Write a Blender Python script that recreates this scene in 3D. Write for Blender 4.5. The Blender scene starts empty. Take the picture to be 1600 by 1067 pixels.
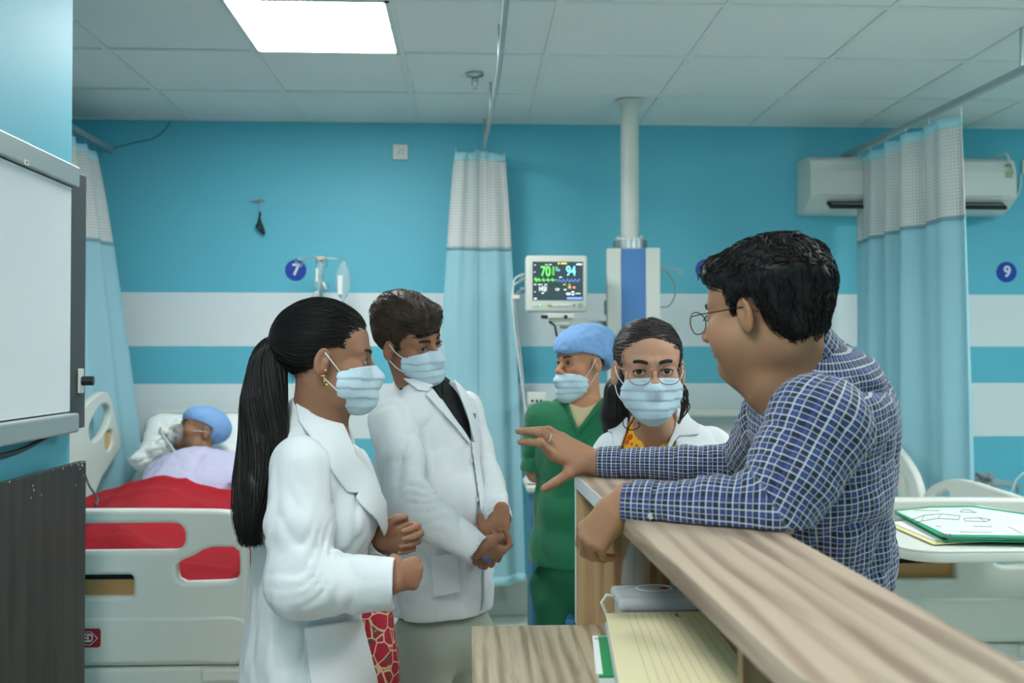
import bpy, bmesh, math, random
import numpy as np
from mathutils import Vector, Matrix
random.seed(7)
RNG = np.random.RandomState(11)
sc = bpy.context.scene
COL = sc.collection

# ------------------------------------------------------------------ camera, world, lights, exposure
CAMZ, YAW, PITCH, FPX = 1.38, math.radians(2.48), math.radians(0.90), 1500.0
cam_d = bpy.data.cameras.new('camera'); cam = bpy.data.objects.new('camera', cam_d); COL.objects.link(cam)
cam.location = (0, 0, CAMZ)
cam.rotation_euler = (math.radians(90) + PITCH, 0, -YAW)
cam_d.sensor_width = 36.0; cam_d.lens = 36.0 * FPX / 1600.0
cam_d.clip_start = 0.05; cam_d.clip_end = 60
cam_d.dof.use_dof = True; cam_d.dof.focus_distance = 2.15; cam_d.dof.aperture_fstop = 4.0
sc.camera = cam
sc.view_settings.view_transform = 'Standard'; sc.view_settings.look = 'None'
sc.view_settings.gamma = 1.0; sc.view_settings.use_curve_mapping = False
sc.view_settings.exposure = 0.0
try:
    sc.cycles.use_denoising = True
    sc.cycles.max_bounces = 8; sc.cycles.diffuse_bounces = 6; sc.cycles.transparent_max_bounces = 12
    sc.cycles.sample_clamp_indirect = 6.0
except Exception: pass
w = bpy.data.worlds.new('world'); sc.world = w; w.use_nodes = True
w.node_tree.nodes['Background'].inputs[0].default_value = (0.80, 0.92, 0.95, 1)
w.node_tree.nodes['Background'].inputs[1].default_value = 0.6
PANEL_STRENGTH = 33.0
PANELS = [(-0.585, 3.67), (-0.585, 0.67), (1.815, 1.87), (1.815, -1.73), (-0.585, -1.73), (3.015, 3.07)]

# ------------------------------------------------------------------ pixel -> world
_Rc = Matrix.Rotation(-YAW, 3, 'Z') @ Matrix.Rotation(math.radians(90) + PITCH, 3, 'X')
def ray(px, py):
    return _Rc @ Vector(((px - 800) / FPX, -(py - 533.5) / FPX, -1.0))
def at(px, py, Y):
    r = ray(px, py); t = Y / r.y
    return Vector((r.x * t, Y, CAMZ + r.z * t))
def onz(px, py, z):
    r = ray(px, py); t = (z - CAMZ) / r.z
    return Vector((r.x * t, r.y * t, z))
def onx(px, py, X):
    r = ray(px, py); t = X / r.x
    return Vector((X, r.y * t, CAMZ + r.z * t))
def srgb(r, g, b):
    f = lambda c: (c / 255 / 12.92) if c / 255 <= 0.04045 else ((c / 255 + 0.055) / 1.055) ** 2.4
    return (f(r), f(g), f(b), 1.0)

# ------------------------------------------------------------------ materials
MATS = {}
def mat(name, col, rough=0.6, metal=0.0, bump=0.0, bscale=60.0, trans=0.0, emit=None, estr=1.0, alpha=1.0,
        noise=0.0, nscale=5.0, sheen=0.0, sss=0.0, coat=0.0, stretch=None, ior=1.45, vcol=False):
    if name in MATS: return MATS[name]
    m = bpy.data.materials.new(name); m.use_nodes = True; MATS[name] = m
    nt = m.node_tree; b = nt.nodes['Principled BSDF']
    b.inputs['Base Color'].default_value = col; b.inputs['Roughness'].default_value = rough
    b.inputs['Metallic'].default_value = metal; b.inputs['IOR'].default_value = ior
    b.inputs['Transmission Weight'].default_value = trans; b.inputs['Alpha'].default_value = alpha
    b.inputs['Sheen Weight'].default_value = sheen; b.inputs['Coat Weight'].default_value = coat
    if sss:
        b.inputs['Subsurface Weight'].default_value = sss
        b.inputs['Subsurface Radius'].default_value = (1.0, 0.35, 0.2)
        b.inputs['Subsurface Scale'].default_value = 0.004
    if emit:
        b.inputs['Emission Color'].default_value = emit; b.inputs['Emission Strength'].default_value = estr
    tc = nt.nodes.new('ShaderNodeTexCoord'); mp = nt.nodes.new('ShaderNodeMapping')
    nt.links.new(tc.outputs['Object'], mp.inputs[0])
    if stretch: mp.inputs['Scale'].default_value = stretch
    src = None
    if vcol:
        a = nt.nodes.new('ShaderNodeAttribute'); a.attribute_name = 'col'; src = a.outputs['Color']
    if noise:
        n = nt.nodes.new('ShaderNodeTexNoise'); n.inputs['Scale'].default_value = nscale; n.inputs['Detail'].default_value = 6
        nt.links.new(mp.outputs[0], n.inputs['Vector'])
        mr = nt.nodes.new('ShaderNodeMapRange'); mr.inputs['To Min'].default_value = 1 - noise; mr.inputs['To Max'].default_value = 1 + noise
        nt.links.new(n.outputs['Fac'], mr.inputs['Value'])
        mx = nt.nodes.new('ShaderNodeVectorMath'); mx.operation = 'MULTIPLY'
        if src is None: mx.inputs[0].default_value = col[:3]
        else: nt.links.new(src, mx.inputs[0])
        nt.links.new(mr.outputs[0], mx.inputs[1]); src = mx.outputs[0]
    if src is not None: nt.links.new(src, b.inputs['Base Color'])
    if bump:
        n2 = nt.nodes.new('ShaderNodeTexNoise'); n2.inputs['Scale'].default_value = bscale; n2.inputs['Detail'].default_value = 4
        nt.links.new(mp.outputs[0], n2.inputs['Vector'])
        bp = nt.nodes.new('ShaderNodeBump'); bp.inputs['Strength'].default_value = bump; bp.inputs['Distance'].default_value = 0.01
        nt.links.new(n2.outputs['Fac'], bp.inputs['Height']); nt.links.new(bp.outputs[0], b.inputs['Normal'])
    return m
class NT:                                   # tiny node helper
    def __init__(s, m): s.nt = m.node_tree; s.b = s.nt.nodes['Principled BSDF']
    def n(s, t, **k):
        x = s.nt.nodes.new('ShaderNode' + t)
        for a, v in k.items(): setattr(x, a, v)
        return x
    def l(s, a, b): s.nt.links.new(a, b)
    def math(s, op, a, b=None, c=None):
        x = s.n('Math', operation=op)
        for i, v in enumerate((a, b, c)):
            if v is None: continue
            if isinstance(v, (int, float)): x.inputs[i].default_value = v
            else: s.l(v, x.inputs[i])
        return x.outputs[0]
    def mix(s, f, a, b):
        x = s.n('Mix', data_type='RGBA')
        for i, v in ((0, f), (6, a), (7, b)):
            if isinstance(v, (int, float)): x.inputs[i].default_value = v
            elif isinstance(v, tuple): x.inputs[i].default_value = v
            else: s.l(v, x.inputs[i])
        return x.outputs[2]

# ------------------------------------------------------------------ object helpers
def tag(o, label=None, cat=None, group=None, kind=None):
    if label: o['label'] = label
    if cat: o['category'] = cat
    if group: o['group'] = group
    if kind: o['kind'] = kind
    return o
def empty(name, loc=(0, 0, 0), rz=0.0, label=None, cat=None, group=None):
    o = bpy.data.objects.new(name, None); COL.objects.link(o); o.location = loc; o.rotation_euler = (0, 0, rz)
    o.empty_display_size = 0.05
    return tag(o, label, cat, group)
def link(name, me, m=None, parent=None, smooth=None, world=True):
    o = bpy.data.objects.new(name, me); COL.objects.link(o)
    if m is not None and len(me.materials) == 0: me.materials.append(m)
    if smooth is not None:
        me.polygons.foreach_set('use_smooth', [smooth] * len(me.polygons))
    if parent is not None:
        o.parent = parent
        if world:                            # geometry given in world coordinates
            o.matrix_parent_inverse = WM(parent).inverted()
    return o
def WM(o):
    m = Matrix.LocRotScale(o.location, o.rotation_euler, o.scale)
    if o.parent: m = WM(o.parent) @ o.matrix_parent_inverse @ m
    return m
class MB:
    """collects shapes in a bmesh; build() links them as one mesh object"""
    def __init__(s): s.bm = bmesh.new()
    def box(s, c, h, R=None, bev=0.0, seg=2):
        r = bmesh.ops.create_cube(s.bm, size=2.0)
        M = Matrix.Translation(Vector(c)) @ (R.to_4x4() if R else Matrix.Identity(4)) @ Matrix.Diagonal((h[0], h[1], h[2], 1))
        bmesh.ops.transform(s.bm, matrix=M, verts=r['verts'])
        if bev > 0:
            es = set()
            for v in r['verts']: es.update(v.link_edges)
            bmesh.ops.bevel(s.bm, geom=list(es), offset=bev, segments=seg, profile=0.5, affect='EDGES')
        return s
    def cyl(s, a, b, r1, r2=None, n=20, caps=True):
        a = Vector(a); b = Vector(b); r2 = r1 if r2 is None else r2
        d = (b - a); L = d.length
        r = bmesh.ops.create_cone(s.bm, cap_ends=caps, segments=n, radius1=r1, radius2=r2, depth=L)
        R = d.to_track_quat('Z', 'Y').to_matrix().to_4x4()
        bmesh.ops.transform(s.bm, matrix=Matrix.Translation((a + b) / 2) @ R, verts=r['verts'])
        return s
    def sph(s, c, r, n=16, R=None):
        q = bmesh.ops.create_uvsphere(s.bm, u_segments=n, v_segments=max(6, n // 2), radius=1.0)
        rr = (r, r, r) if isinstance(r, (int, float)) else r
        M = Matrix.Translation(Vector(c)) @ (R.to_4x4() if R else Matrix.Identity(4)) @ Matrix.Diagonal((rr[0], rr[1], rr[2], 1))
        bmesh.ops.transform(s.bm, matrix=M, verts=q['verts'])
        return s
    def tube(s, pts, r, n=8, closed=False, caps=True):
        pts = [Vector(p) for p in pts]; N = len(pts)
        rr = r if hasattr(r, '__len__') else [r] * N
        up = Vector((0, 0, 1)); rings = []
        t0 = (pts[1] - pts[0]).normalized()
        if abs(t0.dot(up)) > 0.95: up = Vector((0, 1, 0))
        u = t0.cross(up).normalized()
        for i, p in enumerate(pts):
            if closed: t = (pts[(i + 1) % N] - pts[i - 1]).normalized()
            else: t = (pts[min(i + 1, N - 1)] - pts[max(i - 1, 0)]).normalized()
            u = (u - t * u.dot(t)).normalized(); v = t.cross(u)
            rings.append([s.bm.verts.new(p + (u * math.cos(6.28318 * k / n) + v * math.sin(6.28318 * k / n)) * rr[i]) for k in range(n)])
        for i in range(N if closed else N - 1):
            A, B = rings[i], rings[(i + 1) % N]
            for k in range(n): s.bm.faces.new((A[k], A[(k + 1) % n], B[(k + 1) % n], B[k]))
        if caps and not closed:
            s.bm.faces.new(rings[0][::-1]); s.bm.faces.new(rings[-1])
        return s
    def poly(s, pts):
        s.bm.faces.new([s.bm.verts.new(Vector(p)) for p in pts]); return s
    def grid(s, f, nu, nv):
        V = [[s.bm.verts.new(Vector(f(i / nu, j / nv))) for j in range(nv + 1)] for i in range(nu + 1)]
        for i in range(nu):
            for j in range(nv): s.bm.faces.new((V[i][j], V[i + 1][j], V[i + 1][j + 1], V[i][j + 1]))
        return s
    def lathe(s, prof, c=(0, 0, 0), n=24, R=None):
        c = Vector(c); R = R or Matrix.Identity(3); rings = []
        for r, z in prof:
            rings.append([s.bm.verts.new(c + R @ Vector((r * math.cos(6.28318 * k / n), r * math.sin(6.28318 * k / n), z))) for k in range(n)])
        for A, B in zip(rings, rings[1:]):
            for k in range(n): s.bm.faces.new((A[k], A[(k + 1) % n], B[(k + 1) % n], B[k]))
        return s
    def build(s, name, m, parent=None, smooth=False, auto=None, fix=True):
        if fix: bmesh.ops.recalc_face_normals(s.bm, faces=s.bm.faces)
        me = bpy.data.meshes.new(name); s.bm.to_mesh(me); s.bm.free()
        if smooth or auto:
            me.polygons.foreach_set('use_smooth', [True] * len(me.polygons))
            if auto:
                try: me.set_sharp_from_angle(angle=math.radians(auto))
                except Exception: pass
        return link(name, me, m, parent)
def rrect(x0, z0, x1, z1, r, n=6):
    pts = []
    rs = r if hasattr(r, '__len__') else (r,) * 4            # bl, br, tr, tl
    for (cx, cz, a0, q) in ((x0, z0, 180, rs[0]), (x1, z0, 270, rs[1]), (x1, z1, 0, rs[2]), (x0, z1, 90, rs[3])):
        sx = 1 if cx == x0 else -1; sz = 1 if cz == z0 else -1
        for k in range(n + 1):
            a = math.radians(a0 + 90 * k / n)
            pts.append((cx + sx * q + q * math.cos(a), cz + sz * q + q * math.sin(a)))
    return pts
def smoothpoly(pts, n=6):
    """closed Catmull-Rom through pts"""
    out = []; N = len(pts)
    for i in range(N):
        p0, p1, p2, p3 = (np.array(pts[(i + k) % N], float) for k in (-1, 0, 1, 2))
        for j in range(n):
            t = j / n
            out.append(tuple(0.5 * ((2 * p1) + (-p0 + p2) * t + (2 * p0 - 5 * p1 + 4 * p2 - p3) * t * t + (-p0 + 3 * p1 - 3 * p2 + p3) * t ** 3)))
    return out
def crv(pts, n=8):
    """open Catmull-Rom through 3-D pts"""
    P = [np.array(p, float) for p in pts]; P = [2 * P[0] - P[1]] + P + [2 * P[-1] - P[-2]]; out = []
    for i in range(1, len(P) - 2):
        p0, p1, p2, p3 = P[i - 1:i + 3]
        for j in range(n):
            t = j / n
            out.append(Vector(0.5 * ((2 * p1) + (-p0 + p2) * t + (2 * p0 - 5 * p1 + 4 * p2 - p3) * t * t + (-p0 + 3 * p1 - 3 * p2 + p3) * t ** 3)))
    out.append(Vector(P[-2])); return out
def plate(name, loops, th, m, parent=None, M=None, bev=0.0, smooth=True):
    """flat plate with holes: loops in 2-D (first outline, rest holes), thickness th, placed by matrix M (world)"""
    cu = bpy.data.curves.new(name, 'CURVE'); cu.dimensions = '2D'; cu.fill_mode = 'BOTH'
    cu.extrude = max(th / 2 - bev, 0.0001); cu.bevel_depth = bev; cu.bevel_resolution = 2; cu.offset = -bev
    for lp in loops:
        sp = cu.splines.new('POLY'); sp.points.add(len(lp) - 1); sp.use_cyclic_u = True
        for q, (x, y) in zip(sp.points, lp): q.co = (x, y, 0, 1)
    tmp = bpy.data.objects.new('tmp', cu); COL.objects.link(tmp)
    dg = bpy.context.evaluated_depsgraph_get()
    me = bpy.data.meshes.new_from_object(tmp.evaluated_get(dg)); me.name = name
    bpy.data.objects.remove(tmp); bpy.data.curves.remove(cu)
    if M is not None: me.transform(M)
    me.materials.clear()
    me.polygons.foreach_set('use_smooth', [smooth] * len(me.polygons))
    try: me.set_sharp_from_angle(angle=math.radians(50))
    except Exception: pass
    return link(name, me, m, parent)
def frameM(o, x, y):
    x = Vector(x).normalized(); y = Vector(y); y = (y - x * x.dot(y)).normalized(); z = x.cross(y)
    return Matrix(((x.x, y.x, z.x, o[0]), (x.y, y.y, z.y, o[1]), (x.z, y.z, z.z, o[2]), (0, 0, 0, 1)))
def text(name, body, size, M, m, parent=None, ext=0.0008, align='CENTER', sx=1.0, bold=0.0):
    cu = bpy.data.curves.new(name, 'FONT'); cu.body = body; cu.size = size; cu.extrude = ext
    cu.align_x = align; cu.align_y = 'CENTER'; cu.offset = bold
    tmp = bpy.data.objects.new('tmp', cu); COL.objects.link(tmp)
    dg = bpy.context.evaluated_depsgraph_get()
    me = bpy.data.meshes.new_from_object(tmp.evaluated_get(dg)); me.name = name
    bpy.data.objects.remove(tmp); bpy.data.curves.remove(cu)
    me.transform(M @ Matrix.Diagonal((sx, 1, 1, 1))); me.materials.clear()
    return link(name, me, m, parent)

# ------------------------------------------------------------------ signed distance modelling
_LAT = RNG.rand(32, 32, 32).astype(np.float32)
def vnoise(P):
    """value noise, 0..1, of points already scaled"""
    Q = np.floor(P).astype(np.int32); F = (P - Q).astype(np.float32); F = F * F * (3 - 2 * F)
    Q &= 31; Q1 = (Q + 1) & 31
    x0, y0, z0 = Q.T; x1, y1, z1 = Q1.T; fx, fy, fz = F.T
    a = _LAT[x0, y0, z0] * (1 - fx) + _LAT[x1, y0, z0] * fx
    b = _LAT[x0, y1, z0] * (1 - fx) + _LAT[x1, y1, z0] * fx
    c = _LAT[x0, y0, z1] * (1 - fx) + _LAT[x1, y0, z1] * fx
    d = _LAT[x0, y1, z1] * (1 - fx) + _LAT[x1, y1, z1] * fx
    a = a * (1 - fy) + b * fy; c = c * (1 - fy) + d * fy
    return a * (1 - fz) + c * fz
def ridge(P): return 1 - np.abs(2 * vnoise(P) - 1)
def smin(a, b, k):
    if k <= 0: return np.minimum(a, b)
    h = np.maximum(k - np.abs(a - b), 0) / k
    return np.minimum(a, b) - h * h * k * 0.25
V3 = lambda v: np.array(v, np.float32)
class F:
    def __init__(s, M=None): s.ops = []; s.M = M; s.lo = []; s.hi = []
    def frame(s, M): s.M = M; return s
    def _p(s, p): return V3(s.M @ Vector(p)) if s.M is not None else V3(p)
    def _sc(s): return s.M.to_scale()[0] if s.M is not None else 1.0
    def _add(s, fn, op, k, lo, hi):
        s.ops.append((fn, op, k, lo - k - 0.045, hi + k + 0.045))
        if op == 'u': s.lo.append(lo); s.hi.append(hi)
        return s
    def cap(s, a, b, r1, r2=None, k=0.01, op='u', flat=None):
        a, b = s._p(a), s._p(b); q = s._sc(); r1 = r1 * q; r2 = r1 if r2 is None else r2 * q
        ba = b - a; L2 = max(float(ba @ ba), 1e-9)
        if flat is not None:
            n = Vector(flat[0])
            if s.M is not None: n = s.M.to_3x3() @ n
            n = V3(n.normalized()); sq = flat[1]
        def fn(P):
            D = P - a
            if flat is not None: D = D + np.outer(D @ n, n) * (1 / sq - 1)
            bb = ba if flat is None else ba + (ba @ n) * n * (1 / sq - 1)
            h = np.clip((D @ bb) / max(float(bb @ bb), 1e-9), 0, 1)
            e = D - h[:, None] * bb
            d = np.sqrt((e * e).sum(1)) - (r1 + (r2 - r1) * h)
            return d * (min(1.0, sq) if flat is not None else 1.0)
        R = max(r1, r2) * (max(1.0, flat[1]) if flat is not None else 1.0)
        return s._add(fn, op, k, np.minimum(a, b) - R, np.maximum(a, b) + R)
    def ell(s, c, r, R=None, k=0.01, op='u'):
        c = s._p(c); q = s._sc(); r = V3(r if hasattr(r, '__len__') else (r, r, r)) * q
        A = np.eye(3, dtype=np.float32) if R is None else np.array(R.to_3x3() if hasattr(R, 'to_3x3') else R, np.float32)
        if s.M is not None: A = np.array(s.M.to_3x3().normalized(), np.float32) @ A
        def fn(P):
            D = (P - c) @ A
            k0 = np.sqrt(((D / r) ** 2).sum(1)); k1 = np.sqrt(((D / (r * r)) ** 2).sum(1))
            return k0 * (k0 - 1) / np.maximum(k1, 1e-6)
        e = np.abs(A) @ r
        return s._add(fn, op, k, c - e, c + e)
    def box(s, c, h, R=None, r=0.0, k=0.0, op='u'):
        c = s._p(c); q = s._sc(); h = V3(h) * q - r
        A = np.eye(3, dtype=np.float32) if R is None else np.array(R.to_3x3() if hasattr(R, 'to_3x3') else R, np.float32)
        if s.M is not None: A = np.array(s.M.to_3x3().normalized(), np.float32) @ A
        def fn(P):
            D = np.abs((P - c) @ A) - h
            return np.sqrt((np.maximum(D, 0) ** 2).sum(1)) + np.minimum(D.max(1), 0) - r
        e = np.abs(A) @ (h + r)
        return s._add(fn, op, k, c - e, c + e)
    def fn(s, f, op='disp', k=0.0, lo=None, hi=None):
        big = 1e3
        lo = V3((-big,) * 3) if lo is None else V3(lo); hi = V3((big,) * 3) if hi is None else V3(hi)
        s.ops.append((f, op, k, lo, hi))
        if op == 'u': s.lo.append(lo); s.hi.append(hi)
        return s
    def chain(s, pts, rs, k=0.01, flat=None):
        for i in range(len(pts) - 1): s.cap(pts[i], pts[i + 1], rs[i], rs[i + 1], k=k, flat=flat)
        return s
    def __call__(s, P):
        d = np.full(len(P), 1.0, np.float32)
        for fn, op, k, lo, hi in s.ops:
            if op in ('disp', 'i') and lo[0] < -900:
                v = fn(P)
                d = d + v if op == 'disp' else np.maximum(d, v)
                continue
            m = ((P >= lo) & (P <= hi)).all(1)
            if not m.any(): continue
            v = fn(P[m]); c = d[m]
            if op == 'u': d[m] = smin(c, v, k)
            elif op == 's': d[m] = -smin(-c, v, k)
            elif op == 'disp': d[m] = c + v
            elif op == 'i': d[m] = np.maximum(c, v)
        return d
    def bounds(s): return np.min(s.lo, 0), np.max(s.hi, 0)
def mesh_sdf(f, vox, lo=None, hi=None, pad=0.012, thr=None, keep=None):
    """surface nets on a block-sparse grid -> verts, quads"""
    if lo is None: lo, hi = f.bounds()
    lo = V3(lo) - pad; hi = V3(hi) + pad; B = 8
    nb = np.ceil((hi - lo) / (vox * B)).astype(int); nb = np.maximum(nb, 1)
    ax = [lo[i] + (np.arange(nb[i]) + 0.5) * vox * B for i in range(3)]
    C = np.stack(np.meshgrid(*ax, indexing='ij'), -1).reshape(-1, 3).astype(np.float32)
    dc = f(C)
    T = thr or vox * B * 0.87 * 1.25 + 0.004
    act = np.abs(dc) < T
    D = np.repeat(np.repeat(np.repeat(dc.reshape(nb), B, 0), B, 1), B, 2)
    D = np.where(D < 0, -1.0, 1.0).astype(np.float32)
    bi = np.argwhere(act.reshape(nb))
    o = np.stack(np.meshgrid(*[np.arange(B)] * 3, indexing='ij'), -1).reshape(-1, 3)
    for st in range(0, len(bi), 600):
        I = (bi[st:st + 600, None, :] * B + o[None]).reshape(-1, 3)
        P = (lo + I * vox).astype(np.float32)
        D[I[:, 0], I[:, 1], I[:, 2]] = f(P)
    S = D < 0
    n = np.zeros(np.array(D.shape) - 1, np.uint8)
    cs = [(a, b, c) for a in (0, 1) for b in (0, 1) for c in (0, 1)]
    sh = n.shape
    for a, b, c in cs: n += S[a:a + sh[0], b:b + sh[1], c:c + sh[2]]
    A = np.argwhere((n > 0) & (n < 8))
    idx = -np.ones(sh, np.int32); idx[A[:, 0], A[:, 1], A[:, 2]] = np.arange(len(A))
    V = np.stack([D[A[:, 0] + a, A[:, 1] + b, A[:, 2] + c] for a, b, c in cs], 1)
    acc = np.zeros((len(A), 3), np.float32); cnt = np.zeros(len(A), np.float32)
    for i, ci in enumerate(cs):
        for j, cj in enumerate(cs):
            if j > i and sum(abs(p - q) for p, q in zip(ci, cj)) == 1:
                m = (V[:, i] < 0) != (V[:, j] < 0)
                t = np.where(m, V[:, i] / np.where(m, V[:, i] - V[:, j], 1), 0)
                p = V3(ci) + t[:, None] * (V3(cj) - V3(ci))
                acc += np.where(m[:, None], p, 0); cnt += m
    X = lo + (A + acc / np.maximum(cnt, 1)[:, None]) * vox
    Q = []
    for axis in range(3):
        u, v = (axis + 1) % 3, (axis + 2) % 3
        s0 = [slice(None)] * 3; s1 = [slice(None)] * 3; s0[axis] = slice(0, -1); s1[axis] = slice(1, None)
        E = np.argwhere(S[tuple(s0)] != S[tuple(s1)])
        ok = (E[:, u] > 0) & (E[:, v] > 0) & (E[:, u] < sh[u]) & (E[:, v] < sh[v]); E = E[ok]
        eu = np.zeros(3, int); eu[u] = 1; ev = np.zeros(3, int); ev[v] = 1
        q = [idx[tuple((E - x).T)] for x in (eu + ev, ev, 0 * eu, eu)]
        q = np.stack(q, 1); neg = S[tuple(E.T)]
        q = np.where(neg[:, None], q, q[:, ::-1]); Q.append(q[(q >= 0).all(1)])
    Q = np.concatenate(Q)
    if keep is not None:
        mk = keep(X); m = mk[Q].all(1); Q = Q[m]
    return X, Q
def relax(X, Q, it=1, lam=0.5):
    for _ in range(it):
        a = np.zeros_like(X); c = np.zeros(len(X), np.float32)
        for i in range(4):
            p, q = Q[:, i], Q[:, (i + 1) % 4]
            np.add.at(a, p, X[q]); np.add.at(c, p, 1); np.add.at(a, q, X[p]); np.add.at(c, q, 1)
        X = X + lam * (a / np.maximum(c, 1)[:, None] - X) * (c > 0)[:, None]
    return X.astype(np.float32)
def raw_mesh(name, X, Q, m, parent=None, cols=None, vecs=None, smooth=True, extra=None):
    me = bpy.data.meshes.new(name)
    used = np.unique(Q); rm = -np.ones(len(X), int); rm[used] = np.arange(len(used)); X = X[used]; Q = rm[Q]
    if extra is not None:                     # further quads/tris appended: (X2, Q2)
        Q = np.concatenate([Q, extra[1] + len(X)]); X = np.concatenate([X, extra[0]])
    me.vertices.add(len(X)); me.vertices.foreach_set('co', X.astype(np.float32).ravel())
    me.loops.add(Q.size); me.loops.foreach_set('vertex_index', Q.astype(np.int32).ravel())
    me.polygons.add(len(Q)); me.polygons.foreach_set('loop_start', np.arange(0, Q.size, Q.shape[1], dtype=np.int32))
    me.polygons.foreach_set('use_smooth', [smooth] * len(Q))
    me.update(calc_edges=True); me.validate()
    if cols is not None:
        c = cols(X); at_ = me.color_attributes.new('col', 'FLOAT_COLOR', 'POINT')
        at_.data.foreach_set('color', np.concatenate([c, np.ones((len(c), 1))], 1).astype(np.float32).ravel())
    if vecs is not None:
        for nm, fnc in vecs.items():
            a_ = me.attributes.new(nm, 'FLOAT_VECTOR', 'POINT'); a_.data.foreach_set('vector', fnc(X).astype(np.float32).ravel())
    return link(name, me, m, parent)
TRI = [0]; LOG = []
def sdf_obj(name, f, vox, m, parent=None, lo=None, hi=None, cols=None, vecs=None, it=1, thr=None, extra=None):
    X, Q = mesh_sdf(f, vox, lo, hi, thr=thr)
    if len(Q) == 0: print('EMPTY', name); return None
    X = relax(X, Q, it); TRI[0] += 2 * len(Q); LOG.append((name, 2 * len(Q)))
    return raw_mesh(name, X, Q, m, parent, cols, vecs, extra=extra)
def seg2(P, poly):
    """2-D signed distance to polygon, P (n,2)"""
    V = np.array(poly, np.float32); N = len(V); d = np.full(len(P), 1e9, np.float32); ins = np.zeros(len(P), bool)
    for i in range(N):
        a = V[i]; b = V[i - 1]; e = b - a; w_ = P - a
        h = np.clip((w_ @ e) / max(float(e @ e), 1e-12), 0, 1); q = w_ - h[:, None] * e
        d = np.minimum(d, (q * q).sum(1))
        c = ((a[1] > P[:, 1]) != (b[1] > P[:, 1]))
        with np.errstate(divide='ignore', invalid='ignore'):
            xi = a[0] + (P[:, 1] - a[1]) * (b[0] - a[0]) / (b[1] - a[1] if b[1] != a[1] else 1e-9)
        ins ^= c & (P[:, 0] < xi)
    d = np.sqrt(d); return np.where(ins, -d, d)
# ================================================================== materials of the place
TEAL = srgb(100, 188, 208); PALE = srgb(224, 231, 232)
M_white = mat('white_plastic', srgb(214, 216, 208), 0.38)
M_bed = mat('bed_plastic', srgb(208, 212, 204), 0.42, noise=0.03, nscale=3)
M_grey = mat('grey_plastic', srgb(150, 160, 160), 0.5)
M_steel = mat('steel', srgb(190, 195, 195), 0.28, metal=0.9)
M_alu = mat('aluminium', srgb(178, 186, 186), 0.4, metal=0.55)
M_black = mat('black_plastic', srgb(28, 30, 32), 0.45)
M_darkgrey = mat('dark_grey_plastic', srgb(66, 70, 72), 0.5)
M_clear = mat('clear_plastic', (0.80, 0.84, 0.85, 1), 0.06, trans=0.75, ior=1.3, alpha=0.5)
M_cream = mat('cream_laminate', srgb(206, 176, 124), 0.5)
M_tan = mat('tan_board', srgb(176, 132, 84), 0.6, noise=0.08, nscale=8)
M_sheet = mat('bed_linen', srgb(226, 230, 228), 0.85, bump=0.5, bscale=9, sheen=0.2)
M_red = mat('red_blanket', srgb(164, 22, 36), 0.95, bump=0.7, bscale=180, noise=0.12, nscale=14)
M_tile = mat('ceiling_tile', srgb(226, 231, 228), 0.9, noise=0.03, nscale=2.0, bump=0.15, bscale=120)
M_tbar = mat('ceiling_bar', srgb(222, 227, 224), 0.6)
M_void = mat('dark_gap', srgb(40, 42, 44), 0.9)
M_blue = mat('pendant_blue', srgb(80, 130, 188), 0.4)
M_cable = mat('grey_cable', srgb(196, 204, 204), 0.5)
M_paper = mat('paper', srgb(224, 230, 226), 0.8)
M_floor = mat('floor_tile', srgb(214, 216, 206), 0.35, noise=0.05, nscale=4)
M_skirt = mat('skirting_tile', srgb(190, 196, 184), 0.4)

def wall_mat(name, stripes, base=TEAL, pale=PALE):
    m = mat(name, base, 0.55); t = NT(m)
    tc = t.n('TexCoord'); sp = t.n('SeparateXYZ'); t.l(tc.outputs['Object'], sp.inputs[0]); z = sp.outputs['Z']
    f = None
    for a, b in stripes:
        g = t.math('MULTIPLY', t.math('GREATER_THAN', z, a), t.math('LESS_THAN', z, b))
        f = g if f is None else t.math('MAXIMUM', f, g)
    no = t.n('TexNoise'); no.inputs['Scale'].default_value = 1.6; no.inputs['Detail'].default_value = 5
    t.l(tc.outputs['Object'], no.inputs['Vector'])
    c = t.mix(f, base, pale) if f is not None else None
    mr = t.n('MapRange'); mr.inputs['To Min'].default_value = 0.95; mr.inputs['To Max'].default_value = 1.05
    t.l(no.outputs['Fac'], mr.inputs['Value'])
    v = t.n('VectorMath', operation='MULTIPLY')
    if c is None: v.inputs[0].default_value = base[:3]
    else: t.l(c, v.inputs[0])
    t.l(mr.outputs[0], v.inputs[1]); t.l(v.outputs[0], t.b.inputs['Base Color'])
    n2 = t.n('TexNoise'); n2.inputs['Scale'].default_value = 45; n2.inputs['Detail'].default_value = 3
    t.l(tc.outputs['Object'], n2.inputs['Vector'])
    bp = t.n('Bump'); bp.inputs['Strength'].default_value = 0.12; bp.inputs['Distance'].default_value = 0.004
    t.l(n2.outputs['Fac'], bp.inputs['Height']); t.l(bp.outputs[0], t.b.inputs['Normal'])
    return m
M_wall = wall_mat('striped_wall_paint', [(1.435, 1.719), (0.945, 1.236)])
M_wallplain = wall_mat('teal_wall_paint', [])
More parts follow.
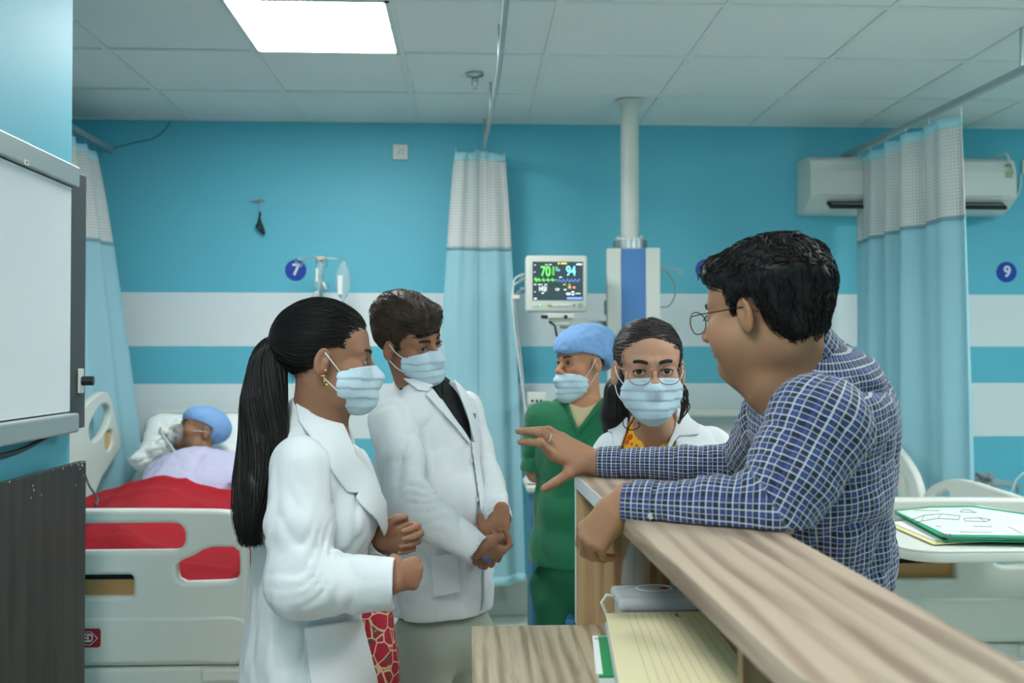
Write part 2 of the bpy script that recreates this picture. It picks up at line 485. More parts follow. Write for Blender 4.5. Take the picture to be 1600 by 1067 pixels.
def wood_mat(name, c1, c2, axis='Y', rough=0.42, sc_=1.0, rot=0.0):
    m = mat(name, c1, rough); t = NT(m)
    tc = t.n('TexCoord'); mp = t.n('Mapping'); t.l(tc.outputs['Object'], mp.inputs[0])
    s = {'Y': (19, 1.2, 19), 'Z': (19, 19, 1.1), 'X': (1.2, 19, 19)}[axis]
    mp.inputs['Scale'].default_value = tuple(q * sc_ for q in s); mp.inputs['Rotation'].default_value = (0, 0, rot)
    n1 = t.n('TexNoise'); n1.inputs['Scale'].default_value = 1.6; n1.inputs['Detail'].default_value = 7; n1.inputs['Distortion'].default_value = 0.7
    t.l(mp.outputs[0], n1.inputs['Vector'])
    wv = t.n('TexWave', wave_type='BANDS', bands_direction='X' if axis != 'X' else 'Y'); wv.inputs['Scale'].default_value = 0.45; wv.inputs['Distortion'].default_value = 2.5
    wv.inputs['Detail'].default_value = 3; wv.inputs['Detail Scale'].default_value = 1.2
    t.l(mp.outputs[0], wv.inputs['Vector'])
    cr = t.n('ValToRGB'); e = cr.color_ramp.elements
    e[0].position = 0.36; e[0].color = c2; e[1].position = 0.58; e[1].color = c1
    f = t.math('ADD', t.math('MULTIPLY', n1.outputs['Fac'], 0.82), t.math('MULTIPLY', wv.outputs['Fac'], 0.18))
    t.l(f, cr.inputs[0]); t.l(cr.outputs[0], t.b.inputs['Base Color'])
    return m
M_wood = wood_mat('light_walnut_laminate', srgb(178, 158, 138), srgb(134, 112, 94))
M_woodv = wood_mat('walnut_laminate_upright', srgb(188, 156, 116), srgb(142, 108, 78), axis='Z')
M_wooddesk = wood_mat('walnut_laminate_desk', srgb(190, 174, 148), srgb(146, 124, 98), axis='Y', sc_=1.3)
M_wenge = wood_mat('dark_wenge_laminate', srgb(62, 57, 54), srgb(44, 40, 38), axis='Z')
M_wenge.node_tree.nodes['Principled BSDF'].inputs['Roughness'].default_value = 0.5

# ================================================================== room shell
ZC, YB = 2.63, 5.137
XL, XR, YF = -2.75, 5.0, -3.2
MB().box(((XL + XR) / 2, (YF + YB) / 2, -0.05), ((XR - XL) / 2 + .1, (YB - YF) / 2 + .1, 0.05)).build('floor', M_floor)['kind'] = 'structure'
fl = bpy.data.objects['floor']
jm = mat('floor_joint', srgb(150, 150, 140), 0.8)
jb = MB()
for k in range(-4, 9): jb.box((k * 0.6 + 0.05, 3.2, 0.0005), (0.0015, 2.1, 0.0006))
for k in range(4): jb.box((0.5, 2.2 + k * 0.6, 0.0005), (3.2, 0.0015, 0.0006))
jb.build('tile_joint', jm, fl)
MB().box(((XL + XR) / 2, YB + 0.05, ZC / 2 + .1), ((XR - XL) / 2 + .1, 0.05, ZC / 2 + .3)).build('wall_back', M_wall)['kind'] = 'structure'
wb = bpy.data.objects['wall_back']
# the wall_back material reads object Z: keep its origin at world zero (geometry is in world coordinates)
MB().box((XL - 0.05, (YF + YB) / 2, ZC / 2 + .1), (0.05, (YB - YF) / 2, ZC / 2 + .3)).build('wall_left', M_wallplain)['kind'] = 'structure'
MB().box((XR + 0.05, (YF + YB) / 2, ZC / 2 + .1), (0.05, (YB - YF) / 2, ZC / 2 + .3)).build('wall_right', M_wallplain)['kind'] = 'structure'
MB().box(((XL + XR) / 2, YF - 0.05, ZC / 2 + .1), ((XR - XL) / 2 + .1, 0.05, ZC / 2 + .3)).build('wall_front', M_wallplain)['kind'] = 'structure'
sk = MB(); sk.box(((XL + XR) / 2, YB - 0.006, 0.11), ((XR - XL) / 2 - .01, 0.006, 0.108), bev=0.003)
tag(sk.build('baseboard_back', M_skirt), kind='structure')
# near partition carrying the whiteboard
XW = -1.12; YW = 2.745
tag(MB().box((XW - 0.19, (YW + 0.2) / 2 - .4, ZC / 2 - .004), (0.19, (YW - 0.2) / 2 + .4, ZC / 2 - .006), bev=0.004).build('wall_partition', M_wallplain), kind='structure')

# ceiling: slab above, T-bars, every tile a part
cl = MB().box(((XL + XR) / 2, (YF + YB) / 2, ZC + 0.16), ((XR - XL) / 2 + .1, (YB - YF) / 2 + .1, 0.05)).build('ceiling', M_void); cl['kind'] = 'structure'
X0, Y0, T = -0.285, 3.97, 0.6
tb = MB()
for i in range(-4, 10):
    x = X0 + i * T
    if XL < x < XR: tb.box((x, (YF + YB) / 2, ZC + 0.004), (0.012, (YB - YF) / 2, 0.004))
for j in range(-12, 2):
    y = Y0 + j * T
    if YF < y < YB: tb.box(((XL + XR) / 2, y, ZC + 0.0042), ((XR - XL) / 2, 0.012, 0.004))
tb.box(((XL + XR) / 2, YB - 0.01, ZC + 0.0042), ((XR - XL) / 2, 0.01, 0.004))
tb.build('ceiling_bars', M_tbar, cl)
pan = set((round((x - X0) / T - .5), round((y - Y0) / T - .5)) for x, y in PANELS)
tme = {}
for i in range(-5, 9):
    for j in range(-12, 2):
        xa, xb = max(X0 + i * T, XL), min(X0 + (i + 1) * T, XR); ya, yb = max(Y0 + j * T, YF), min(Y0 + (j + 1) * T, YB)
        if xb - xa < .03 or yb - ya < .03 or (i, j) in pan: continue
        key = (round(xb - xa, 3), round(yb - ya, 3))
        if key not in tme:
            b = MB().box((0, 0, 0), ((xb - xa) / 2 - .007, (yb - ya) / 2 - .007, 0.006), bev=0.002, seg=1)
            o = b.build('ceiling_tile', M_tile, cl); tme[key] = o.data
        else:
            o = link('ceiling_tile', tme[key], None, cl)
        dz = random.uniform(-0.0008, 0.0014)
        o.location = ((xa + xb) / 2, (ya + yb) / 2, ZC + 0.0135 + dz)
        o.rotation_euler = (random.uniform(-.002, .003), random.uniform(-.002, .002), random.uniform(-.003, .003))
# light panels
M_led = mat('led_panel', (1, 1, 1, 1), 0.5, emit=(0.98, 1.0, 0.985, 1), estr=PANEL_STRENGTH)
for n_, (x, y) in enumerate(PANELS):
    t_ = empty('ceiling_light', (x, y, ZC), label='square white LED panel glowing in the ceiling grid above the patient side' if n_ == 0 else
               'LED ceiling panel outside the picture, %s' % ['', 'in front of the whiteboard', 'above the counter', 'far behind the counter', 'far behind the whiteboard', 'over the bed under sign 9'][n_],
               cat='ceiling light')
    fr = MB()
    for sx, sy, hx, hy in ((0, 1, .298, .009), (0, -1, .298, .009), (1, 0, .009, .298), (-1, 0, .009, .298)):
        fr.box((x + sx * .289, y + sy * .289, ZC + 0.003), (hx, hy, 0.0042))
    fr.build('frame', M_white, t_)
    MB().box((x, y, ZC + 0.006), (0.281, 0.281, 0.003)).build('diffuser', M_led, t_)

# ================================================================== wall fittings
def wp(px, py, off=0.0): return at(px, py, YB - off)
def R_back(c): return frameM(c, (1, 0, 0), (0, 0, 1))          # local x right, y up, z towards the room (-Y)
M_sgn = mat('sign_blue', srgb(40, 70, 165), 0.35); M_sgw = mat('sign_white', srgb(225, 228, 235), 0.5)
for num, px, py, lab in (('7', 462, 422, 'round blue bed number sign 7 above the patient'), ('8', 1103, 421, 'round blue bed number sign mostly hidden behind the leaning man in glasses'),
                         ('9', 1573, 425, 'round blue bed number sign 9 below the air conditioner')):
    c = wp(px, py, 0.004); s_ = empty('number_sign', (c.x, YB, c.z), label=lab, cat='sign')
    b = MB().cyl((c.x, YB - 0.0045, c.z), (c.x, YB, c.z), 0.056, n=48)
    b.build('disc', M_sgn, s_)
    text('numeral', num, 0.085, R_back((c.x + .002, YB - 0.0055, c.z)), M_sgw, s_, bold=0.002)
c = wp(626, 238)
s_ = empty('wall_socket', (c.x, YB, c.z), label='small square white wall socket left of the middle curtain', cat='socket')
MB().box((c.x, YB - 0.006, c.z), (0.041, 0.006, 0.041), bev=0.004).build('plate', M_white, s_)
b = MB()
for dx, dz in ((-.011, -.008), (.011, -.008), (0, .012), (-.007, .0), (.012, .008)): b.cyl((c.x + dx, YB - 0.0128, c.z + dz), (c.x + dx, YB - 0.009, c.z + dz), 0.0028, n=10)
b.build('pin_hole', M_black, s_)
c = wp(1598, 262)
s_ = empty('wall_socket', (c.x + .02, YB, c.z), label='white wall socket at the right picture edge beside the air conditioner', cat='socket')
MB().box((c.x + .03, YB - 0.01, c.z), (0.041, 0.01, 0.041), bev=0.004).build('plate', M_white, s_)
MB().box((c.x + .03, YB - 0.022, c.z - .005), (0.008, 0.003, 0.014), bev=0.002).build('switch', M_grey, s_)
# hook with rolled black cuff
c = wp(408, 314)
s_ = empty('wall_hook', (c.x, YB, c.z), label='thin metal wall hook holding a coiled black strap', cat='hook')
MB().box((c.x, YB - .008, c.z), (.016, .008, .008), bev=.003).build('base', M_grey, s_)
MB().tube([c + Vector((-.055, -.03, .0)), c + Vector((0, -.02, .0)), c + Vector((.012, -.02, .002))], .0025, 6).tube([c + Vector((-.03, -.03, .006)), c + Vector((.01, -.024, .006))], .002, 6).tube([c + Vector((0, -.02, 0)), c + Vector((.003, -.03, -.03)), c + Vector((0, -.036, -.05)), c + Vector((-.004, -.03, -.046))], .003, 6).build('arm', M_alu, s_)
c2 = wp(409, 350)
s_ = tag(MB().tube(crv([c2 + Vector(v) for v in ((-.002, -.03, .06), (-.004, -.03, .02), (.012, -.028, -.02), (.02, -.03, -.055), (.004, -.026, -.045), (-.014, -.03, -.025), (-.022, -.024, -.018), (-.012, -.036, .0), (-.002, -.03, .045))], 5), .0055, 8)
         .tube(crv([c2 + Vector(v) for v in ((-.004, -.036, .03), (.005, -.04, -.015), (.014, -.036, -.05))], 5), .006, 8).sph(c2 + Vector((-.014, -.036, -.012)), (.01, .01, .014), 10)
         .build('black_strap', M_black, smooth=True), 'coiled black rubber strap hanging from the hook on the back wall', 'strap')
# loose wire on the wall top-left
tag(MB().tube(crv([wp(*p, .006) for p in ((176, 232), (205, 224), (236, 217), (252, 208), (266, 191))], 6), .0022, 6).build('loose_wire', mat('grey_wire', srgb(70, 100, 108), .6), smooth=True),
    'thin loose wire crossing the back wall under the ceiling, top left', 'wire')

# ---- air conditioner
a0, a1 = at(1257, 250, YB - .12), at(1574, 330, YB - .12)
xa, xb = a0.x, a1.x; za, zb = at(1420, 333, YB - .12).z, at(1420, 247, YB - .12).z
ac = empty('air_conditioner', ((xa + xb) / 2, YB, za), label='white split air conditioner on the back wall behind the right curtain', cat='air conditioner')
prof = [(0, zb), (-.15, zb - .005), (-.195, zb - .03), (-.215, zb - .09), (-.215, za + .075), (-.20, za + .062), (-.13, za + .02), (-.09, za), (0, za)]
def prism(prof, x0, x1, m, name, parent, bev=0.0):
    b = MB(); A = [b.bm.verts.new((x0, YB + y, z)) for y, z in prof]; Bv = [b.bm.verts.new((x1, YB + y, z)) for y, z in prof]
    n = len(prof)
    b.bm.faces.new(A); b.bm.faces.new(Bv[::-1])
    for i in range(n): b.bm.faces.new((A[i], Bv[i], Bv[(i + 1) % n], A[(i + 1) % n]))
    if bev: bmesh.ops.bevel(b.bm, geom=list(b.bm.edges), offset=bev, segments=2, profile=.5, affect='EDGES')
    return b.build(name, m, parent)
prism(prof, xa, xb, M_white, 'body', ac, bev=.006)
sl = MB(); fx0, fx1 = xa + .1, xb - .06
sl.box(((fx0 + fx1) / 2, YB - .184, za + .038), ((fx1 - fx0) / 2, .008, .046), R=Matrix.Rotation(math.radians(-57), 3, 'X'))
sl.build('outlet', M_void, ac)
MB().box(((fx0 + fx1) / 2, YB - .196, za + .036), ((fx1 - fx0) / 2 - .012, .003, .012), R=Matrix.Rotation(math.radians(-80), 3, 'X'), bev=.001).build('flap', M_grey, ac)
MB().box(((xa + xb) / 2, YB - .2163, za + .078), ((xb - xa) / 2 - .03, .001, .0012)).build('seam', M_grey, ac)
st = wp(1562, 283); k = (YB - .218) / YB
stx, stz = xb - .045, zb - .075
MB().box((stx, YB - .2165, stz - .028), (.02, .001, .017)).build('sticker', mat('green_sticker', srgb(150, 178, 130), .6), ac)
b = MB()
for q in range(12):
    a = math.radians(15 * q + 8); b.box((stx - .002 + .013 * math.cos(a), YB - .2166, stz + .012 + .012 * math.sin(a)), (.003, .001, .002))
b.build('sticker', mat('red_sticker', srgb(170, 70, 66), .6), ac)
MB().tube(crv([(xb - .07, YB - .1, zb + .004), (xb - .055, YB - .2, zb + .01), (xb - .045, YB - .225, zb - .03), (xb - .02, YB - .22, zb - .09), (xb + .012, YB - .12, zb - .17), (xb + .07, YB - .05, zb - .21), (xb + .12, YB - .03, zb - .15), (xb + .135, YB - .02, zb - .06)], 6), .006, 8).build('cord', M_white, ac, smooth=True)

# ---- sprinkler
c = onz(742, 117, ZC)
s_ = empty('sprinkler', (c.x, c.y, ZC), label='small steel ceiling sprinkler beside the curved curtain rail', cat='sprinkler')
MB().lathe([(0, 0), (.04, 0), (.038, -.006), (.012, -.008), (.012, -.02), (.016, -.022), (.016, -.03), (.006, -.032), (0, -.032)], c=c + Vector((0, 0, .002)), n=20).build('escutcheon', M_steel, s_, smooth=True)
MB().tube([c + Vector((-.012, 0, -.03)), c + Vector((-.013, 0, -.045)), c + Vector((0, 0, -.06)), c + Vector((.013, 0, -.045)), c + Vector((.012, 0, -.03))], .0022, 6).lathe([(0, -.06), (.015, -.061), (.015, -.064), (0, -.064)], c=c, n=16).build('deflector', M_steel, s_)

# ================================================================== curtain rails
ZR = 2.47
def rail(name, pts, lab, w=.012, h=.014):
    o = empty(name, pts[0], label=lab, cat='curtain rail', group=None)
    b = MB(); pts = [Vector(p) for p in pts]
    for p, q in zip(pts, pts[1:]):
        d = q - p; R = Matrix.Rotation(math.atan2(d.y, d.x), 3, 'Z'); b.box((p + q) / 2, (d.length / 2 + .004, w, h), R=R, bev=.003, seg=1)
    b.build('track', M_alu, o)
    for p in pts[1:-1:max(1, len(pts) // 4)] + [pts[-1]]:
        MB().cyl((p.x, p.y, p.z + h), (p.x, p.y, ZC + .004), .006, n=10).build('hanger', M_alu, o)
    return o
rail('curtain_rail', [(-1.895, YB, ZR), (-1.90, 3.2, ZR), (-1.9, 1.8, ZR)], 'straight aluminium curtain rail at the far left by the partition')
rail('curtain_rail', [(2.035, YB, ZR), (2.10, 3.56, ZR), (2.13, 2.6, ZR)], 'straight aluminium curtain rail crossing the ceiling at the right')
midp = [onz(px, py, ZR) for px, py in ((758, 222), (764, 195), (771, 160), (778, 120), (783, 80), (787, 40), (791, 0))]
midp = [Vector((midp[0].x - .0, YB, ZR))] + midp + [midp[-1] + (midp[-1] - midp[-2]) * 2]
rail('curtain_rail', [tuple(p) for p in crv(midp, 3)], 'curved steel curtain rail above the middle curtain', w=.009, h=.009)

# ---- curtains: mesh-topped cloth in folds
def curtain_mats():
    m = mat('curtain_mesh', srgb(222, 222, 218), 0.8); t = NT(m)
    a = t.n('Attribute', attribute_name='cl'); sp = t.n('SeparateXYZ'); t.l(a.outputs['Vector'], sp.inputs[0])
    def hole(v): return t.math('GREATER_THAN', t.math('ABSOLUTE', t.math('SUBTRACT', t.math('FRACT', t.math('MULTIPLY', v, 68.0)), 0.5)), 0.27)
    f = t.math('MAXIMUM', hole(sp.outputs['X']), hole(sp.outputs['Y']))
    t.l(t.math('ADD', t.math('MULTIPLY', f, 0.38), 0.52), t.b.inputs['Alpha'])
    m2 = mat('curtain_cloth', srgb(180, 224, 233), 0.85, sheen=0.15)
    t = NT(m2)
    a = t.n('Attribute', attribute_name='cl'); sp = t.n('SeparateXYZ'); t.l(a.outputs['Vector'], sp.inputs[0])
    no = t.n('TexNoise'); no.inputs['Scale'].default_value = 7; no.inputs['Detail'].default_value = 5
    mp = t.n('Mapping'); mp.inputs['Scale'].default_value = (1, 1.6, 1); t.l(a.outputs['Vector'], mp.inputs[0]); t.l(mp.outputs[0], no.inputs['Vector'])
    bp = t.n('Bump'); bp.inputs['Strength'].default_value = 0.45; bp.inputs['Distance'].default_value = 0.02
    t.l(no.outputs['Fac'], bp.inputs['Height']); t.l(bp.outputs[0], t.b.inputs['Normal'])
    # woven cloth lets some light through
    tr = t.n('BsdfTranslucent'); tr.inputs[0].default_value = srgb(184, 230, 240)
    ms = t.n('MixShader'); ms.inputs[0].default_value = 0.32
    out = m2.node_tree.nodes['Material Output']
    t.l(t.b.outputs[0], ms.inputs[1]); t.l(tr.outputs[0], ms.inputs[2]); t.l(ms.outputs[0], out.inputs[0])
    return m, m2
M_cmesh, M_cloth = curtain_mats()
M_hem = mat('curtain_hem', srgb(170, 220, 230), 0.85)
def curtain(label, top, bot, zt, zb, zm, amp, waves, seed, nu=150, sag=0.0, cloth=None, hooks=True, topdrop=None):
    """top/bot: plan polylines (x,y) at the top and the bottom; cloth folds perpendicular to them"""
    rs = np.random.RandomState(seed); ph = rs.rand(6) * 6.28; wv = [waves * (0.75 + 0.5 * rs.rand()) for _ in range(4)]
    def along(pl, u):
        pl = np.array(pl, float); L = np.r_[0, np.cumsum(np.linalg.norm(np.diff(pl, axis=0), axis=1))]; s = u * L[-1]
        x = np.interp(s, L, pl[:, 0]); y = np.interp(s, L, pl[:, 1]); i = min(np.searchsorted(L, s, 'right'), len(pl) - 1)
        d = pl[i] - pl[i - 1]; d /= np.linalg.norm(d); return np.array((x, y)), np.array((-d[1], d[0]))
    nv = 60
    V = np.zeros((nu + 1, nv + 1, 3)); C = np.zeros((nu + 1, nv + 1, 3))
    for i in range(nu + 1):
        u = i / nu; pt, nt_ = along(top, u); pb, nb_ = along(bot, u)
        f1 = math.sin(6.283 * waves * u + ph[0] + 1.2 * math.sin(6.283 * u * 1.3 + ph[1])); f2 = math.sin(6.283 * wv[1] * 0.5 * u + ph[2])
        zt_ = zt - (topdrop(u) if topdrop else 0.0) - sag * (0.5 - 0.5 * math.cos(6.283 * waves * 1.0 * u + ph[3]))
        for j in range(nv + 1):
            v = j / nv; e = v ** 0.8
            a = amp * (0.55 + 0.6 * e) * (0.7 * f1 + 0.45 * f2 * e) + amp * 0.25 * math.sin(6.283 * wv[2] * 1.7 * u + ph[4] + 1.5 * v)
            p = pt * (1 - e) + pb * e + (nt_ * (1 - e) + nb_ * e) * a
            z = zt_ + (zb - zt_) * v
            V[i, j] = (p[0], p[1], z)
    s = np.concatenate([np.zeros((1, nv + 1)), np.cumsum(np.linalg.norm(np.diff(V, axis=0), axis=2), axis=0)])
    C[..., 0] = s[:, nv // 2][:, None]; C[..., 1] = V[..., 2]
    root = empty('privacy_curtain', (float(V[nu // 2, 0, 0]), float(V[nu // 2, 0, 1]), zb), label=label, cat='curtain')
    def piece(name, z1, z0, m, th, nj):
        X = np.zeros((nu + 1, nj + 1, 3)); K = np.zeros((nu + 1, nj + 1, 3))
        for i in range(nu + 1):
            zz = np.linspace(min(z1, V[i, 0, 2]) if z1 < 50 else V[i, 0, 2], z0 if z0 > -50 else V[i, 0, 2] - .045, nj + 1)
            for a in range(3): X[i, :, a] = np.interp(-zz, -V[i, :, 2], V[i, :, a])
            X[i, :, 2] = zz; K[i, :, 0] = C[i, 0, 0]; K[i, :, 1] = zz
        n = (nu + 1) * (nj + 1); I = np.arange(n).reshape(nu + 1, nj + 1)
        Q = np.stack([I[:-1, :-1], I[1:, :-1], I[1:, 1:], I[:-1, 1:]], -1).reshape(-1, 4)
        Kf = K.reshape(-1, 3)
        o = raw_mesh(name, X.reshape(-1, 3), Q, m, root, vecs={'cl': lambda _: Kf})
        md = o.modifiers.new('solid', 'SOLIDIFY'); md.thickness = th; md.offset = 0
        return o
    piece('mesh_panel', 99, zm, M_cmesh, .0016, 24)
    piece('cloth_panel', zm, zb, cloth or M_cloth, .002, 50)
    piece('top_band', 99, -99, M_hem, .005, 2)
    piece('seam_band', zm + .006, zm - .010, mat('curtain_seam', srgb(120, 160, 172), .8), .005, 2)
    piece('bottom_hem', zb + .045, zb, M_hem, .006, 2)
    if hooks:
        for i in np.linspace(2, nu - 2, max(5, int(waves) + 2)).astype(int):
            p = Vector(V[i, 0]); r = Vector((pt_rail(p).x, pt_rail(p).y, ZR - .012)) if False else Vector((p.x, p.y, ZR - .012))
            MB().tube([p + Vector((0, 0, -.02)), p + Vector((.003, 0, -.005)), r], .0018, 6).build('hook', M_steel, root)
    return root
# left
pa = at(186, 240, 4.95); 
curtain('pale blue privacy curtain with mesh top at the far left behind the whiteboard',
        [(-1.90, 3.9), (-1.90, 4.3), (-1.905, 4.97)], [(-1.90, 3.7), (-1.82, 4.4), (-1.60, 5.03)], 2.425, .17, 1.95, .045, 6.5, 3, sag=.012)
# middle: gathered at the wall
pm0, pm1 = at(712, 300, 4.93), at(789, 300, 4.95); qm0, qm1 = at(668, 900, 4.9), at(824, 900, 4.9)
zt_mid = at(752, 234, 5.0).z
curtain('pale blue privacy curtain gathered in the middle of the back wall',
        [(pm0.x, 4.93), (.07, 5.0), (pm1.x, 4.95)], [(qm0.x, 4.90), ((qm0.x + qm1.x) / 2, 4.84), (qm1.x, 4.94)], zt_mid, at(750, 914, 4.9).z, at(750, 388, 4.93).z, .034, 2.1, 5,
        topdrop=lambda u: 0.0 if .4 < u < .65 else .018 + .02 * abs(u - .5))
# right
curtain('pale blue privacy curtain with mesh top at the right before the air conditioner',
        [(2.04, 5.0), (2.06, 4.5), (2.085, 4.02)], [(2.03, 5.0), (2.08, 4.5), (2.12, 4.0)], 2.43, .2, 1.985, .05, 4.6, 9, sag=.01)

# ================================================================== ceiling pendant, monitor
c = at(984, 300, 4.66)
pd_ = empty('ceiling_pendant', (c.x, c.y, ZC), label='white and blue medical supply column hanging from a ceiling pole', cat='medical pendant')
MB().cyl((c.x, c.y, ZC), (c.x, c.y, at(984, 378, 4.66).z), .044, n=32).build('pole', M_white, pd_, auto=40)
MB().cyl((c.x, c.y, ZC), (c.x, c.y, ZC - .012), .07, n=32).build('ceiling_flange', M_white, pd_, auto=40)
zf = at(984, 392, 4.66).z; zt = at(984, 377, 4.66).z
MB().cyl((c.x, c.y, zf), (c.x, c.y, zt), .083, n=32).build('collar', M_steel, pd_, auto=40)
MB().cyl((c.x, c.y, zt), (c.x, c.y, zt + .012), .072, n=32).build('collar_plate', M_white, pd_, auto=40)
for q in range(8):
    a = q * math.pi / 4 + .2
    MB().cyl((c.x + .062 * math.cos(a), c.y + .062 * math.sin(a), zt + .012), (c.x + .062 * math.cos(a), c.y + .062 * math.sin(a), zt + .024), .007, n=6).build('bolt', M_steel, pd_)
rz = math.radians(-9); R = Matrix.Rotation(rz, 3, 'Z'); zb_ = .62
fx = at(996, 395, 4.54); cx, cy = fx.x, 4.66; hz = (zf - zb_) / 2; zc_ = (zf + zb_) / 2
def lc(x, y, z=0): v = R @ Vector((x, y, 0)); return Vector((cx + v.x, cy + v.y, z))
MB().box(lc(0, 0, zc_), (.118, .12, hz), R=R, bev=.008).build('column_core', M_grey, pd_)
for s in (-1, 1): MB().box(lc(s * .092, -.122, zc_), (.034, .012, hz), R=R, bev=.006).build('corner_profile', M_white, pd_)
MB().box(lc(0, -.118, zc_), (.058, .008, hz - .004), R=R).build('front_panel', M_blue, pd_)
MB().box(lc(-.119, -.01, zc_ + .1), (.006, .06, hz - .1), R=R, bev=.002).build('side_panel', M_blue, pd_)
MB().box(lc(-.122, .085, zc_), (.008, .02, hz), R=R, bev=.004).box(lc(-.122, -.10, zc_), (.008, .012, hz), R=R, bev=.004).build('side_profile', M_alu, pd_)
for z in (1.62, 1.05): MB().box(lc(-.13, .0, z), (.01, .05, .035), R=R, bev=.004).build('bracket', M_grey, pd_)
b = MB()
for q in (-.02, .02): b.cyl(lc(-.138, q, 1.635), lc(-.142, q, 1.635), .008, n=12)
b.build('socket_hole', M_black, pd_)
MB().tube(crv([lc(.125, -.02, z) + Vector((dx, 0, 0)) for dx, z in ((0, 1.82), (.06, 1.81), (.10, 1.80), (.115, 1.79), (.11, 1.775), (.098, 1.78), (.10, 1.795))], 4), .0035, 6).build('hook_arm', M_alu, pd_, smooth=True)
MB().tube(crv([lc(.122, -.03, z) + Vector((dx, 0, 0)) for dx, z in ((0, 1.80), (.04, 1.79), (.075, 1.74), (.08, 1.68), (.05, 1.625), (.0, 1.62))], 5), .004, 6).build('hose', M_grey, pd_, smooth=True)
# device box low behind the nurse
c = at(838, 622, 4.7)
d_ = empty('socket_unit', c, label='pale socket box with dark sockets behind the nurse in green', cat='socket')
MB().box(c, (.045, .04, .03), bev=.006).build('housing', M_white, d_)
b = MB()
for q in (-.022, 0, .02): b.cyl(c + Vector((q, -.041, -.012)), c + Vector((q, -.038, -.012)), .007, n=12)
b.build('socket_hole', M_black, d_)
MB().box(c + Vector((0, (YB - c.y) / 2 + .01, 0)), (.02, (YB - c.y) / 2 - .012, .015)).build('wall_bracket', M_grey, d_)
# monitor and arm
mY = 4.38
m0, m1 = at(822, 487, mY), at(918, 399, mY)
mc = (m0 + m1) / 2; hw, hh = (m1.x - m0.x) / 2, (m1.z - m0.z) / 2
mon = empty('patient_monitor', mc, label='white patient monitor showing 70 and 94 on a pendant arm', cat='monitor')
MB().box((mc.x, mY + .045, mc.z), (hw, .045, hh), bev=.012, seg=3).build('housing', M_white, mon, auto=40)
s0, s1 = at(832, 469, mY), at(911, 409, mY)
MB().box(((s0.x + s1.x) / 2, mY - .0005, (s0.z + s1.z) / 2), ((s1.x - s0.x) / 2, .0012, (s1.z - s0.z) / 2)).build('screen', mat('screen_dark', srgb(30, 42, 46), .25, emit=srgb(62, 82, 86), estr=.75), mon)
E = lambda n, c, s=1.3: mat(n, c, .5, emit=c, estr=s)
g, cy_, wh, ye, bl, rd = E('screen_green', srgb(120, 240, 90)), E('screen_cyan', srgb(130, 240, 240)), E('screen_white', srgb(235, 240, 240)), E('screen_yellow', srgb(235, 215, 80)), E('screen_blue', srgb(120, 150, 245)), E('screen_red', srgb(240, 120, 120))
def sp_(px, py): return at(px, py, mY - .0035)
for s, px, py, h, m_, sx in (('70', 852.5, 424.5, .064, g, .72), ('94', 892, 424, .064, cy_, .72), ('143/', 848, 451.5, .034, wh, .66), ('109', 870.5, 452.5, .017, wh, .8), ('18', 889.5, 449, .018, ye, .85)):
    text('reading', s, h, R_back(sp_(px, py)), m_, mon, ext=.0003, sx=sx, bold=h * .006)
def trace(pts, m_, r=.0011, name='trace'):
    MB().tube([sp_(*p) for p in pts], r, 4).build(name, m_, mon)
eg = [(835, 438), (836.5, 433), (838, 441), (839, 435), (840, 438)]
for k in range(4): x = 841 + k * 7; eg += [(x, 437.5), (x + 1, 434.5), (x + 1.6, 440), (x + 2.4, 437.5)]
trace(eg + [(869, 437.5)], g, .0013)
wv_ = [(870, 437)]
for k in range(6): x = 872 + k * 6.2; wv_ += [(x, 440.5), (x + 2.2, 435.5), (x + 3.6, 438), (x + 5, 440)]
trace(wv_[:-1], bl, .0010)
def dash(px, py, w_, h_, m_, name='readout'):
    p = sp_(px, py); MB().box(p, (w_ * mY / 3000, .0003, h_ * mY / 3000)).build(name, m_, mon)
for a in ((881, 411.5, 9, 2, ye), (873, 411.5, 3, 2, ye), (898, 466, 24, 3, bl), (854, 413.5, 4, .9, wh), (860, 413.5, 4, .9, wh), (836, 444.5, 4, 1, wh), (844, 444.5, 7, 1, wh), (853, 444.5, 4, 1, wh),
          (882, 444.5, 4, 1, ye), (889.5, 444.5, 3, 1, ye), (873, 422, 3, 3.5, bl), (876, 433, 4, 1.2, wh), (848, 458, 4, 1.2, wh), (888, 459, 6, 3, wh), (895, 456, 4, 1.8, wh), (895, 460, 4, 1.8, wh),
          (897, 449, 4, 3, rd), (903, 458.5, 8, 1, wh), (836, 414, 2, 1, wh), (835.5, 425, 2, 1, wh), (836, 456, 2, 1, wh), (836.5, 466.5, 4, 2, wh), (883, 452.5, 4, 1.4, wh), (905, 413, 9, 2, wh)): dash(*a)
for k in range(6):
    dash(864.5, 417.5 + k * 2.3, 3.0, .9, g); 
    if k < 3: dash(869.5, 417.5 + k * 2.3, 3, .9, g)
for k, (px, m_) in enumerate(((836, M_paper), (844, g), (859, mat('amber_key', srgb(220, 180, 50), .5)), (867, M_paper), (874, M_paper), (881, M_paper), (889, M_paper), (897, M_darkgrey))):
    MB().box(sp_(px, 477), (.009 if m_ is not M_darkgrey else .003, .003, .004) if m_ is not g else (.003, .002, .003), bev=.001).build('button', m_, mon)
p = sp_(907, 477); MB().cyl(p + Vector((0, .002, 0)), p + Vector((0, -.01, 0)), .010, n=20).build('knob', M_grey, mon, auto=40)
q0, q1 = at(845, 490, mY), at(890, 500, mY)
arm = pd_
MB().box((mc.x + .01, mY + .05, q0.z - .01), (.07, .05, .012), bev=.004).box((mc.x + .02, mY + .05, q0.z - .035), (.045, .035, .016), bev=.004).build('mount_plate', M_white, arm)
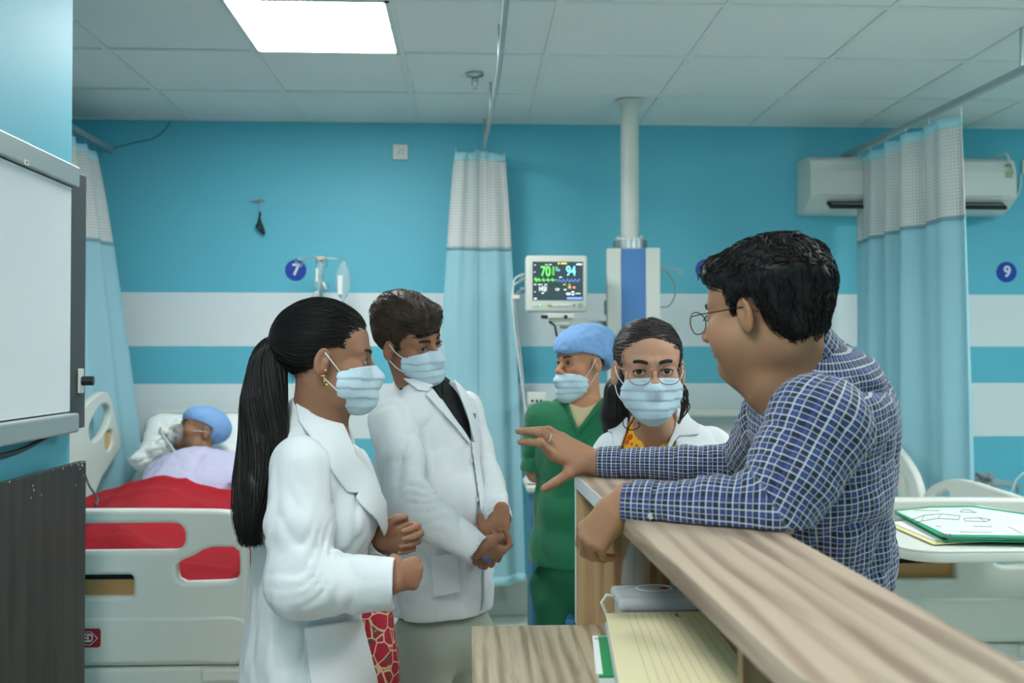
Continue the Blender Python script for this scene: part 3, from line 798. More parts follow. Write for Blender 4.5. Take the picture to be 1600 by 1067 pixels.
b = MB(); e0 = Vector((mc.x + .04, mY + .06, q0.z - .045)); e1 = lc(-.14, -.0, q0.z - .045); d = e1 - e0
b.box((e0 + e1) / 2, (d.length / 2, .03, .022), R=Matrix.Rotation(math.atan2(d.y, d.x), 3, 'Z'), bev=.006); b.build('beam', M_white, arm)
b = MB()
for px in (848, 853, 884): b.cyl(at(px, 495, mY), at(px, 495, mY - .02), .009, n=10)
b.build('clamp_knob', M_black, arm)
MB().tube(crv([at(858, 502, mY), at(866, 508, mY), at(869, 520, 4.45), at(872, 540, 4.5), at(874, 620, 4.6)], 5), .005, 6).build('cable', M_black, mon, smooth=True)
# patient leads from the monitor
for i, pts in enumerate((((820, 430), (806, 434), (802, 450), (803, 500), (810, 560), (818, 620), (824, 665), (826, 740)), ((820, 437), (804, 445), (800, 470), (806, 520), (814, 590), (822, 660), (826, 740)), ((820, 451), (810, 456), (805, 470), (812, 540), (820, 620), (828, 700)))):
    MB().tube(crv([at(px, py, mY + .05 + .02 * i - .002 * k) for k, (px, py) in enumerate(pts)], 6), .0042, 7).build('lead', M_cable, mon, smooth=True)
for py in (429, 436, 451): MB().cyl(at(822, py, mY + .05), at(812, py, mY + .05), .007, .005, n=10).build('plug', M_grey, mon)
p = at(806, 464, mY + .03); MB().box(p, (.018, .006, .010), bev=.003).build('connector', M_white, mon)

# ================================================================== beds
def bed(xc, yf, label, sign, brand=False):
    o = empty('hospital_bed', (xc, yf, 0), label=label, cat='hospital bed')
    MF = frameM((xc, yf, 0), (1, 0, 0), (0, 0, 1))
    ol = smoothpoly([(-.50, .46), (-.50, .60), (-.498, .80), (-.49, .875), (-.45, .905), (-.3, .912), (0, .914), (.3, .912), (.45, .905), (.49, .875), (.498, .80), (.50, .60), (.50, .46), (.48, .44), (.3, .44), (0, .44), (-.3, .44), (-.48, .44)], 5)
    s1 = rrect(-.31, .788, .31, .872, .035)
    s2 = [(.284, .745), (.30, .728 + .03), (.335, .772), (.365, .79), (.39, .797), (.455, .797), (.472, .785), (.475, .76), (.475, .715), (.465, .698), (.44, .693), (.31, .690), (.29, .70), (.284, .72)]
    s3 = [(-x, z) for x, z in s2][::-1]
    s4 = rrect(-.156, .650, .156, .716, .014)
    plate('footboard', [ol, s1, s2, s3, s4], .05, M_bed, o, MF, bev=.012)
    MB().box((xc, yf + .012, .668), (.17, .004, .028)).build('handle_inset', M_tan, o)
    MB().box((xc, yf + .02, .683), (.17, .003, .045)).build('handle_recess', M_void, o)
    plate('footboard_apron', [smoothpoly([(-.49, .455), (-.492, .58), (-.3, .588), (0, .59), (.3, .588), (.492, .58), (.49, .455), (.3, .45), (0, .448), (-.3, .45)], 4)], .064, M_bed, o, MF, bev=.01)
    if brand:
        pm = frameM((xc, yf - .034, 0), (1, 0, 0), (0, 0, 1))
        pl = plate('maker_plate', [rrect(-.064, .502, .064, .558, .008)], .005, mat('maker_red', srgb(150, 28, 34), .4), o, pm, bev=.001)
        hx = [(-.056, .53), (-.035, .514), (.035, .510), (.056, .53), (.035, .55), (-.035, .546)]
        b = MB()
        for a, q in zip(hx, hx[1:] + hx[:1]): b.tube([(xc + a[0], yf - .037, a[1]), (xc + q[0], yf - .037, q[1])], .0009, 4)
        b.build('emblem', M_paper, pl)
        text('lettering', 'UNITED', .034, frameM((xc, yf - .0375, .530), (1, 0, 0), (0, 0, 1)), M_paper, pl, bold=.0008, sx=.70)
    # bumper / frame
    MB().box((xc, yf + .02, .405), (.47, .04, .03), bev=.012).box((xc - .43, yf + .02, .41), (.07, .05, .022), bev=.01).box((xc + .43, yf + .02, .41), (.07, .05, .022), bev=.01).build('end_frame', M_bed, o)
    yh = YB - .10; L = yh - yf
    for s in (-1, 1): MB().box((xc + s * .40, (yf + yh) / 2, .42), (.02, L / 2 - .03, .03), bev=.005).build('side_beam', M_bed, o)
    MB().box((xc, (yf + yh) / 2, .47), (.44, L / 2 - .05, .02), bev=.005).build('deck', M_grey, o)
    for x in (-1, 1):
        for y in (yf + .2, yh - .25):
            cst = MB().cyl((xc + x * .38, y, .12), (xc + x * .38, y, .40), .022, n=14).build('leg', M_bed, o)
            MB().cyl((xc + x * .38 - .02, y, .062), (xc + x * .38 + .02, y, .062), .062, n=24).build('caster', M_darkgrey, cst)
    # headboard
    MH = frameM((xc, yh, 0), (1, 0, 0), (0, 0, 1)); zt = 1.105
    oh = smoothpoly([(-.50, .55), (-.50, .9), (-.495, 1.03), (-.46, 1.09), (-.38, zt), (0, zt + .003), (.38, zt), (.46, 1.09), (.495, 1.03), (.50, .9), (.50, .55), (.3, .53), (-.3, .53)], 5)
    plate('headboard', [oh, rrect(-.30, .985, .30, 1.062, .03), rrect(-.46, .955, -.36, .99, .016), rrect(.36, .955, .46, .99, .016)], .045, M_bed, o, MH, bev=.012)
    return o, yf, yh
bed7, yf7, yh7 = bed(-1.18, 3.0, 'white hospital bed under sign 7 with the patient and red blanket', 7, True)
bed8, yf8, yh8 = bed(1.44, 3.12, 'white hospital bed partly hidden behind the leaning man in checked shirt', 8)
def side_plate(name, X, pxs, holes, parent, th=.035, m=None):
    """side rail cut in the plane x = X; outline given where it shows"""
    f = lambda L: [(p.y, p.z) for p in (onx(a, b, X) for a, b in L)]
    M = Matrix(((0, 0, 1, X), (1, 0, 0, 0), (0, 1, 0, 0), (0, 0, 0, 1)))
    return plate(name, [smoothpoly(f(pxs), 4)] + [smoothpoly(f(h), 4) for h in holes], th, m or M_bed, parent, M, bev=.009)
r7 = side_plate('side_rail', -1.70, [(60, 762), (90, 690), (122, 640), (146, 617), (160, 612), (168, 622), (176, 655), (184, 695), (176, 712), (155, 745), (140, 775), (110, 800)],
           [[(133, 672), (140, 650), (152, 633), (164, 634), (167, 648), (161, 668), (150, 684), (138, 690)], [(158, 688), (160, 676), (169, 672), (171, 690), (166, 703), (160, 702)]], bed7)
side_plate('rail_inset', -1.705, [(158, 688), (160, 676), (169, 672), (171, 690), (166, 703), (160, 702)], [], r7, th=.006, m=M_cream)
x8 = 1.93
side_plate('side_rail', x8, [(1446, 800), (1446, 785), (1450, 771), (1465, 756), (1494, 748), (1525, 753), (1552, 762), (1581, 771), (1625, 788), (1668, 812), (1690, 850), (1680, 880), (1600, 880), (1480, 850)],
           [[(1466, 792), (1466, 776), (1480, 767), (1488, 768), (1491, 780), (1491, 796)], [(1524, 796), (1524, 782), (1535, 778), (1560, 782), (1585, 792), (1590, 800), (1565, 806), (1535, 806)]], bed8)
side_plate('side_rail', x8, [(1340, 668), (1362, 668), (1385, 678), (1412, 707), (1432, 738), (1442, 770), (1443, 800), (1440, 830), (1380, 826), (1345, 800)],
           [[(1418, 790), (1419, 750), (1416, 740), (1423, 752), (1428, 775), (1428, 792)], [(1350, 790), (1352, 700), (1380, 700), (1396, 716), (1404, 745), (1404, 790)]], bed8)
for X, o, y0 in ((-.66, bed7, 3.3), (.97, bed8, 3.4)):
    for a, b, zt in ((y0, y0 + .62, .80), (y0 + .72, y0 + 1.4, .86)):
        M = Matrix(((0, 0, 1, X), (1, 0, 0, 0), (0, 1, 0, 0), (0, 0, 0, 1)))
        plate('side_rail', [rrect(a, .45, b, zt, .09), rrect(a + .09, zt - .17, b - .09, zt - .06, .04)], .03, M_bed, o, M, bev=.008)
M = Matrix(((0, 0, 1, -1.70), (1, 0, 0, 0), (0, 1, 0, 0), (0, 0, 0, 1)))
plate('side_rail', [rrect(3.2, .45, 3.85, .80, .09), rrect(3.3, .62, 3.75, .74, .04)], .03, M_bed, bed7, M, bev=.008)
# mattresses with raised back
def mattress(o, xc, yf, yh, yk, zk, zh, label, th=.11, hw=.44):
    pr = [(yf + .06, .53), (yk, .53), (yk + .35, .53 + (zk - .53) * .35), (yh - .06, zh)]
    sp = crv([(0, y, z) for y, z in pr], 8)
    b = MB()
    def f(u, v):
        k = u * (len(sp) - 1); i = min(int(k), len(sp) - 2); p = sp[i].lerp(sp[i + 1], k - i); t = (sp[i + 1] - sp[i]).normalized(); n = Vector((0, -t.z, t.y))
        a = v * 6.28318; e = 5.0; ca, sa = math.cos(a), math.sin(a)
        x = hw * math.copysign(abs(ca) ** (2 / e), ca); q = th / 2 * math.copysign(abs(sa) ** (2 / e), sa)
        return Vector((xc + x, 0, 0)) + p + n * (q + th / 2)
    b.grid(f, 40, 40); bmesh.ops.remove_doubles(b.bm, verts=b.bm.verts, dist=1e-4)
    return b.build('mattress', M_sheet, None, smooth=True), f
mt7, f7 = mattress(bed7, -1.18, yf7, yh7, 4.05, .62, .86, '')
tag(mt7, 'white sheeted mattress raised at the head on the bed under sign 7', 'mattress')
mt8, f8 = mattress(bed8, 1.44, yf8, yh8, 4.2, .6, .74, '')
tag(mt8, 'white sheeted mattress of the bed behind the leaning man', 'mattress')
# IV stand
pI = at(502, 470, 4.93)
iv = empty('drip_stand', (pI.x, 4.93, 0), label='slim steel drip stand holding two bags at the head of the bed under sign 7', cat='drip stand')
zt = at(502, 404, 4.93).z
MB().cyl((pI.x, 4.93, .05), (pI.x, 4.93, zt), .009, n=14).build('pole', M_steel, iv, auto=40)
for k in range(5):
    a = k * 1.2566 + .3; MB().tube([(pI.x, 4.93, .075), (pI.x + .2 * math.cos(a), 4.93 + .17 * math.sin(a), .04)], .011, 8).build('leg', M_steel, iv)
h0, h1, h2 = at(466, 404, 4.93), at(502, 403, 4.93), at(536, 406, 4.93)
MB().tube(crv([at(463, 411, 4.9), at(462, 408, 4.9), h0, h1, h2, at(539, 408, 4.9), at(541, 413, 4.9), at(537, 417, 4.9)], 4), .0032, 6).build('hanger', M_steel, iv, smooth=True)
MB().tube(crv([at(463, 404, 4.9), at(465, 414, 4.88), at(470, 416, 4.87), at(474, 408, 4.9)], 4), .003, 6).tube(crv([at(495, 404, 4.9), at(494, 412, 4.88), at(498, 415, 4.87)], 4), .003, 6).tube(crv([at(509, 404, 4.9), at(511, 414, 4.88), at(508, 417, 4.87)], 4), .003, 6).build('hook', M_steel, iv, smooth=True)
c = at(503, 404, 4.92); MB().sph(c, (.018, .014, .012), 14).box(c + Vector((-.015, -.005, 0)), (.012, .01, .010), bev=.003).build('clamp', mat('amber_clip', srgb(205, 188, 170), .5), iv, smooth=True)
M_fluid = mat('drip_bag_film', srgb(200, 224, 226), .15, trans=.5, ior=1.1, alpha=.75)
def bag(c, w_, h_, lab, tube):
    o = empty('drip_bag', c, label=lab, cat='drip bag')
    f = F().ell(c, (w_, .016, h_), k=.01).cap(c + Vector((0, 0, -h_)), c + Vector((0, 0, -h_ - .018)), .006, k=.008).cap(c + Vector((0, 0, h_ * .9)), c + Vector((0, 0, h_ + .012)), .012, k=.008, flat=((0, 1, 0), .3))
    sdf_obj('pouch', f, .003, M_fluid, o)
    MB().box(c + Vector((-.3 * w_, -.018, -.2 * h_)), (w_ * .3, .001, h_ * .55), bev=.0008).build('label', M_paper, o)
    MB().tube(crv(tube, 6), .003, 6).build('drip_tube', M_cable, o, smooth=True)
bag(at(536, 440, 4.88), .040, .088, 'clear drip bag on the right arm of the drip stand', [at(536, 468, 4.88), at(530, 500, 4.88), at(520, 560, 4.88)])
c = at(499, 430, 4.87)
bg = empty('drip_bag', c, label='small clear drip bottle with white clamp on the drip stand pole', cat='drip bag')
sdf_obj('pouch', F().cap(at(500, 416, 4.87), at(496, 445, 4.87), .019, .021, k=.01, flat=((0, 1, 0), .7)).cap(at(496, 445, 4.87), at(498, 455, 4.87), .008, .006), .003, M_fluid, bg)
MB().tube([at(504, 440, 4.86), at(510, 452, 4.86)], [.006, .009], 8).tube([at(498, 455, 4.86), at(492, 458, 4.86), at(485, 466, 4.86)], [.008, .005, .003], 8).build('clamp', M_white, bg, smooth=True)
MB().box(at(496, 430, 4.86) + Vector((0, -.018, 0)), (.006, .002, .035), bev=.001).build('label', M_paper, bg)
# ================================================================== table across bed 8, folders
zT = .872
tb_ = empty('overbed_table', (1.75, 2.75, 0), label='pale rounded overbed table with folders, behind the leaning man', cat='table')
c0 = onz(1396, 838, zT); c1 = onz(1450, 862, zT)
yN = onz(1520, 862, zT).y
plate('table_top', [rrect(c0.x - .06, yN, 2.45, yN + .50, .10)], .030, M_bed, tb_, Matrix.Translation((0, 0, zT - .015)), bev=.007)
plate('table_rim', [rrect(c0.x - .06, yN, 2.45, yN + .50, .10), rrect(c0.x - .03, yN + .03, 2.42, yN + .47, .08)], .008, M_bed, tb_, Matrix.Translation((0, 0, zT - .001)), bev=.003)
MB().box((2.38, yN + .25, .46), (.03, .03, .41), bev=.006).build('column', M_bed, tb_)
MB().box((2.3, yN + .25, .04), (.22, .2, .025), bev=.01).build('base', M_bed, tb_)
def sheet(name, pxs, z, th, m, parent=None, lab=None, cat=None, curl=0):
    P = [onz(a, b, z) for a, b in pxs]; b = MB()
    A = [b.bm.verts.new(p + Vector((0, 0, th))) for p in P]; Bv = [b.bm.verts.new(p) for p in P]; n = len(P)
    b.bm.faces.new(A); b.bm.faces.new(Bv[::-1])
    for i in range(n): b.bm.faces.new((Bv[i], Bv[(i + 1) % n], A[(i + 1) % n], A[i]))
    o = b.build(name, m, parent)
    return tag(o, lab, cat)
M_green = mat('folder_green', srgb(34, 150, 104), .5); M_mint = mat('folder_mint', srgb(212, 226, 220), .6); M_yel = mat('folder_yellow', srgb(226, 216, 158), .7)
M_ink = mat('printed_ink', srgb(120, 110, 104), .7)
zz = zT + .004
f1 = empty('yellow_folder', onz(1420, 835, zz), label='yellow paper folder lowest on the overbed table', cat='folder')
sheet('cover', [(1392, 822), (1500, 806), (1560, 846), (1458, 851)], zz, .003, M_yel, f1)
sheet('papers', [(1394, 818), (1500, 803), (1556, 843), (1460, 846)], zz + .0032, .004, M_paper, f1)
f2 = empty('green_folder', onz(1500, 820, zz), label='green and white hospital folder full of papers on the overbed table', cat='folder')
z2 = zz + .008
sheet('back_cover', [(1398, 803), (1530, 793), (1625, 810), (1640, 848), (1476, 846)], z2, .0025, M_green, f2)
sheet('papers', [(1402, 803), (1530, 794), (1625, 810), (1638, 845), (1482, 843)], z2 + .0028, .009, M_paper, f2)
fc = sheet('front_cover', [(1397, 799), (1452, 792), (1522, 791), (1624, 806), (1640, 842), (1470, 839)], z2 + .0122, .0022, M_green, f2)
sheet('cover_print', [(1402, 799), (1453, 793.5), (1520, 792.6), (1619, 807), (1632, 837), (1478, 835)], z2 + .01465, .0004, M_mint, fc)
for pts in (((1424, 812), (1444, 805), (1470, 803), (1500, 806), (1498, 812), (1466, 810), (1440, 814), (1430, 817)), ((1506, 810), (1530, 809), (1548, 812), (1540, 815), (1508, 814)), ((1500, 800), (1505, 796), (1514, 797), (1525, 801))):
    b = MB(); P = [onz(a, q, z2 + .0156) for a, q in pts]; b.tube(P, .0012, 4, closed=True)
    for k in range(len(P) // 2): b.tube([P[k], P[-1 - k]], .0009, 4)
    b.build('line_drawing', M_ink, fc)
b = MB()
for px, py, wdt in ((1428, 797, 40), (1500, 831, 50), (1462, 822, 8), (1520, 822, 30)):
    b.tube([onz(px, py, z2 + .0155), onz(px + wdt, py + 1, z2 + .0155)], .0010, 4)
for k in range(4): b.tube([onz(1468 + 5 * k, 834, z2 + .0155), onz(1472 + 5 * k, 837.5, z2 + .0155)], .0016, 4)
b.build('printed_line', M_ink, fc)
tag(sheet('paper_sheet', [(1575, 822), (1640, 816), (1660, 834), (1606, 838)], z2 + .0165, .001, M_paper), 'loose white sheet on the green hospital folder', 'paper')
# ---- instrument table by bed 9
c = at(1540, 745, 4.45)
it = empty('instrument_table', (c.x, 4.45, 0), label='steel instrument table behind the right bed rails under sign 9', cat='table')
t0, t1 = at(1497, 752, 4.45), at(1566, 752, 4.45); zt = t0.z
MB().box(((t0.x + t1.x) / 2, 4.45, zt), ((t1.x - t0.x) / 2, .17, .008), bev=.003).build('table_top', M_steel, it)
for x in (t0.x + .01, t1.x - .01):
    for y in (4.3, 4.6): MB().cyl((x, y, 0), (x, y, zt), .009, n=12).build('leg', M_steel, it)
MB().box(((t0.x + t1.x) / 2, 4.45, zt - .25), ((t1.x - t0.x) / 2 - .01, .15, .006), bev=.002).build('shelf', M_steel, it)
bk = empty('crumpled_cloth', at(1515, 742, 4.42), label='grey crumpled cloth bundle on the steel instrument table', cat='cloth')
f = F()
for k in range(7): f.ell(at(1500 + 7 * k + random.uniform(-3, 3), 745 + random.uniform(-4, 2), 4.4 + random.uniform(-.03, .03)), (.028, .03, .016), R=Matrix.Rotation(random.uniform(-.6, .6), 3, 'Y'), k=.006)
f.fn(lambda P: .006 * ridge(P * 30) - .003)
sdf_obj('fabric', f, .004, mat('grey_cloth', srgb(128, 140, 142), .8), bk)
b = MB().tube(crv([at(1600, 738, 4.2), at(1588, 750, 4.2), at(1582, 765, 4.2), at(1574, 790, 4.2), at(1560, 800, 4.2)], 6), .004, 6)
tag(b.build('drip_tube', M_cable, smooth=True), 'thin clear tube hanging over the right bed rail', 'tube')
b = MB().cyl(at(1562, 782, 4.2), at(1574, 794, 4.2), .011, n=12)
# ---- trolley between curtain and nurse
c = at(840, 752, 4.1)
tr = empty('supply_trolley', (c.x, 4.1, 0), label='blue and white supply trolley behind the nurse in green', cat='trolley')
zt = at(840, 757, 4.1).z
MB().box((c.x + .06, 4.1, zt), (.115, .16, .010), bev=.004).build('tray', M_white, tr)
MB().box((c.x + .07, 4.1, zt / 2 - .0), (.105, .15, zt / 2 - .06), bev=.008).build('body', mat('trolley_blue', srgb(44, 110, 150), .45), tr)
for k in range(3): MB().box((c.x + .07, 3.945, .22 + k * .2), (.09, .004, .08), bev=.003).build('drawer_front', M_alu if k == 1 else mat('drawer_blue', srgb(60, 124, 160), .45), tr)
for x in (-.02, .15):
    for y in (3.98, 4.22): MB().cyl((c.x + x, y, .03), (c.x + x + .02, y, .03), .03, n=16).build('wheel', M_black, tr)
b = MB()
c3 = at(832, 748, 4.05)
tag(MB().box(c3 + Vector((0, 0, -.004)), (.03, .04, .012), bev=.003).build('gauze_pack', M_paper), 'small white pack lying on the supply trolley', 'pack')

# ================================================================== whiteboard, dark cabinet on the partition
XB = -1.085
wbd = empty('whiteboard', (XW, 2.0, 1.4), label='large whiteboard with grey channels and dark end frame on the left partition', cat='whiteboard')
ey = onx(136, 400, XB).y; iy = onx(109, 400, XB).y
z1 = onx(112, 263, XB).z; z0 = onx(105, 673, XB).z
z1b = onx(109, 293, XB).z; z0b = onx(105, 643, XB).z
MB().box(((XW + XB) / 2, (ey + .6) / 2, (z1 + z0) / 2), ((XB - XW) / 2 - .002, (ey - .6) / 2, (z1 - z0) / 2), bev=.004).build('backing_frame', M_darkgrey, wbd)
MB().box((XB, (iy + .61) / 2, (z1b + z0b) / 2), (.003, (iy - .61) / 2, (z1b - z0b) / 2)).build('writing_surface', mat('whiteboard_face', srgb(226, 231, 234), .22), wbd)
MB().box((XB + .006, (iy + .02 + .6) / 2, (z1 + z1b) / 2 + .004), (.012, (iy + .02 - .6) / 2, (z1 - z1b) / 2), bev=.003).build('top_channel', M_alu, wbd)
MB().box((XB + .012, (iy + .6) / 2, (z0 + z0b) / 2 - .004), (.018, (iy - .6) / 2, (z0b - z0) / 2), bev=.006).build('pen_tray', M_alu, wbd)
tg = onx(42, 254, XB + .02); q = MB().box((XB + .019, tg.y, tg.z), (.0012, .010, .006)).build('tag', M_paper, wbd)
MB().box((XB + .0199 + .0005, tg.y, tg.z), (.0004, .004, .003)).build('tag_mark', mat('tag_brown', srgb(150, 110, 100), .6), q)
kn = onx(126, 595, XB)
k_ = MB().box((XB + .002, kn.y - .004, kn.z), (.003, .016, .034), bev=.002).build('latch_plate', M_white, wbd)
MB().cyl((XB + .004, kn.y, kn.z), (XB + .034, kn.y + .004, kn.z), .013, n=20).build('knob', M_black, wbd, auto=40)
tag(MB().tube(crv([(XW + .008, y, z) for y, z in ((.8, 1.075), (1.4, 1.10), (2.0, 1.13), (2.3, 1.145), (2.45, 1.15), (2.62, 1.175))], 6), .005, 6).tube(crv([(XW + .009, y, z) for y, z in ((1.9, 1.15), (2.3, 1.14), (2.5, 1.155), (2.66, 1.19))], 6), .004, 6)
    .build('data_cable', M_darkgrey, smooth=True), 'grey cable running under the whiteboard along the partition', 'cable')
XCb = -1.075
pc = onx(133, 719, XCb); zc = pc.z
cb = empty('tall_cabinet', (XCb, 1.6, 0), label='dark brown laminate cabinet below the whiteboard at the left edge', cat='cabinet')
MB().box((XCb - .006, (pc.y + .2) / 2, zc / 2), (.009, (pc.y - .2) / 2, zc / 2 - .001), bev=.0015).build('front_panel', M_wenge, cb)
MB().box((XCb - .0285, (pc.y + .2) / 2, zc / 2 - .01), (.0135, (pc.y - .2) / 2 - .005, zc / 2 - .012)).build('carcass', M_wenge, cb)
b = MB()
for k in range(22):
    y = pc.y - random.random() ** 2 * .5; z = zc - .002 - random.random() ** 3 * .09
    b.box((XCb + .0032, y, z), (.0006, random.uniform(.001, .003), random.uniform(.001, .0025)), R=Matrix.Rotation(random.random() * 3, 3, 'X'))
b.build('chip_mark', mat('chip_pale', srgb(176, 182, 178), .8), cb)

# ================================================================== reception counter
ZL, ZD = 1.115, .785
pFL = onz(899, 741, ZL); pR1 = onz(1597, 1036, ZL); pR2 = onz(1234, 836, ZL); pL1 = onz(1190, 1003, ZL)
dR = (pR2 - pR1).normalized(); yFar = pFL.y
pFR = pR2 + dR * ((yFar - pR2.y) / dR.y)
dL = (pFL - pL1).normalized()
ct = empty('reception_counter', (pFL.x, yFar, 0), label='wood-grain reception counter with raised ledge across the lower right', cat='counter')
yN2 = .70
Lx = lambda y: pFL.x + dL.x / dL.y * (y - yFar)
Rx = lambda y: pFR.x + dR.x / dR.y * (y - yFar)
rr_ = .11; corner = [(Lx(yN2 + rr_) + rr_ - rr_ * math.cos(a), yN2 + rr_ - rr_ * math.sin(a)) for a in np.linspace(0, math.pi / 2, 9)]
ol = [(Lx(yFar), yFar)] + corner + [(Rx(yN2), yN2), (Rx(yFar), yFar)]
plate('ledge_top', [ol], .028, M_wood, ct, Matrix.Translation((0, 0, ZL - .014)), bev=.0015)
M_edge = mat('edge_banding', srgb(196, 200, 206), .4); M_edgew = wood_mat('edge_banding_wood', srgb(176, 164, 146), srgb(140, 124, 106), axis='Y', sc_=2)
b = MB(); e0 = Vector((Lx(yFar), yFar, ZL - .014)); ym = yFar - .42; e1 = Vector((Lx(ym), ym, ZL - .014)); d = e1 - e0
b.box((e0 + e1) / 2 + Vector((-.001, 0, 0)), (d.length / 2, .0012, .0142), R=Matrix.Rotation(math.atan2(d.y, d.x), 3, 'Z')); b.build('edge_strip', M_edge, ct)
# end panel (faces the camera), back panel, near support
xl = Lx(yFar); xr = Rx(yFar)
MB().box(((xl + xr) / 2, yFar - .012, (ZL - .028) / 2), ((xr - xl) / 2, .012, (ZL - .028) / 2 - .001), bev=.001).build('end_panel', M_woodv, ct)
MB().box((xl - .0008, yFar - .012, (ZL - .028 + ZD) / 2), (.0008, .0125, (ZL - .028 - ZD) / 2)).build('edge_strip', M_edge, ct)
b = MB(); L0 = Vector((xr - .012, yFar - .024, 0)); L1 = Vector((Rx(yN2) - .012, yN2, 0)); d = L1 - L0
b.box((L0 + L1) / 2 + Vector((0, 0, (ZL - .028) / 2)), (d.length / 2, .011, (ZL - .028) / 2 - .001), R=Matrix.Rotation(math.atan2(d.y, d.x), 3, 'Z')); b.build('back_panel', M_woodv, ct)
MB().box(((Lx(1.16) + Rx(1.16)) / 2 + .02, 1.16, (ZL + ZD) / 2 - .014), ((Rx(1.16) - Lx(1.16)) / 2 - .045, .010, (ZL - ZD) / 2 - .0145)).build('divider_panel', M_woodv, ct)
dl = onz(737, 968, ZD)
dk = plate('desk_top', [[(dl.x, yFar - .025), (dl.x + .0, .55), (xr - .03 + .02, .55), (xr - .03, yFar - .025)]], .028, M_wooddesk, ct, Matrix.Translation((0, 0, ZD - .014)), bev=.0012)
MB().box((dl.x + .02, 1.5, (ZD - .028) / 2), (.010, .6, (ZD - .028) / 2)).build('desk_side', M_woodv, ct)

# things on the desk
M_trans = mat('translucent_plastic', srgb(222, 228, 232), .22, trans=.25, ior=1.3, alpha=.8)
cB = Vector((at(1022, 935, 1.90).x, 1.90, ZD)); hB = at(1022, 921, 1.90).z - ZD
bx = empty('sharps_box', cB, label='translucent plastic container with clip handle behind the yellow register', cat='container')
f = F().box(cB + Vector((0, 0, hB * .42)), (.073, .055, hB * .42), r=.015).box(cB + Vector((0, 0, hB * .42 + .004)), (.069, .051, hB * .42), r=.012, op='s')
sdf_obj('tub', f, .0035, M_trans, bx)
f = F().box(cB + Vector((0, 0, hB * .88)), (.080, .062, .012), r=.010, k=0).ell(cB + Vector((0, 0, hB * .90)), (.066, .050, .018), k=.01).box(cB + Vector((0, 0, hB * .80)), (.072, .054, .016), r=.008, op='s')
lid = sdf_obj('lid', f, .003, M_trans, bx)
zt = cB.z + hB * .90 + .018
MB().tube([cB + Vector((.035 * math.cos(a), .026 * math.sin(a), hB * .90 + .016)) for a in np.linspace(0, 6.28, 25)[:-1]], .0018, 6, closed=True).build('lid_ring', M_white, lid, smooth=True)
MB().sph(cB + Vector((.018, -.006, hB * .90 + .018)), (.009, .008, .002), 12).build('seal', mat('seal_red', srgb(150, 30, 34), .5), lid, smooth=True)
MB().sph(cB + Vector((.0, .03, hB * .90 + .012)), (.03, .008, .004), 12).build('rim_mark', mat('rim_amber', srgb(190, 130, 40), .5), lid, smooth=True)
hx = cB + Vector((-.080, -.01, hB * .87))
MB().tube([hx + Vector((0, 0, .008)), hx + Vector((-.016, 0, .010)), hx + Vector((-.026, 0, -.004)), hx + Vector((-.014, 0, -.034)), hx + Vector((.004, 0, -.038))], .0032, 8).build('clip_handle', M_white, bx, smooth=True)
cG = Vector((at(992, 900, 2.03).x, 2.03, ZD))
gb = empty('glass_bottle', cG, label='clear bottle with wire ring standing behind the plastic container', cat='bottle')
MB().lathe([(0, .002), (.028, .002), (.030, .012), (.030, .12), (.026, .16), (.012, .20), (.010, .225), (.0085, .225), (.010, .2), (.024, .158), (.028, .12), (.028, .012), (0, .006)], c=cG, n=28).build('vessel', M_clear, gb, smooth=True)
MB().tube([cG + Vector((.004, 0, .02)), cG + Vector((.002, 0, .24)), cG + Vector((.004, 0, .25))], .0022, 8).build('dip_tube', M_clear, gb, smooth=True)
MB().tube([cG + Vector((-.012 + .011 * math.cos(a), 0, .238 + .013 * math.sin(a))) for a in np.linspace(0, 6.28, 19)[:-1]], .0009, 6, closed=True).build('wire_ring', M_steel, gb, smooth=True)

# registers: a tilted stack under the ledge
TL, TR = at(946, 958, 1.74), at(1097, 955, 1.722)
dirn = -ray(895, 702).normalized(); xw = TR - TL; Wd = xw.length; xw.normalize(); dirn = (dirn - xw * dirn.dot(xw)).normalized(); nn = xw.cross(-dirn).normalized()
if nn.z < 0: nn = -nn
def slab(name, o, w_, l_, th, m, parent=None, bev=0.0):
    b = MB(); R = Matrix((xw, dirn, nn)).transposed(); c = o + xw * w_ / 2 + dirn * l_ / 2 - nn * th / 2
    b.box(c, (w_ / 2, l_ / 2, th / 2), R=R, bev=bev, seg=1); return b.build(name, m, parent)
def ruled():
    m = mat('ruled_yellow_paper', srgb(222, 212, 172), .75); t = NT(m)
    tc = t.n('TexCoord'); vt = t.n('VectorMath', operation='DOT_PRODUCT'); t.l(tc.outputs['Object'], vt.inputs[0]); vt.inputs[1].default_value = tuple(xw)
    fr = t.math('FRACT', t.math('MULTIPLY', t.math('SUBTRACT', vt.outputs['Value'], TL.dot(xw)), 78.0))
    ln = t.math('LESS_THAN', fr, .10)
    past = t.math('GREATER_THAN', t.math('SUBTRACT', vt.outputs['Value'], TL.dot(xw)), .028)
    no = t.n('TexNoise'); no.inputs['Scale'].default_value = 30; t.l(tc.outputs['Object'], no.inputs['Vector'])
    t.l(t.mix(t.math('MULTIPLY', t.math('MULTIPLY', ln, past), .55), srgb(222, 212, 172), srgb(150, 142, 96)), t.b.inputs['Base Color']); return m
rg = empty('register_book', TL, label='open yellow ruled register lying in front under the counter ledge', cat='book')
slab('page', TL, Wd, .60, .0015, ruled(), rg)
slab('page_block', TL - nn * .0016 + xw * .002, Wd - .004, .60, .014, M_paper, rg)
slab('cover', TL - nn * .0157 - xw * .002, Wd + .004, .602, .003, mat('cover_grey', srgb(150, 156, 150), .6), rg)
b = MB()
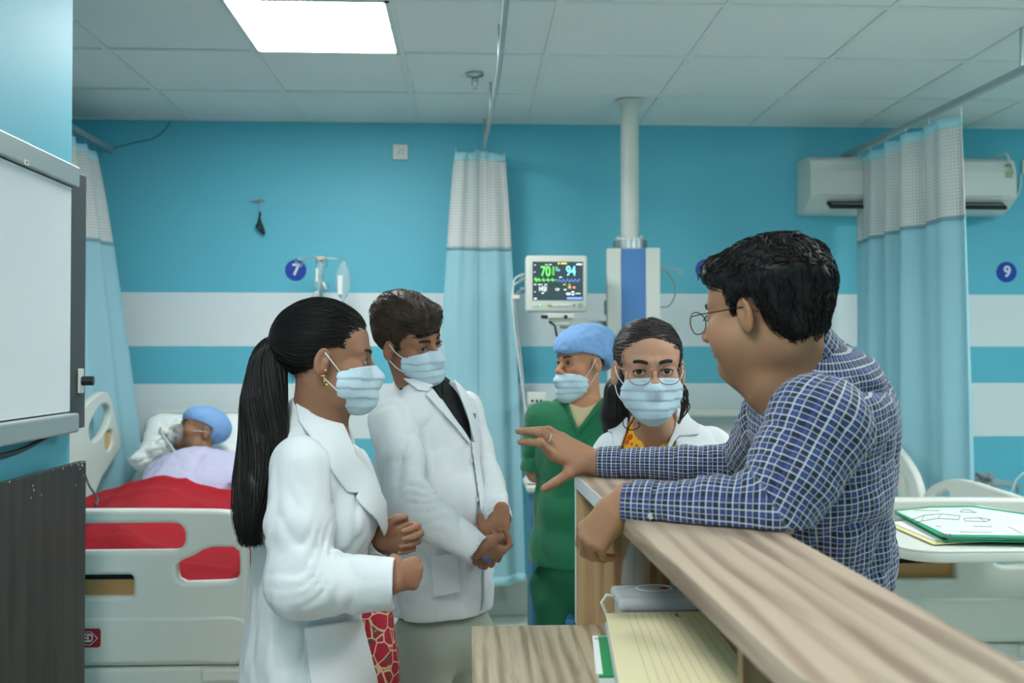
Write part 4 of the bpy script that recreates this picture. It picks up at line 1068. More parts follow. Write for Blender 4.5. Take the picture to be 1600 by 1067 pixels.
for k in range(9):
    p = TL + xw * .122 + dirn * (.022 + k * .0035) + nn * .0005; b.tube([p, p + xw * random.uniform(.002, .006) + dirn * .001], .0007, 4)
for k in range(4):
    p = TL + xw * .128 + dirn * (.045 + k * .002) + nn * .0005; b.tube([p, p + xw * .002], .0007, 4)
b.build('handwriting', M_ink, rg)
gf = empty('green_file', TL, label='bright green file with white edge under the yellow register', cat='folder')
g0 = TL - nn * .030 - xw * .022 + dirn * .052
slab('cover', g0, Wd, .30, .003, mat('file_green', srgb(20, 140, 84), .5), gf)
slab('white_edge', g0 + nn * .0007 - xw * .004, .010, .29, .0012, M_paper, gf)
slab('top_band', g0 + nn * .0006, Wd, .009, .0012, mat('file_mint', srgb(120, 196, 164), .5), gf)
slab('papers', g0 - nn * .0032, Wd, .30, .008, M_paper, gf)
b = MB()
for k in range(4): p = g0 + xw * (.0008 + k * .0026) + dirn * .028 + nn * .002; b.tube([p, p + dirn * .012], .0006, 4)
b.build('barcode_mark', M_ink, gf)
# stack of ledgers carrying the tilted register
for k, (zt, col, nm) in enumerate(((.825, srgb(120, 60, 50), 'dark red'), (.862, srgb(70, 84, 110), 'slate blue'))):
    s_ = empty('ledger', (TL.x + .11, 1.5, zt), label='%s bound ledger hidden below the yellow register, %s of the two' % (nm, ('lower', 'upper')[k]), cat='book')
    MB().box((TL.x + .11, 1.52, zt - .019), (.085, .13, .016)).build('page_block', M_paper, s_)
    MB().box((TL.x + .11, 1.52, zt - .0015), (.088, .132, .0015)).box((TL.x + .11, 1.52, zt - .0365), (.088, .132, .0015)).box((TL.x + .022, 1.52, zt - .019), (.0015, .132, .018)).build('cover', mat('ledger_%d' % k, col, .6), s_)
# ================================================================== people: shared builders
def J(px, py, Y): return at(px, py, Y)
_RcT = np.array(_Rc.transposed(), np.float32)
def proj(P):
    q = (P - V3((0, 0, CAMZ))) @ _RcT.T
    d = -q[:, 2]
    return np.stack([800 + FPX * q[:, 0] / d, 533.5 - FPX * q[:, 1] / d], 1), d
def in_poly(P, poly):
    """metres outside (+) or inside (-) the cone through a picture outline"""
    p, d = proj(P); return seg2(p, poly) * d / FPX
def HM(origin, f, up, s=1.0):
    f = Vector(f).normalized(); up = Vector(up); up = (up - f * up.dot(f)).normalized(); r = f.cross(up)
    M = Matrix(((r.x, f.x, up.x, origin[0]), (r.y, f.y, up.y, origin[1]), (r.z, f.z, up.z, origin[2]), (0, 0, 0, 1)))
    return M @ Matrix.Diagonal((s, s, s, 1))
def loc(P, M):
    Mi = np.array(M.inverted(), np.float32); return P @ Mi[:3, :3].T + Mi[:3, 3]
def frameF(c, f):                              # rotation with y = f (horizontal), x = right hand side, z up
    f = Vector((f[0], f[1], 0)).normalized(); return Matrix(((f.y, f.x, 0), (-f.x, f.y, 0), (0, 0, 1)))
def head(b, M, fem=False, full=False, ears=True, top=1.0, fat=0.0):
    b.frame(M)
    b.ell((0, -.016, .040 * top), (.074, .094, .084 * top), k=.0)
    b.ell((0, .030, .035), (.064, .056, .060 * top), k=.02)
    if fat:
        for s in (-1, 1): b.ell((s * .046, .030, -.045), (.028 + fat, .040, .038), k=.03)
        b.ell((0, .025, -.100), (.045, .045, .026 + fat), k=.03)
    b.ell((0, .026, -.040), (.057 if not fem else .054, .058, .060), k=.03)
    b.cap((-.030, .030, -.075), (.030, .030, -.075), .026, k=.03)
    b.ell((0, .066, -.090), (.022 if not fem else .018, .022, .020), k=.025)
    for s in (-1, 1):
        b.ell((s * .040, .056, -.024), (.022, .024, .020), k=.022)
        b.cap((s * .010, .084, .020), (s * .042, .066, .020), .009, k=.014)
    for s in (-1, 1): b.ell((s * .031, .100, -.001), (.017, .020, .012), k=.014, op='s')
    b.cap((0, .082, .008), (0, .106, -.026), .0065, .010, k=.012)
    b.ell((0, .106, -.030), (.011, .011, .010), k=.008)
    for s in (-1, 1): b.ell((s * .013, .097, -.034), (.009, .011, .008), k=.006)
    b.ell((0, .086, -.056), (.021, .014, .005), k=.006); b.ell((0, .084, -.065), (.018, .014, .006), k=.005)
    b.ell((0, .101, -.0605), (.017, .010, .0016), k=.003, op='s')
    for s in (-1, 1):
        b.ell((s * .031, .070, 0), (.0165, .0158, .0150), k=.006)
        b.ell((s * .0312, .0885, -.0008), (.0142, .012, .0058), k=.0015, op='s')
    if ears:
        for s in (-1, 1):
            Re = Matrix.Rotation(s * .38, 3, 'Z') @ Matrix.Rotation(-.18, 3, 'X')
            b.ell((s * .078, -.010, -.006), (.0075, .0175, .031), R=Re, k=.006)
            b.ell((s * .083, -.006, .000), (.0055, .0095, .018), R=Re, k=.004, op='s')
            b.ell((s * .079, -.002, -.008), (.006, .004, .007), R=Re, k=.003)
    b.frame(None); return b
def eyes(root, M, gaze=(0, 1, 0), iris=srgb(38, 24, 18), lash=True, lid=0.0):
    for s in (-1, 1):
        bm = bmesh.new(); bmesh.ops.create_uvsphere(bm, u_segments=40, v_segments=32, radius=.0138)
        me = bpy.data.meshes.new('eye'); bm.to_mesh(me); bm.free()
        X = np.zeros(len(me.vertices) * 3, np.float32); me.vertices.foreach_get('co', X); X = X.reshape(-1, 3)
        g = V3(Vector(gaze).normalized()); a = np.degrees(np.arccos(np.clip((X / .0138) @ g, -1, 1)))
        c = np.where(a[:, None] < 11, V3((.005, .005, .005)), np.where(a[:, None] < 29, V3(iris[:3]), V3((.60, .57, .54))))
        at_ = me.color_attributes.new('col', 'FLOAT_COLOR', 'POINT')
        at_.data.foreach_set('color', np.concatenate([c, np.ones((len(c), 1))], 1).astype(np.float32).ravel())
        me.polygons.foreach_set('use_smooth', [True] * len(me.polygons))
        me.transform(M @ Matrix.Translation((s * .0312, .0708, 0)))
        link('eye', me, M_eye, root)
        if lash:
            L = [M @ Vector((s * .0312 + .0145 * math.cos(t), .0852 - .0035 * abs(math.cos(t)) ** 2 + .0008, .0058 * math.sin(t) - .0006)) for t in np.linspace(.05, 3.09, 12)]
            MB().tube(L, [.0005] + [.0013] * 10 + [.0005], 5).build('eyelash', M_hairmat, root, smooth=True)
def brows(root, M, m, w_=.0034):
    for s in (-1, 1):
        L = [M @ Vector((s * x, y, z)) for x, y, z in ((.012, .0925, .0185), (.022, .0905, .0225), (.034, .0835, .0240), (.044, .073, .0215), (.051, .062, .0165))]
        L = crv(L, 3); MB().tube(L, [.0016] + [w_] * 4 + [w_ * .95] * 4 + [w_ * .7] * 2 + [w_ * .5] + [.0006], 6).build('eyebrow', m, root, smooth=True)
def skin_cols(base, M, lips=(.42, .16, .14), stubble=0.0, extra=None):
    base = V3(base[:3]); lips = V3(lips)
    def fn(X):
        c = np.tile(base, (len(X), 1)) * (0.93 + 0.14 * vnoise(X * 22)[:, None])
        L = loc(X, M); x, y, z = np.abs(L[:, 0]), L[:, 1], L[:, 2]
        near = (np.abs(z) < .14) & (x < .1) & (np.abs(y) < .14)
        lp = near & (y > .078) & (x < .021) & (z < -.051) & (z > -.071); c[lp] = lips
        if stubble:
            sb = near * np.clip((y - .0) / .03, 0, 1) * np.clip((-.035 - z) / .02, 0, 1) * (1 - lp); c = c * (1 - stubble * sb[:, None])
        ck = near * np.exp(-((z + .03) / .02) ** 2) * np.clip((y - .03) / .03, 0, 1); c = c * (1 + ck[:, None] * V3((.05, -.03, -.04)))
        lid = near & (y > .07) & (((x - .031) / .018) ** 2 + (z / .013) ** 2 < 1); c[lid] *= V3((.80, .74, .74))
        if extra: extra(X, L, c)
        return np.clip(c, 0, 1)
    return fn
def hand(b, W, y, z, side, curls, thumb, s=1.0, spread=0.0):
    """W wrist, y towards the fingers, z back of the hand, side +1 left hand / -1 right hand (thumb at side*x)"""
    y = Vector(y).normalized(); z = Vector(z); z = (z - y * z.dot(y)).normalized(); x = y.cross(z) * side
    W = Vector(W); P = lambda a, c_, d: W + (x * a + y * c_ + z * d) * s
    kn = [(.027, .088, 0), (.008, .092, .003), (-.011, .087, .001), (-.029, .078, -.004)]
    ln = [(.043, .026, .021), (.047, .030, .022), (.043, .028, .022), (.034, .020, .019)]
    rd = [.0098, .0100, .0094, .0084]
    b.cap(W - y * .03 * s, P(0, .012, -.001), .023 * s, .024 * s, k=.02, flat=(z, .72))
    for i, k_ in enumerate(kn):
        b.cap(P(k_[0] * .55, .014, -.003), P(k_[0], k_[1] - .004, k_[2] - .004), .0155 * s, .0125 * s, k=.014)
    b.ell(P(.024, .030, -.012), (.016 * s,) * 3, k=.014); b.ell(P(-.018, .035, -.010), (.014 * s,) * 3, k=.014)
    tips = []
    for i, k_ in enumerate(kn):
        sp = math.radians(spread * (1.4 - i)); d0 = (y * math.cos(sp) + x * math.sin(sp)).normalized(); p = P(*k_); a = 0
        for j in range(3):
            a += math.radians(curls[i][j]); d = d0 * math.cos(a) - z * math.sin(a); q = p + d * ln[i][j] * s
            r0 = rd[i] * (1, .93, .86)[j] * s; r1 = rd[i] * (.93, .86, .74)[j] * s
            b.cap(p, q, r0, r1, k=.007 if j == 0 else .0025); p = q
        tips.append((p, d))
    t0, t1, t2, t3 = thumb
    T = [P(*v) for v in (t0, t1, t2, t3)]
    b.cap(T[0], T[1], .016 * s, .0125 * s, k=.014); b.cap(T[1], T[2], .0118 * s, .0108 * s, k=.006); b.cap(T[2], T[3], .0108 * s, .0088 * s, k=.003)
    tips.append((T[3], (T[3] - T[2]).normalized()))
    return tips, P
TH_OPEN = ((.020, .018, -.008), (.046, .048, -.018), (.062, .076, -.024), (.070, .102, -.026))
TH_IN = ((.018, .018, -.010), (.038, .046, -.026), (.036, .074, -.036), (.024, .092, -.040))
def hit(f, px, py, y0=1.0):
    """first point of a surface along a line of sight"""
    ys = np.arange(y0, y0 + 1.2, .003); P = np.array([tuple(at(px, py, y)) for y in ys], np.float32); d = f(P); i = int(np.argmax(d < 0))
    return Vector(P[i])
def strands(f, S, flow, L, K=7, r=.0011, off=(0.0, .003), jit=.12, seed=1, free=0.0, grav=None, lvar=.35):
    """thin tapering locks that follow a surface -> verts, quads"""
    rs = np.random.RandomState(seed); p = S.astype(np.float32).copy(); n = len(p); LL = L * (1 + lvar * (rs.rand(n, 1) - .5) * 2)
    e = .002
    def grad(q):
        g = np.stack([f(q + V3(v)) - f(q - V3(v)) for v in ((e, 0, 0), (0, e, 0), (0, 0, e))], 1); return g / np.maximum(np.linalg.norm(g, axis=1, keepdims=True), 1e-6)
    offs = off[0] + (off[1] - off[0]) * rs.rand(n); jd = rs.randn(n, 3).astype(np.float32) * jit; pts = []; bad = np.zeros(n, bool)
    for k in range(K + 1):
        g = grad(p); dd = f(p); m = (1 - free * k / K)
        bad |= np.abs(dd) > .05
        p = p - g * (np.clip(dd - offs, -.02, .02) * m)[:, None]; pts.append(p.copy())
        d = flow(p, k / K) + jd; d = d - g * (d * g).sum(1, keepdims=True) * (1 - free * k / K)
        if grav is not None: d = d + V3((0, 0, -grav))
        d = d / np.maximum(np.linalg.norm(d, axis=1, keepdims=True), 1e-6); p = p + d * LL / K
        jd = jd + rs.randn(n, 3).astype(np.float32) * jit * .35
    P = np.stack(pts, 1)[~bad]; n = len(P)                 # n, K+1, 3
    return tubes(P, r * (.7 + .6 * rs.rand(n, 1)) * np.linspace(1, .22, K + 1)[None] ** .8)
def tubes(P, R, ns=3):
    n, K1, _ = P.shape; T = np.gradient(P, axis=1); T /= np.maximum(np.linalg.norm(T, axis=2, keepdims=True), 1e-9)
    u = np.cross(T, V3((.31, .2, .93))); u /= np.maximum(np.linalg.norm(u, axis=2, keepdims=True), 1e-6); v = np.cross(T, u)
    V = np.stack([P + (u * math.cos(6.2832 * a / ns) + v * math.sin(6.2832 * a / ns)) * R[..., None] for a in range(ns)], 2)  # n,K1,ns,3
    I = np.arange(n * K1 * ns).reshape(n, K1, ns); Q = []
    for a in range(ns): Q.append(np.stack([I[:, :-1, a], I[:, :-1, (a + 1) % ns], I[:, 1:, (a + 1) % ns], I[:, 1:, a]], -1).reshape(-1, 4))
    TRI[0] += 2 * n * (K1 - 1) * ns
    return V.reshape(-1, 3).astype(np.float32), np.concatenate(Q)
def surf_points(f, vox, n, keep, seed=3, lo=None, hi=None):
    X, Q = mesh_sdf(f, vox, lo, hi); X = X[keep(X)]; rs = np.random.RandomState(seed)
    return X[rs.randint(0, len(X), n)] + rs.randn(n, 3).astype(np.float32) * vox * .5
def merge(*L):
    X = []; Q = []; o = 0
    for x, q in L: X.append(x); Q.append(q + o); o += len(x)
    return np.concatenate(X), np.concatenate(Q)
def patch(name, base, poly, off, th, m, parent, ymax, ymin=None, vox=.003, depth=None, ridge_=None, rnd=.0015, vecs=None, side=None, it=2):
    """piece of cloth lying on a garment: shell of the garment's surface inside a picture outline"""
    def fn(P):
        c = np.maximum(in_poly(P, poly), P[:, 1] - ymax)
        if ymin is not None: c = np.maximum(c, ymin - P[:, 1])
        if side is not None: c = np.maximum(c, side(P))
        m_ = c < .03; d = np.full(len(P), 1.0, np.float32)
        if m_.any():
            q = np.abs(base(P[m_]) - off) - th; cc = c[m_]
            d[m_] = np.maximum(q, cc)
        d[~m_] = c[~m_]
        return d
    xs = []
    for px, py in poly:
        for Y in (ymin if ymin is not None else ymax - .35, ymax): xs.append(tuple(at(px, py, Y)))
    xs = np.array(xs); f = F().fn(fn, op='u', lo=xs.min(0), hi=xs.max(0))
    return sdf_obj(name, f, vox, m, parent, lo=xs.min(0), hi=xs.max(0), vecs=vecs, it=it)
def folds(amp, sx, sy, sz, seed=0, rot=None):
    o = V3((seed * 3.1, seed * 1.7, seed * 5.3)); s = V3((sx, sy, sz)); A = None if rot is None else np.array(rot, np.float32)
    def fn(P):
        q = P if A is None else P @ A
        return amp * (ridge(q * s + o) ** 4 * 1.5 + .4 * ridge(q * s * 2.1 + o * 2) ** 3 - .4)
    return fn
def fade(fn, w0, wn):
    return lambda P: fn(P) * np.clip(-((P - w0) @ wn) / .07 - .05, 0, 1)
def arm_folds(a, e, w_, amp=.005, per=.045, seed=0):
    """creases across the sleeve, gathered at the elbow"""
    a, e, w_ = V3(a), V3(e), V3(w_)
    def fn(P):
        q = vnoise(P * 14 + seed * 7.7); s1 = (P - e) @ ((a - e) / np.linalg.norm(a - e)); s2 = (P - e) @ ((w_ - e) / np.linalg.norm(w_ - e))
        r = np.sqrt(((P - e) ** 2).sum(1)); g = np.exp(-(r / .11) ** 2) * 1.3 + .35
        ph = (s1 - s2) / per * 3.14 + q * 10; m_ = np.clip(vnoise(P * 21 + seed * 3.3) * 2.2 - .5, 0, 1)
        ni = (a - e) / np.linalg.norm(a - e) + (w_ - e) / np.linalg.norm(w_ - e); ni = ni / max(float(np.linalg.norm(ni)), .2)
        m_ = m_ * np.clip(((P - e) @ ni) / np.maximum(r, .01) * 1.2 + .75, 0.05, 1)
        return -amp * g * m_ * (np.abs(np.sin(ph)) ** .7 - .5)
    return fn
M_eye = mat('eye', (.6, .6, .6, 1), .12, vcol=True, coat=.5)
M_hairmat = mat('black_hair', srgb(15, 12, 12), .5, noise=.3, nscale=30)
M_hairbrown = mat('dark_brown_hair', srgb(64, 50, 40), .5, noise=.35, nscale=40)
for m_ in (M_hairmat, M_hairbrown): m_.node_tree.nodes['Principled BSDF'].inputs['Specular IOR Level'].default_value = .35
M_browhair = mat('brow_hair', srgb(30, 22, 18), .7)
def skinmat(n): 
    m = mat(n, (.4, .3, .2, 1), .58, vcol=True, sss=.12, bump=.12, bscale=420); return m
M_skin = skinmat('skin')
M_coat = mat('white_coat_cotton', srgb(214, 218, 221), .85, bump=.45, bscale=9)
M_mask = mat('surgical_mask', srgb(186, 208, 220), .75, bump=.1, bscale=90)
M_loop = mat('mask_loop', srgb(225, 230, 232), .7)
M_btn = mat('white_button', srgb(206, 208, 206), .35)
M_cap = mat('surgical_cap', srgb(122, 162, 210), .85, bump=.25, bscale=60)
M_gold = mat('gold', srgb(222, 176, 90), .25, metal=1.0)
M_scrub = mat('scrub_green', srgb(18, 104, 68), .85, bump=.2, bscale=30, sheen=.15)
M_blk = mat('black_cloth', srgb(18, 19, 22), .85)
M_shoe = mat('shoe_leather', srgb(34, 28, 26), .4)

def mask(root, M, s=1.0, drop=0.0, m=M_mask, dz=0.0, ear_to=None, bulge=1.0, side_y=.022):
    """pleated surgical mask in head space with two ear loops per side"""
    f = F(M)
    f.ell((0, .046, -.050 + dz), (.064, .058 * bulge, .058), k=0).cap((0, .085, -.008 + dz), (0, .108, -.034 + dz), .010, .014, k=.02).ell((0, .075, -.085 + dz), (.034, .036, .034), k=.03)
    f.ell((0, .034, -.046 + dz), (.067, .046, .046), k=.02).cap((-.036, .062, -.022 + dz), (.036, .062, -.022 + dz), .025, k=.02).cap((0, .09, -.018 + dz), (0, .104, -.036 + dz), .014, .017, k=.015)
    poly = [(side_y, -.026 + dz), (.05, -.017 + dz), (.085, -.011 + dz), (.14, -.004 + dz), (.16, -.03 + dz), (.15, -.14 + dz), (.06, -.135 + dz), (.045, -.105 + dz), (side_y + .004, -.078 + dz)]
    sc_ = M.to_scale()[0]
    def clip(P):
        L = loc(P, M); return seg2(L[:, 1:3], poly) * sc_
    def pleat(P):
        L = loc(P, M); z = L[:, 2] - dz; t = np.mod((z + .018) / .021, 1.0)
        return np.where((z < -.018) & (z > -.102), -.0030 * (1 - t) + .001, -.0002).astype(np.float32) + .0028 * (vnoise(L * 34) - .5)
    inner = F(M).ell((0, .0, -.05), (.03, .03, .03))
    f.fn(clip, op='i').fn(pleat, op='disp')
    mo = sdf_obj('face_mask', f, .0028, m, root, it=1)
    for sd in (-1, 1):
        for (y0, z0), (y1, z1) in (((side_y + .012, -.032), (-.004, .014)), ((side_y + .012, -.074), (-.010, -.034))):
            a = M @ Vector((sd * .0585, y0, z0 + dz)); c_ = M @ Vector((sd * .0745, (y0 + y1) / 2, (z0 + z1 + dz) / 2)); e = M @ Vector((sd * .079, y1, z1))
            MB().tube(crv([a, c_, e], 5), .0013, 6).build('ear_loop', M_loop, mo, smooth=True)
    return mo
def hair_cap(M, prof, r=(.083, .103, .093), c=(0, -.018, .046), amp=.003, kx=3.0, seed=0, ear=True, extra=None):
    """hair volume: grown skull inside a side profile (y, z), hairline bending back towards the temples"""
    f = F(M); f.ell(c, r, k=0)
    if extra: extra(f)
    sc_ = M.to_scale()[0]
    def clip(P):
        L = loc(P, M); q = np.stack([L[:, 1] + kx * L[:, 0] ** 2 * (L[:, 2] > -.2), L[:, 2]], 1); return seg2(q, prof) * sc_
    f.fn(clip, op='i')
    if ear:
        for s in (-1, 1): f.ell((s * .086, -.004, -.010), (.022, .023, .036), k=.004, op='s')
    f.fn(lambda P: amp * (ridge(loc(P, M) * V3((60, 9, 30)) + seed) - .5) + amp * .8 * (vnoise(loc(P, M) * 30 + seed) - .5))
    return f
def button(p, n, r, root, m=None):
    n = Vector(n).normalized(); b = MB().cyl(p - n * .001, p + n * .002, r, n=18); return b.build('button', m or M_btn, root)
def legs(root, hip, f, foot_l, foot_r, m, r=.088, shoes=True, name='trousers', zt=None, hw=.15, kneeb=.0):
    fr = frameF(hip, f); h = Vector(hip); g = F()
    for s, ft in ((-1, foot_l), (1, foot_r)):
        hp = h + fr @ Vector((s * .085, 0, -.03)); kn = (hp + Vector((ft[0], ft[1], 0))) / 2 + fr @ Vector((0, .02 + kneeb, 0)); kn.z = .48
        an = Vector((ft[0], ft[1], .09)); g.cap(hp, kn, r, r * .78, k=.03); g.cap(kn, an, r * .78, r * .66, k=.02)
    g.ell(h + Vector((0, 0, .02)), (hw, .115, .12), R=fr, k=.05)
    g.fn(folds(.006, 16, 16, 5, 2))
    sdf_obj(name, g, .013, m, root, it=2)
    if shoes:
        for ft in (foot_l, foot_r):
            a = Vector((ft[0], ft[1], .035)); q = F().cap(a - Vector((f[0], f[1], 0)).normalized() * .05 + Vector((0, 0, .01)), a + Vector((f[0], f[1], 0)).normalized() * .13, .042, .034, k=.01, flat=((0, 0, 1), .85)).cap(a + Vector((0, 0, .02)), a + Vector((0, 0, .07)), .036, .036, k=.02)
            sdf_obj('shoe', q, .007, M_shoe, root)

def body_obj(b, vox, root, cols, zones):
    """the whole body as one mesh: fine in the zones that show, coarser where clothes cover it"""
    X, Q = mesh_sdf(b, vox); X = relax(X, Q, 1)
    fine = np.zeros(len(X), bool)
    for c, r in zones: fine |= ((X - V3(c)) ** 2).sum(1) < r * r
    g = np.floor(X / .013).astype(np.int64); key = (g[:, 0] * 4096 + g[:, 1]) * 4096 + g[:, 2]
    key[fine] = 10 ** 15 + np.arange(fine.sum())
    u, inv = np.unique(key, return_inverse=True); inv = inv.ravel()
    Y = np.zeros((len(u), 3)); n = np.bincount(inv)
    for a in range(3): Y[:, a] = np.bincount(inv, X[:, a]) / n
    T = np.concatenate([Q[:, [0, 1, 2]], Q[:, [0, 2, 3]]]); T = inv[T]
    T = T[(T[:, 0] != T[:, 1]) & (T[:, 1] != T[:, 2]) & (T[:, 0] != T[:, 2])]
    TRI[0] += len(T); LOG.append(('body', len(T)))
    return raw_mesh('body', Y.astype(np.float32), T.astype(np.int32), M_skin, root, cols=cols)

def blegs(b, hip, f, fl, fr_, dz=0.0):
    fr = frameF(hip, f); h = Vector(hip) + Vector((0, 0, dz))
    for s, ft in ((-1, fl), (1, fr_)):
        hp = h + fr @ Vector((s * .085, 0, -.03)); kn = (hp + Vector((ft[0], ft[1], 0))) / 2 + fr @ Vector((0, .02, 0)); kn.z = .48
        b.cap(hip, hp, .07, .055, k=.03).cap(hp, kn, .055, .045, k=.03).cap(kn, (ft[0], ft[1], .09), .042, .032, k=.02)

# ================================================================== man in checked shirt leaning on the counter
def plaid(name, R):
    m = mat(name, srgb(30, 38, 70), .85, sheen=.1); t = NT(m)
    a = t.n('Attribute', attribute_name='cl'); sp = t.n('SeparateXYZ'); t.l(a.outputs['Vector'], sp.inputs[0])
    u = t.math('MULTIPLY', t.math('ARCTAN2', sp.outputs['Y'], sp.outputs['X']), R); v = sp.outputs['Z']
    def line(x, per, ph, w_):
        fr = t.math('FRACT', t.math('ADD', t.math('DIVIDE', x, per), ph + 100.0))
        return t.math('LESS_THAN', t.math('ABSOLUTE', t.math('SUBTRACT', fr, .5)), w_)
    P = .0205
    wu, wv = line(u, P, 0, .058), line(v, P, 0, .058)
    tu, tv = line(u, P, .5, .045), line(v, P, .5, .045)
    bu, bv = line(u, P, .25, .11), line(v, P, .25, .11)
    navy, blue, white = srgb(24, 31, 58), srgb(62, 84, 158), srgb(206, 212, 218)
    c = t.mix(t.math('MULTIPLY', t.math('ADD', bu, bv), .34), navy, blue)
    c = t.mix(t.math('MULTIPLY', t.math('MAXIMUM', tu, tv), .45), c, white)
    c = t.mix(t.math('MULTIPLY', t.math('MINIMUM', t.math('ADD', wu, wv), 1.35), .60), c, white)
    t.l(c, t.b.inputs['Base Color'])
    return m
def limb_coords(pts, nrm):
    pts = [V3(p) for p in pts]; nrm = V3(Vector(nrm).normalized())
    def fn(P):
        best = np.full(len(P), 1e9, np.float32); out = np.zeros((len(P), 3), np.float32); s = 0.0
        for a, b in zip(pts, pts[1:]):
            d = b - a; L = float(np.linalg.norm(d)); d = d / L; w_ = P - a; h = w_ @ d
            hc = h; e = w_ - np.outer(hc, d); q = np.zeros(len(P), np.float32)
            if len(pts) == 3:                     # the plane halving the elbow decides the side
                p0, p1, p2 = pts; m0 = (p1 - p0) / np.linalg.norm(p1 - p0) + (p2 - p1) / np.linalg.norm(p2 - p1); sd = (P - p1) @ m0
                q = np.where((sd < 0) == (a is pts[0]), 0, 1e6).astype(np.float32)
            n = nrm - d * (nrm @ d); n /= np.linalg.norm(n); k = np.cross(d, n)
            c = np.stack([e @ n, e @ k, s + hc], 1); m_ = q < best; best[m_] = q[m_]; out[m_] = c[m_]; s += L
        return out
    return fn
def doctor():
    root = empty('person', (.72, 1.72, 0), label='man in blue checked shirt and glasses leaning on the counter, gesturing', cat='person')
    f3 = (-.72, .69, -.10); HMd = HM(J(1189, 489, 1.66), f3, (-.12, .08, 1), 1.02)
    ft = (-.93, .36); fr = frameF((0, 0, 0), ft)
    neckT = HMd @ Vector((0, -.03, -.06)); neckB = J(1262, 612, 1.69)
    chest = J(1290, 715, 1.71); waist = J(1292, 880, 1.76); hip = Vector((.665, 1.78, .92))
    S, E, W = J(1278, 668, 1.53), J(1208, 800, 1.49), J(982, 786, 1.585)
    S2, E2, W2 = J(1215, 662, 1.86), J(1165, 728, 2.03), J(938, 723, 2.115)
    b = head(F(), HMd, fat=.006, top=.96)
    b.cap(HMd @ Vector((0, -.025, -.055)), J(1246, 606, 1.69), .058, .060, k=.03).cap(HMd @ Vector((0, -.052, -.040)), J(1258, 596, 1.695), .050, .054, k=.03)
    b.cap(HMd @ Vector((0, .035, -.085)), HMd @ Vector((0, .0, -.13)), .030, .045, k=.03)
    b.ell(chest, (.16, .095, .19), R=fr, k=.06).cap(chest, hip, .10, .10, k=.05).cap(S, S2, .05, k=.04)
    b.cap(S, E, .045, .04, k=.03).cap(E, W, .037, .025, k=.02).cap(S2, E2, .045, .04, k=.03).cap(E2, W2, .037, .026, k=.02)
    blegs(b, hip, ft, (.68, 1.68), (.72, 1.88), -.02)
    b.cap(W2, J(922, 721, 2.13), .0255, .0245, k=.015)
    xh = Vector((.24, .62, .74)); yh = Vector((-.85, -.05, .42)); zd = (-xh.normalized()).cross(yh)   # right hand, thumb towards -x
    zd = Vector((.22, -.80, .52))
    tips, P = hand(b, J(922, 721, 2.13), yh, zd, -1, [(-34, 62, 14), (-30, 58, 16), (-10, 60, 20), (0, 55, 20)],
                   ((.016, .016, -.006), (.048, .036, -.010), (.074, .054, -.022), (.092, .070, -.036)), 1.0, 3)
    y1 = Vector((-.52, .26, -.66)); z1 = Vector((-.70, -.58, .30))
    tips2, P2 = hand(b, J(966, 789, 1.585), y1, z1, 1, [(38, 34, 20), (44, 38, 22), (50, 40, 22), (56, 40, 22)], TH_IN, .90)
    body = body_obj(b, .0030, root, skin_cols(srgb(156, 113, 84), HMd, stubble=.06), [(HMd @ Vector((0, 0, -.05)), .21), (W2 + (W2 - E2).normalized() * .09, .15), (W + Vector((-.03, .03, -.06)), .15)])
    # ring
    pr = P(-.011 * 1, .0, 0); kx = P(-.004, .108, .018)
    rg_ = MB().tube([P(.008 + .0112 * math.cos(a), .108, .018 + .0112 * math.sin(a)) for a in np.linspace(0, 6.28, 21)[:-1]], .0018, 6, closed=True).build('ring', M_steel, root, smooth=True)
    eyes(root, HMd); brows(root, HMd, M_browhair, .0036)
    # hair: short back and sides, fuller wavy top
    prof = [(.085, .060), (.094, .085), (.10, .12), (.06, .17), (-.08, .17), (-.16, .10), (-.15, 0), (-.122, -.060), (-.098, -.080), (-.070, -.066), (-.040, -.034), (-.028, .0), (-.02, .024), (.004, .024), (.010, -.028), (.023, -.028), (.026, .012), (.040, .040), (.062, .050)]
    def ex(f): f.ell((0, .035, .072), (.066, .064, .040), k=.02).ell((0, -.05, .055), (.082, .080, .070), k=.02).ell((0, .070, .084), (.042, .020, .016), k=.02).ell((0, -.062, -.015), (.068, .052, .058), k=.03)
    hf = hair_cap(HMd, prof, (.084, .106, .082), extra=ex, amp=.006, kx=1.5)
    A = np.array(HMd.to_3x3().normalized(), np.float32)
    def flow(p, k):
        L = loc(p, HMd); top = L[:, 2] > .06
        d = np.stack([.5 * L[:, 0] * 6, np.where(top, -.5, -.25), np.where(top, .25, -1.0)], 1) + .7 * np.stack([vnoise(p * 25) - .5, vnoise(p * 25 + 9) - .5, vnoise(p * 25 + 5) - .5], 1)
        return (d @ A.T).astype(np.float32)
    Sx = surf_points(hf, .006, 2600, lambda X: np.ones(len(X), bool))
    sdf_obj('hair', hf, .0035, M_hairmat, root, extra=strands(hf, Sx, flow, .026, 6, .0013, (-.001, .005), .35, 4, free=.25))
    # shirt
    sh = F().ell(chest + fr @ Vector((0, 0, .02)), (.172, .112, .20), R=fr, k=0)
    sh.cap(chest + fr @ Vector((0, .01, -.06)), waist, .112, .110, k=.07, flat=(fr @ Vector((1, 0, 0)), 1.25)).cap(waist, hip, .110, .112, k=.05, flat=(fr @ Vector((1, 0, 0)), 1.2))
    sh.cap(S, S2, .070, .062, k=.06).ell(J(1330, 650, 1.66), (.10, .075, .09), R=fr, k=.05).cap(neckB + Vector((.0, 0, -.03)), J(1290, 600, 1.67), .075, .062, k=.06)
    sh.ell(J(1215, 640, 1.70), (.05, .045, .06), R=fr, k=.05)
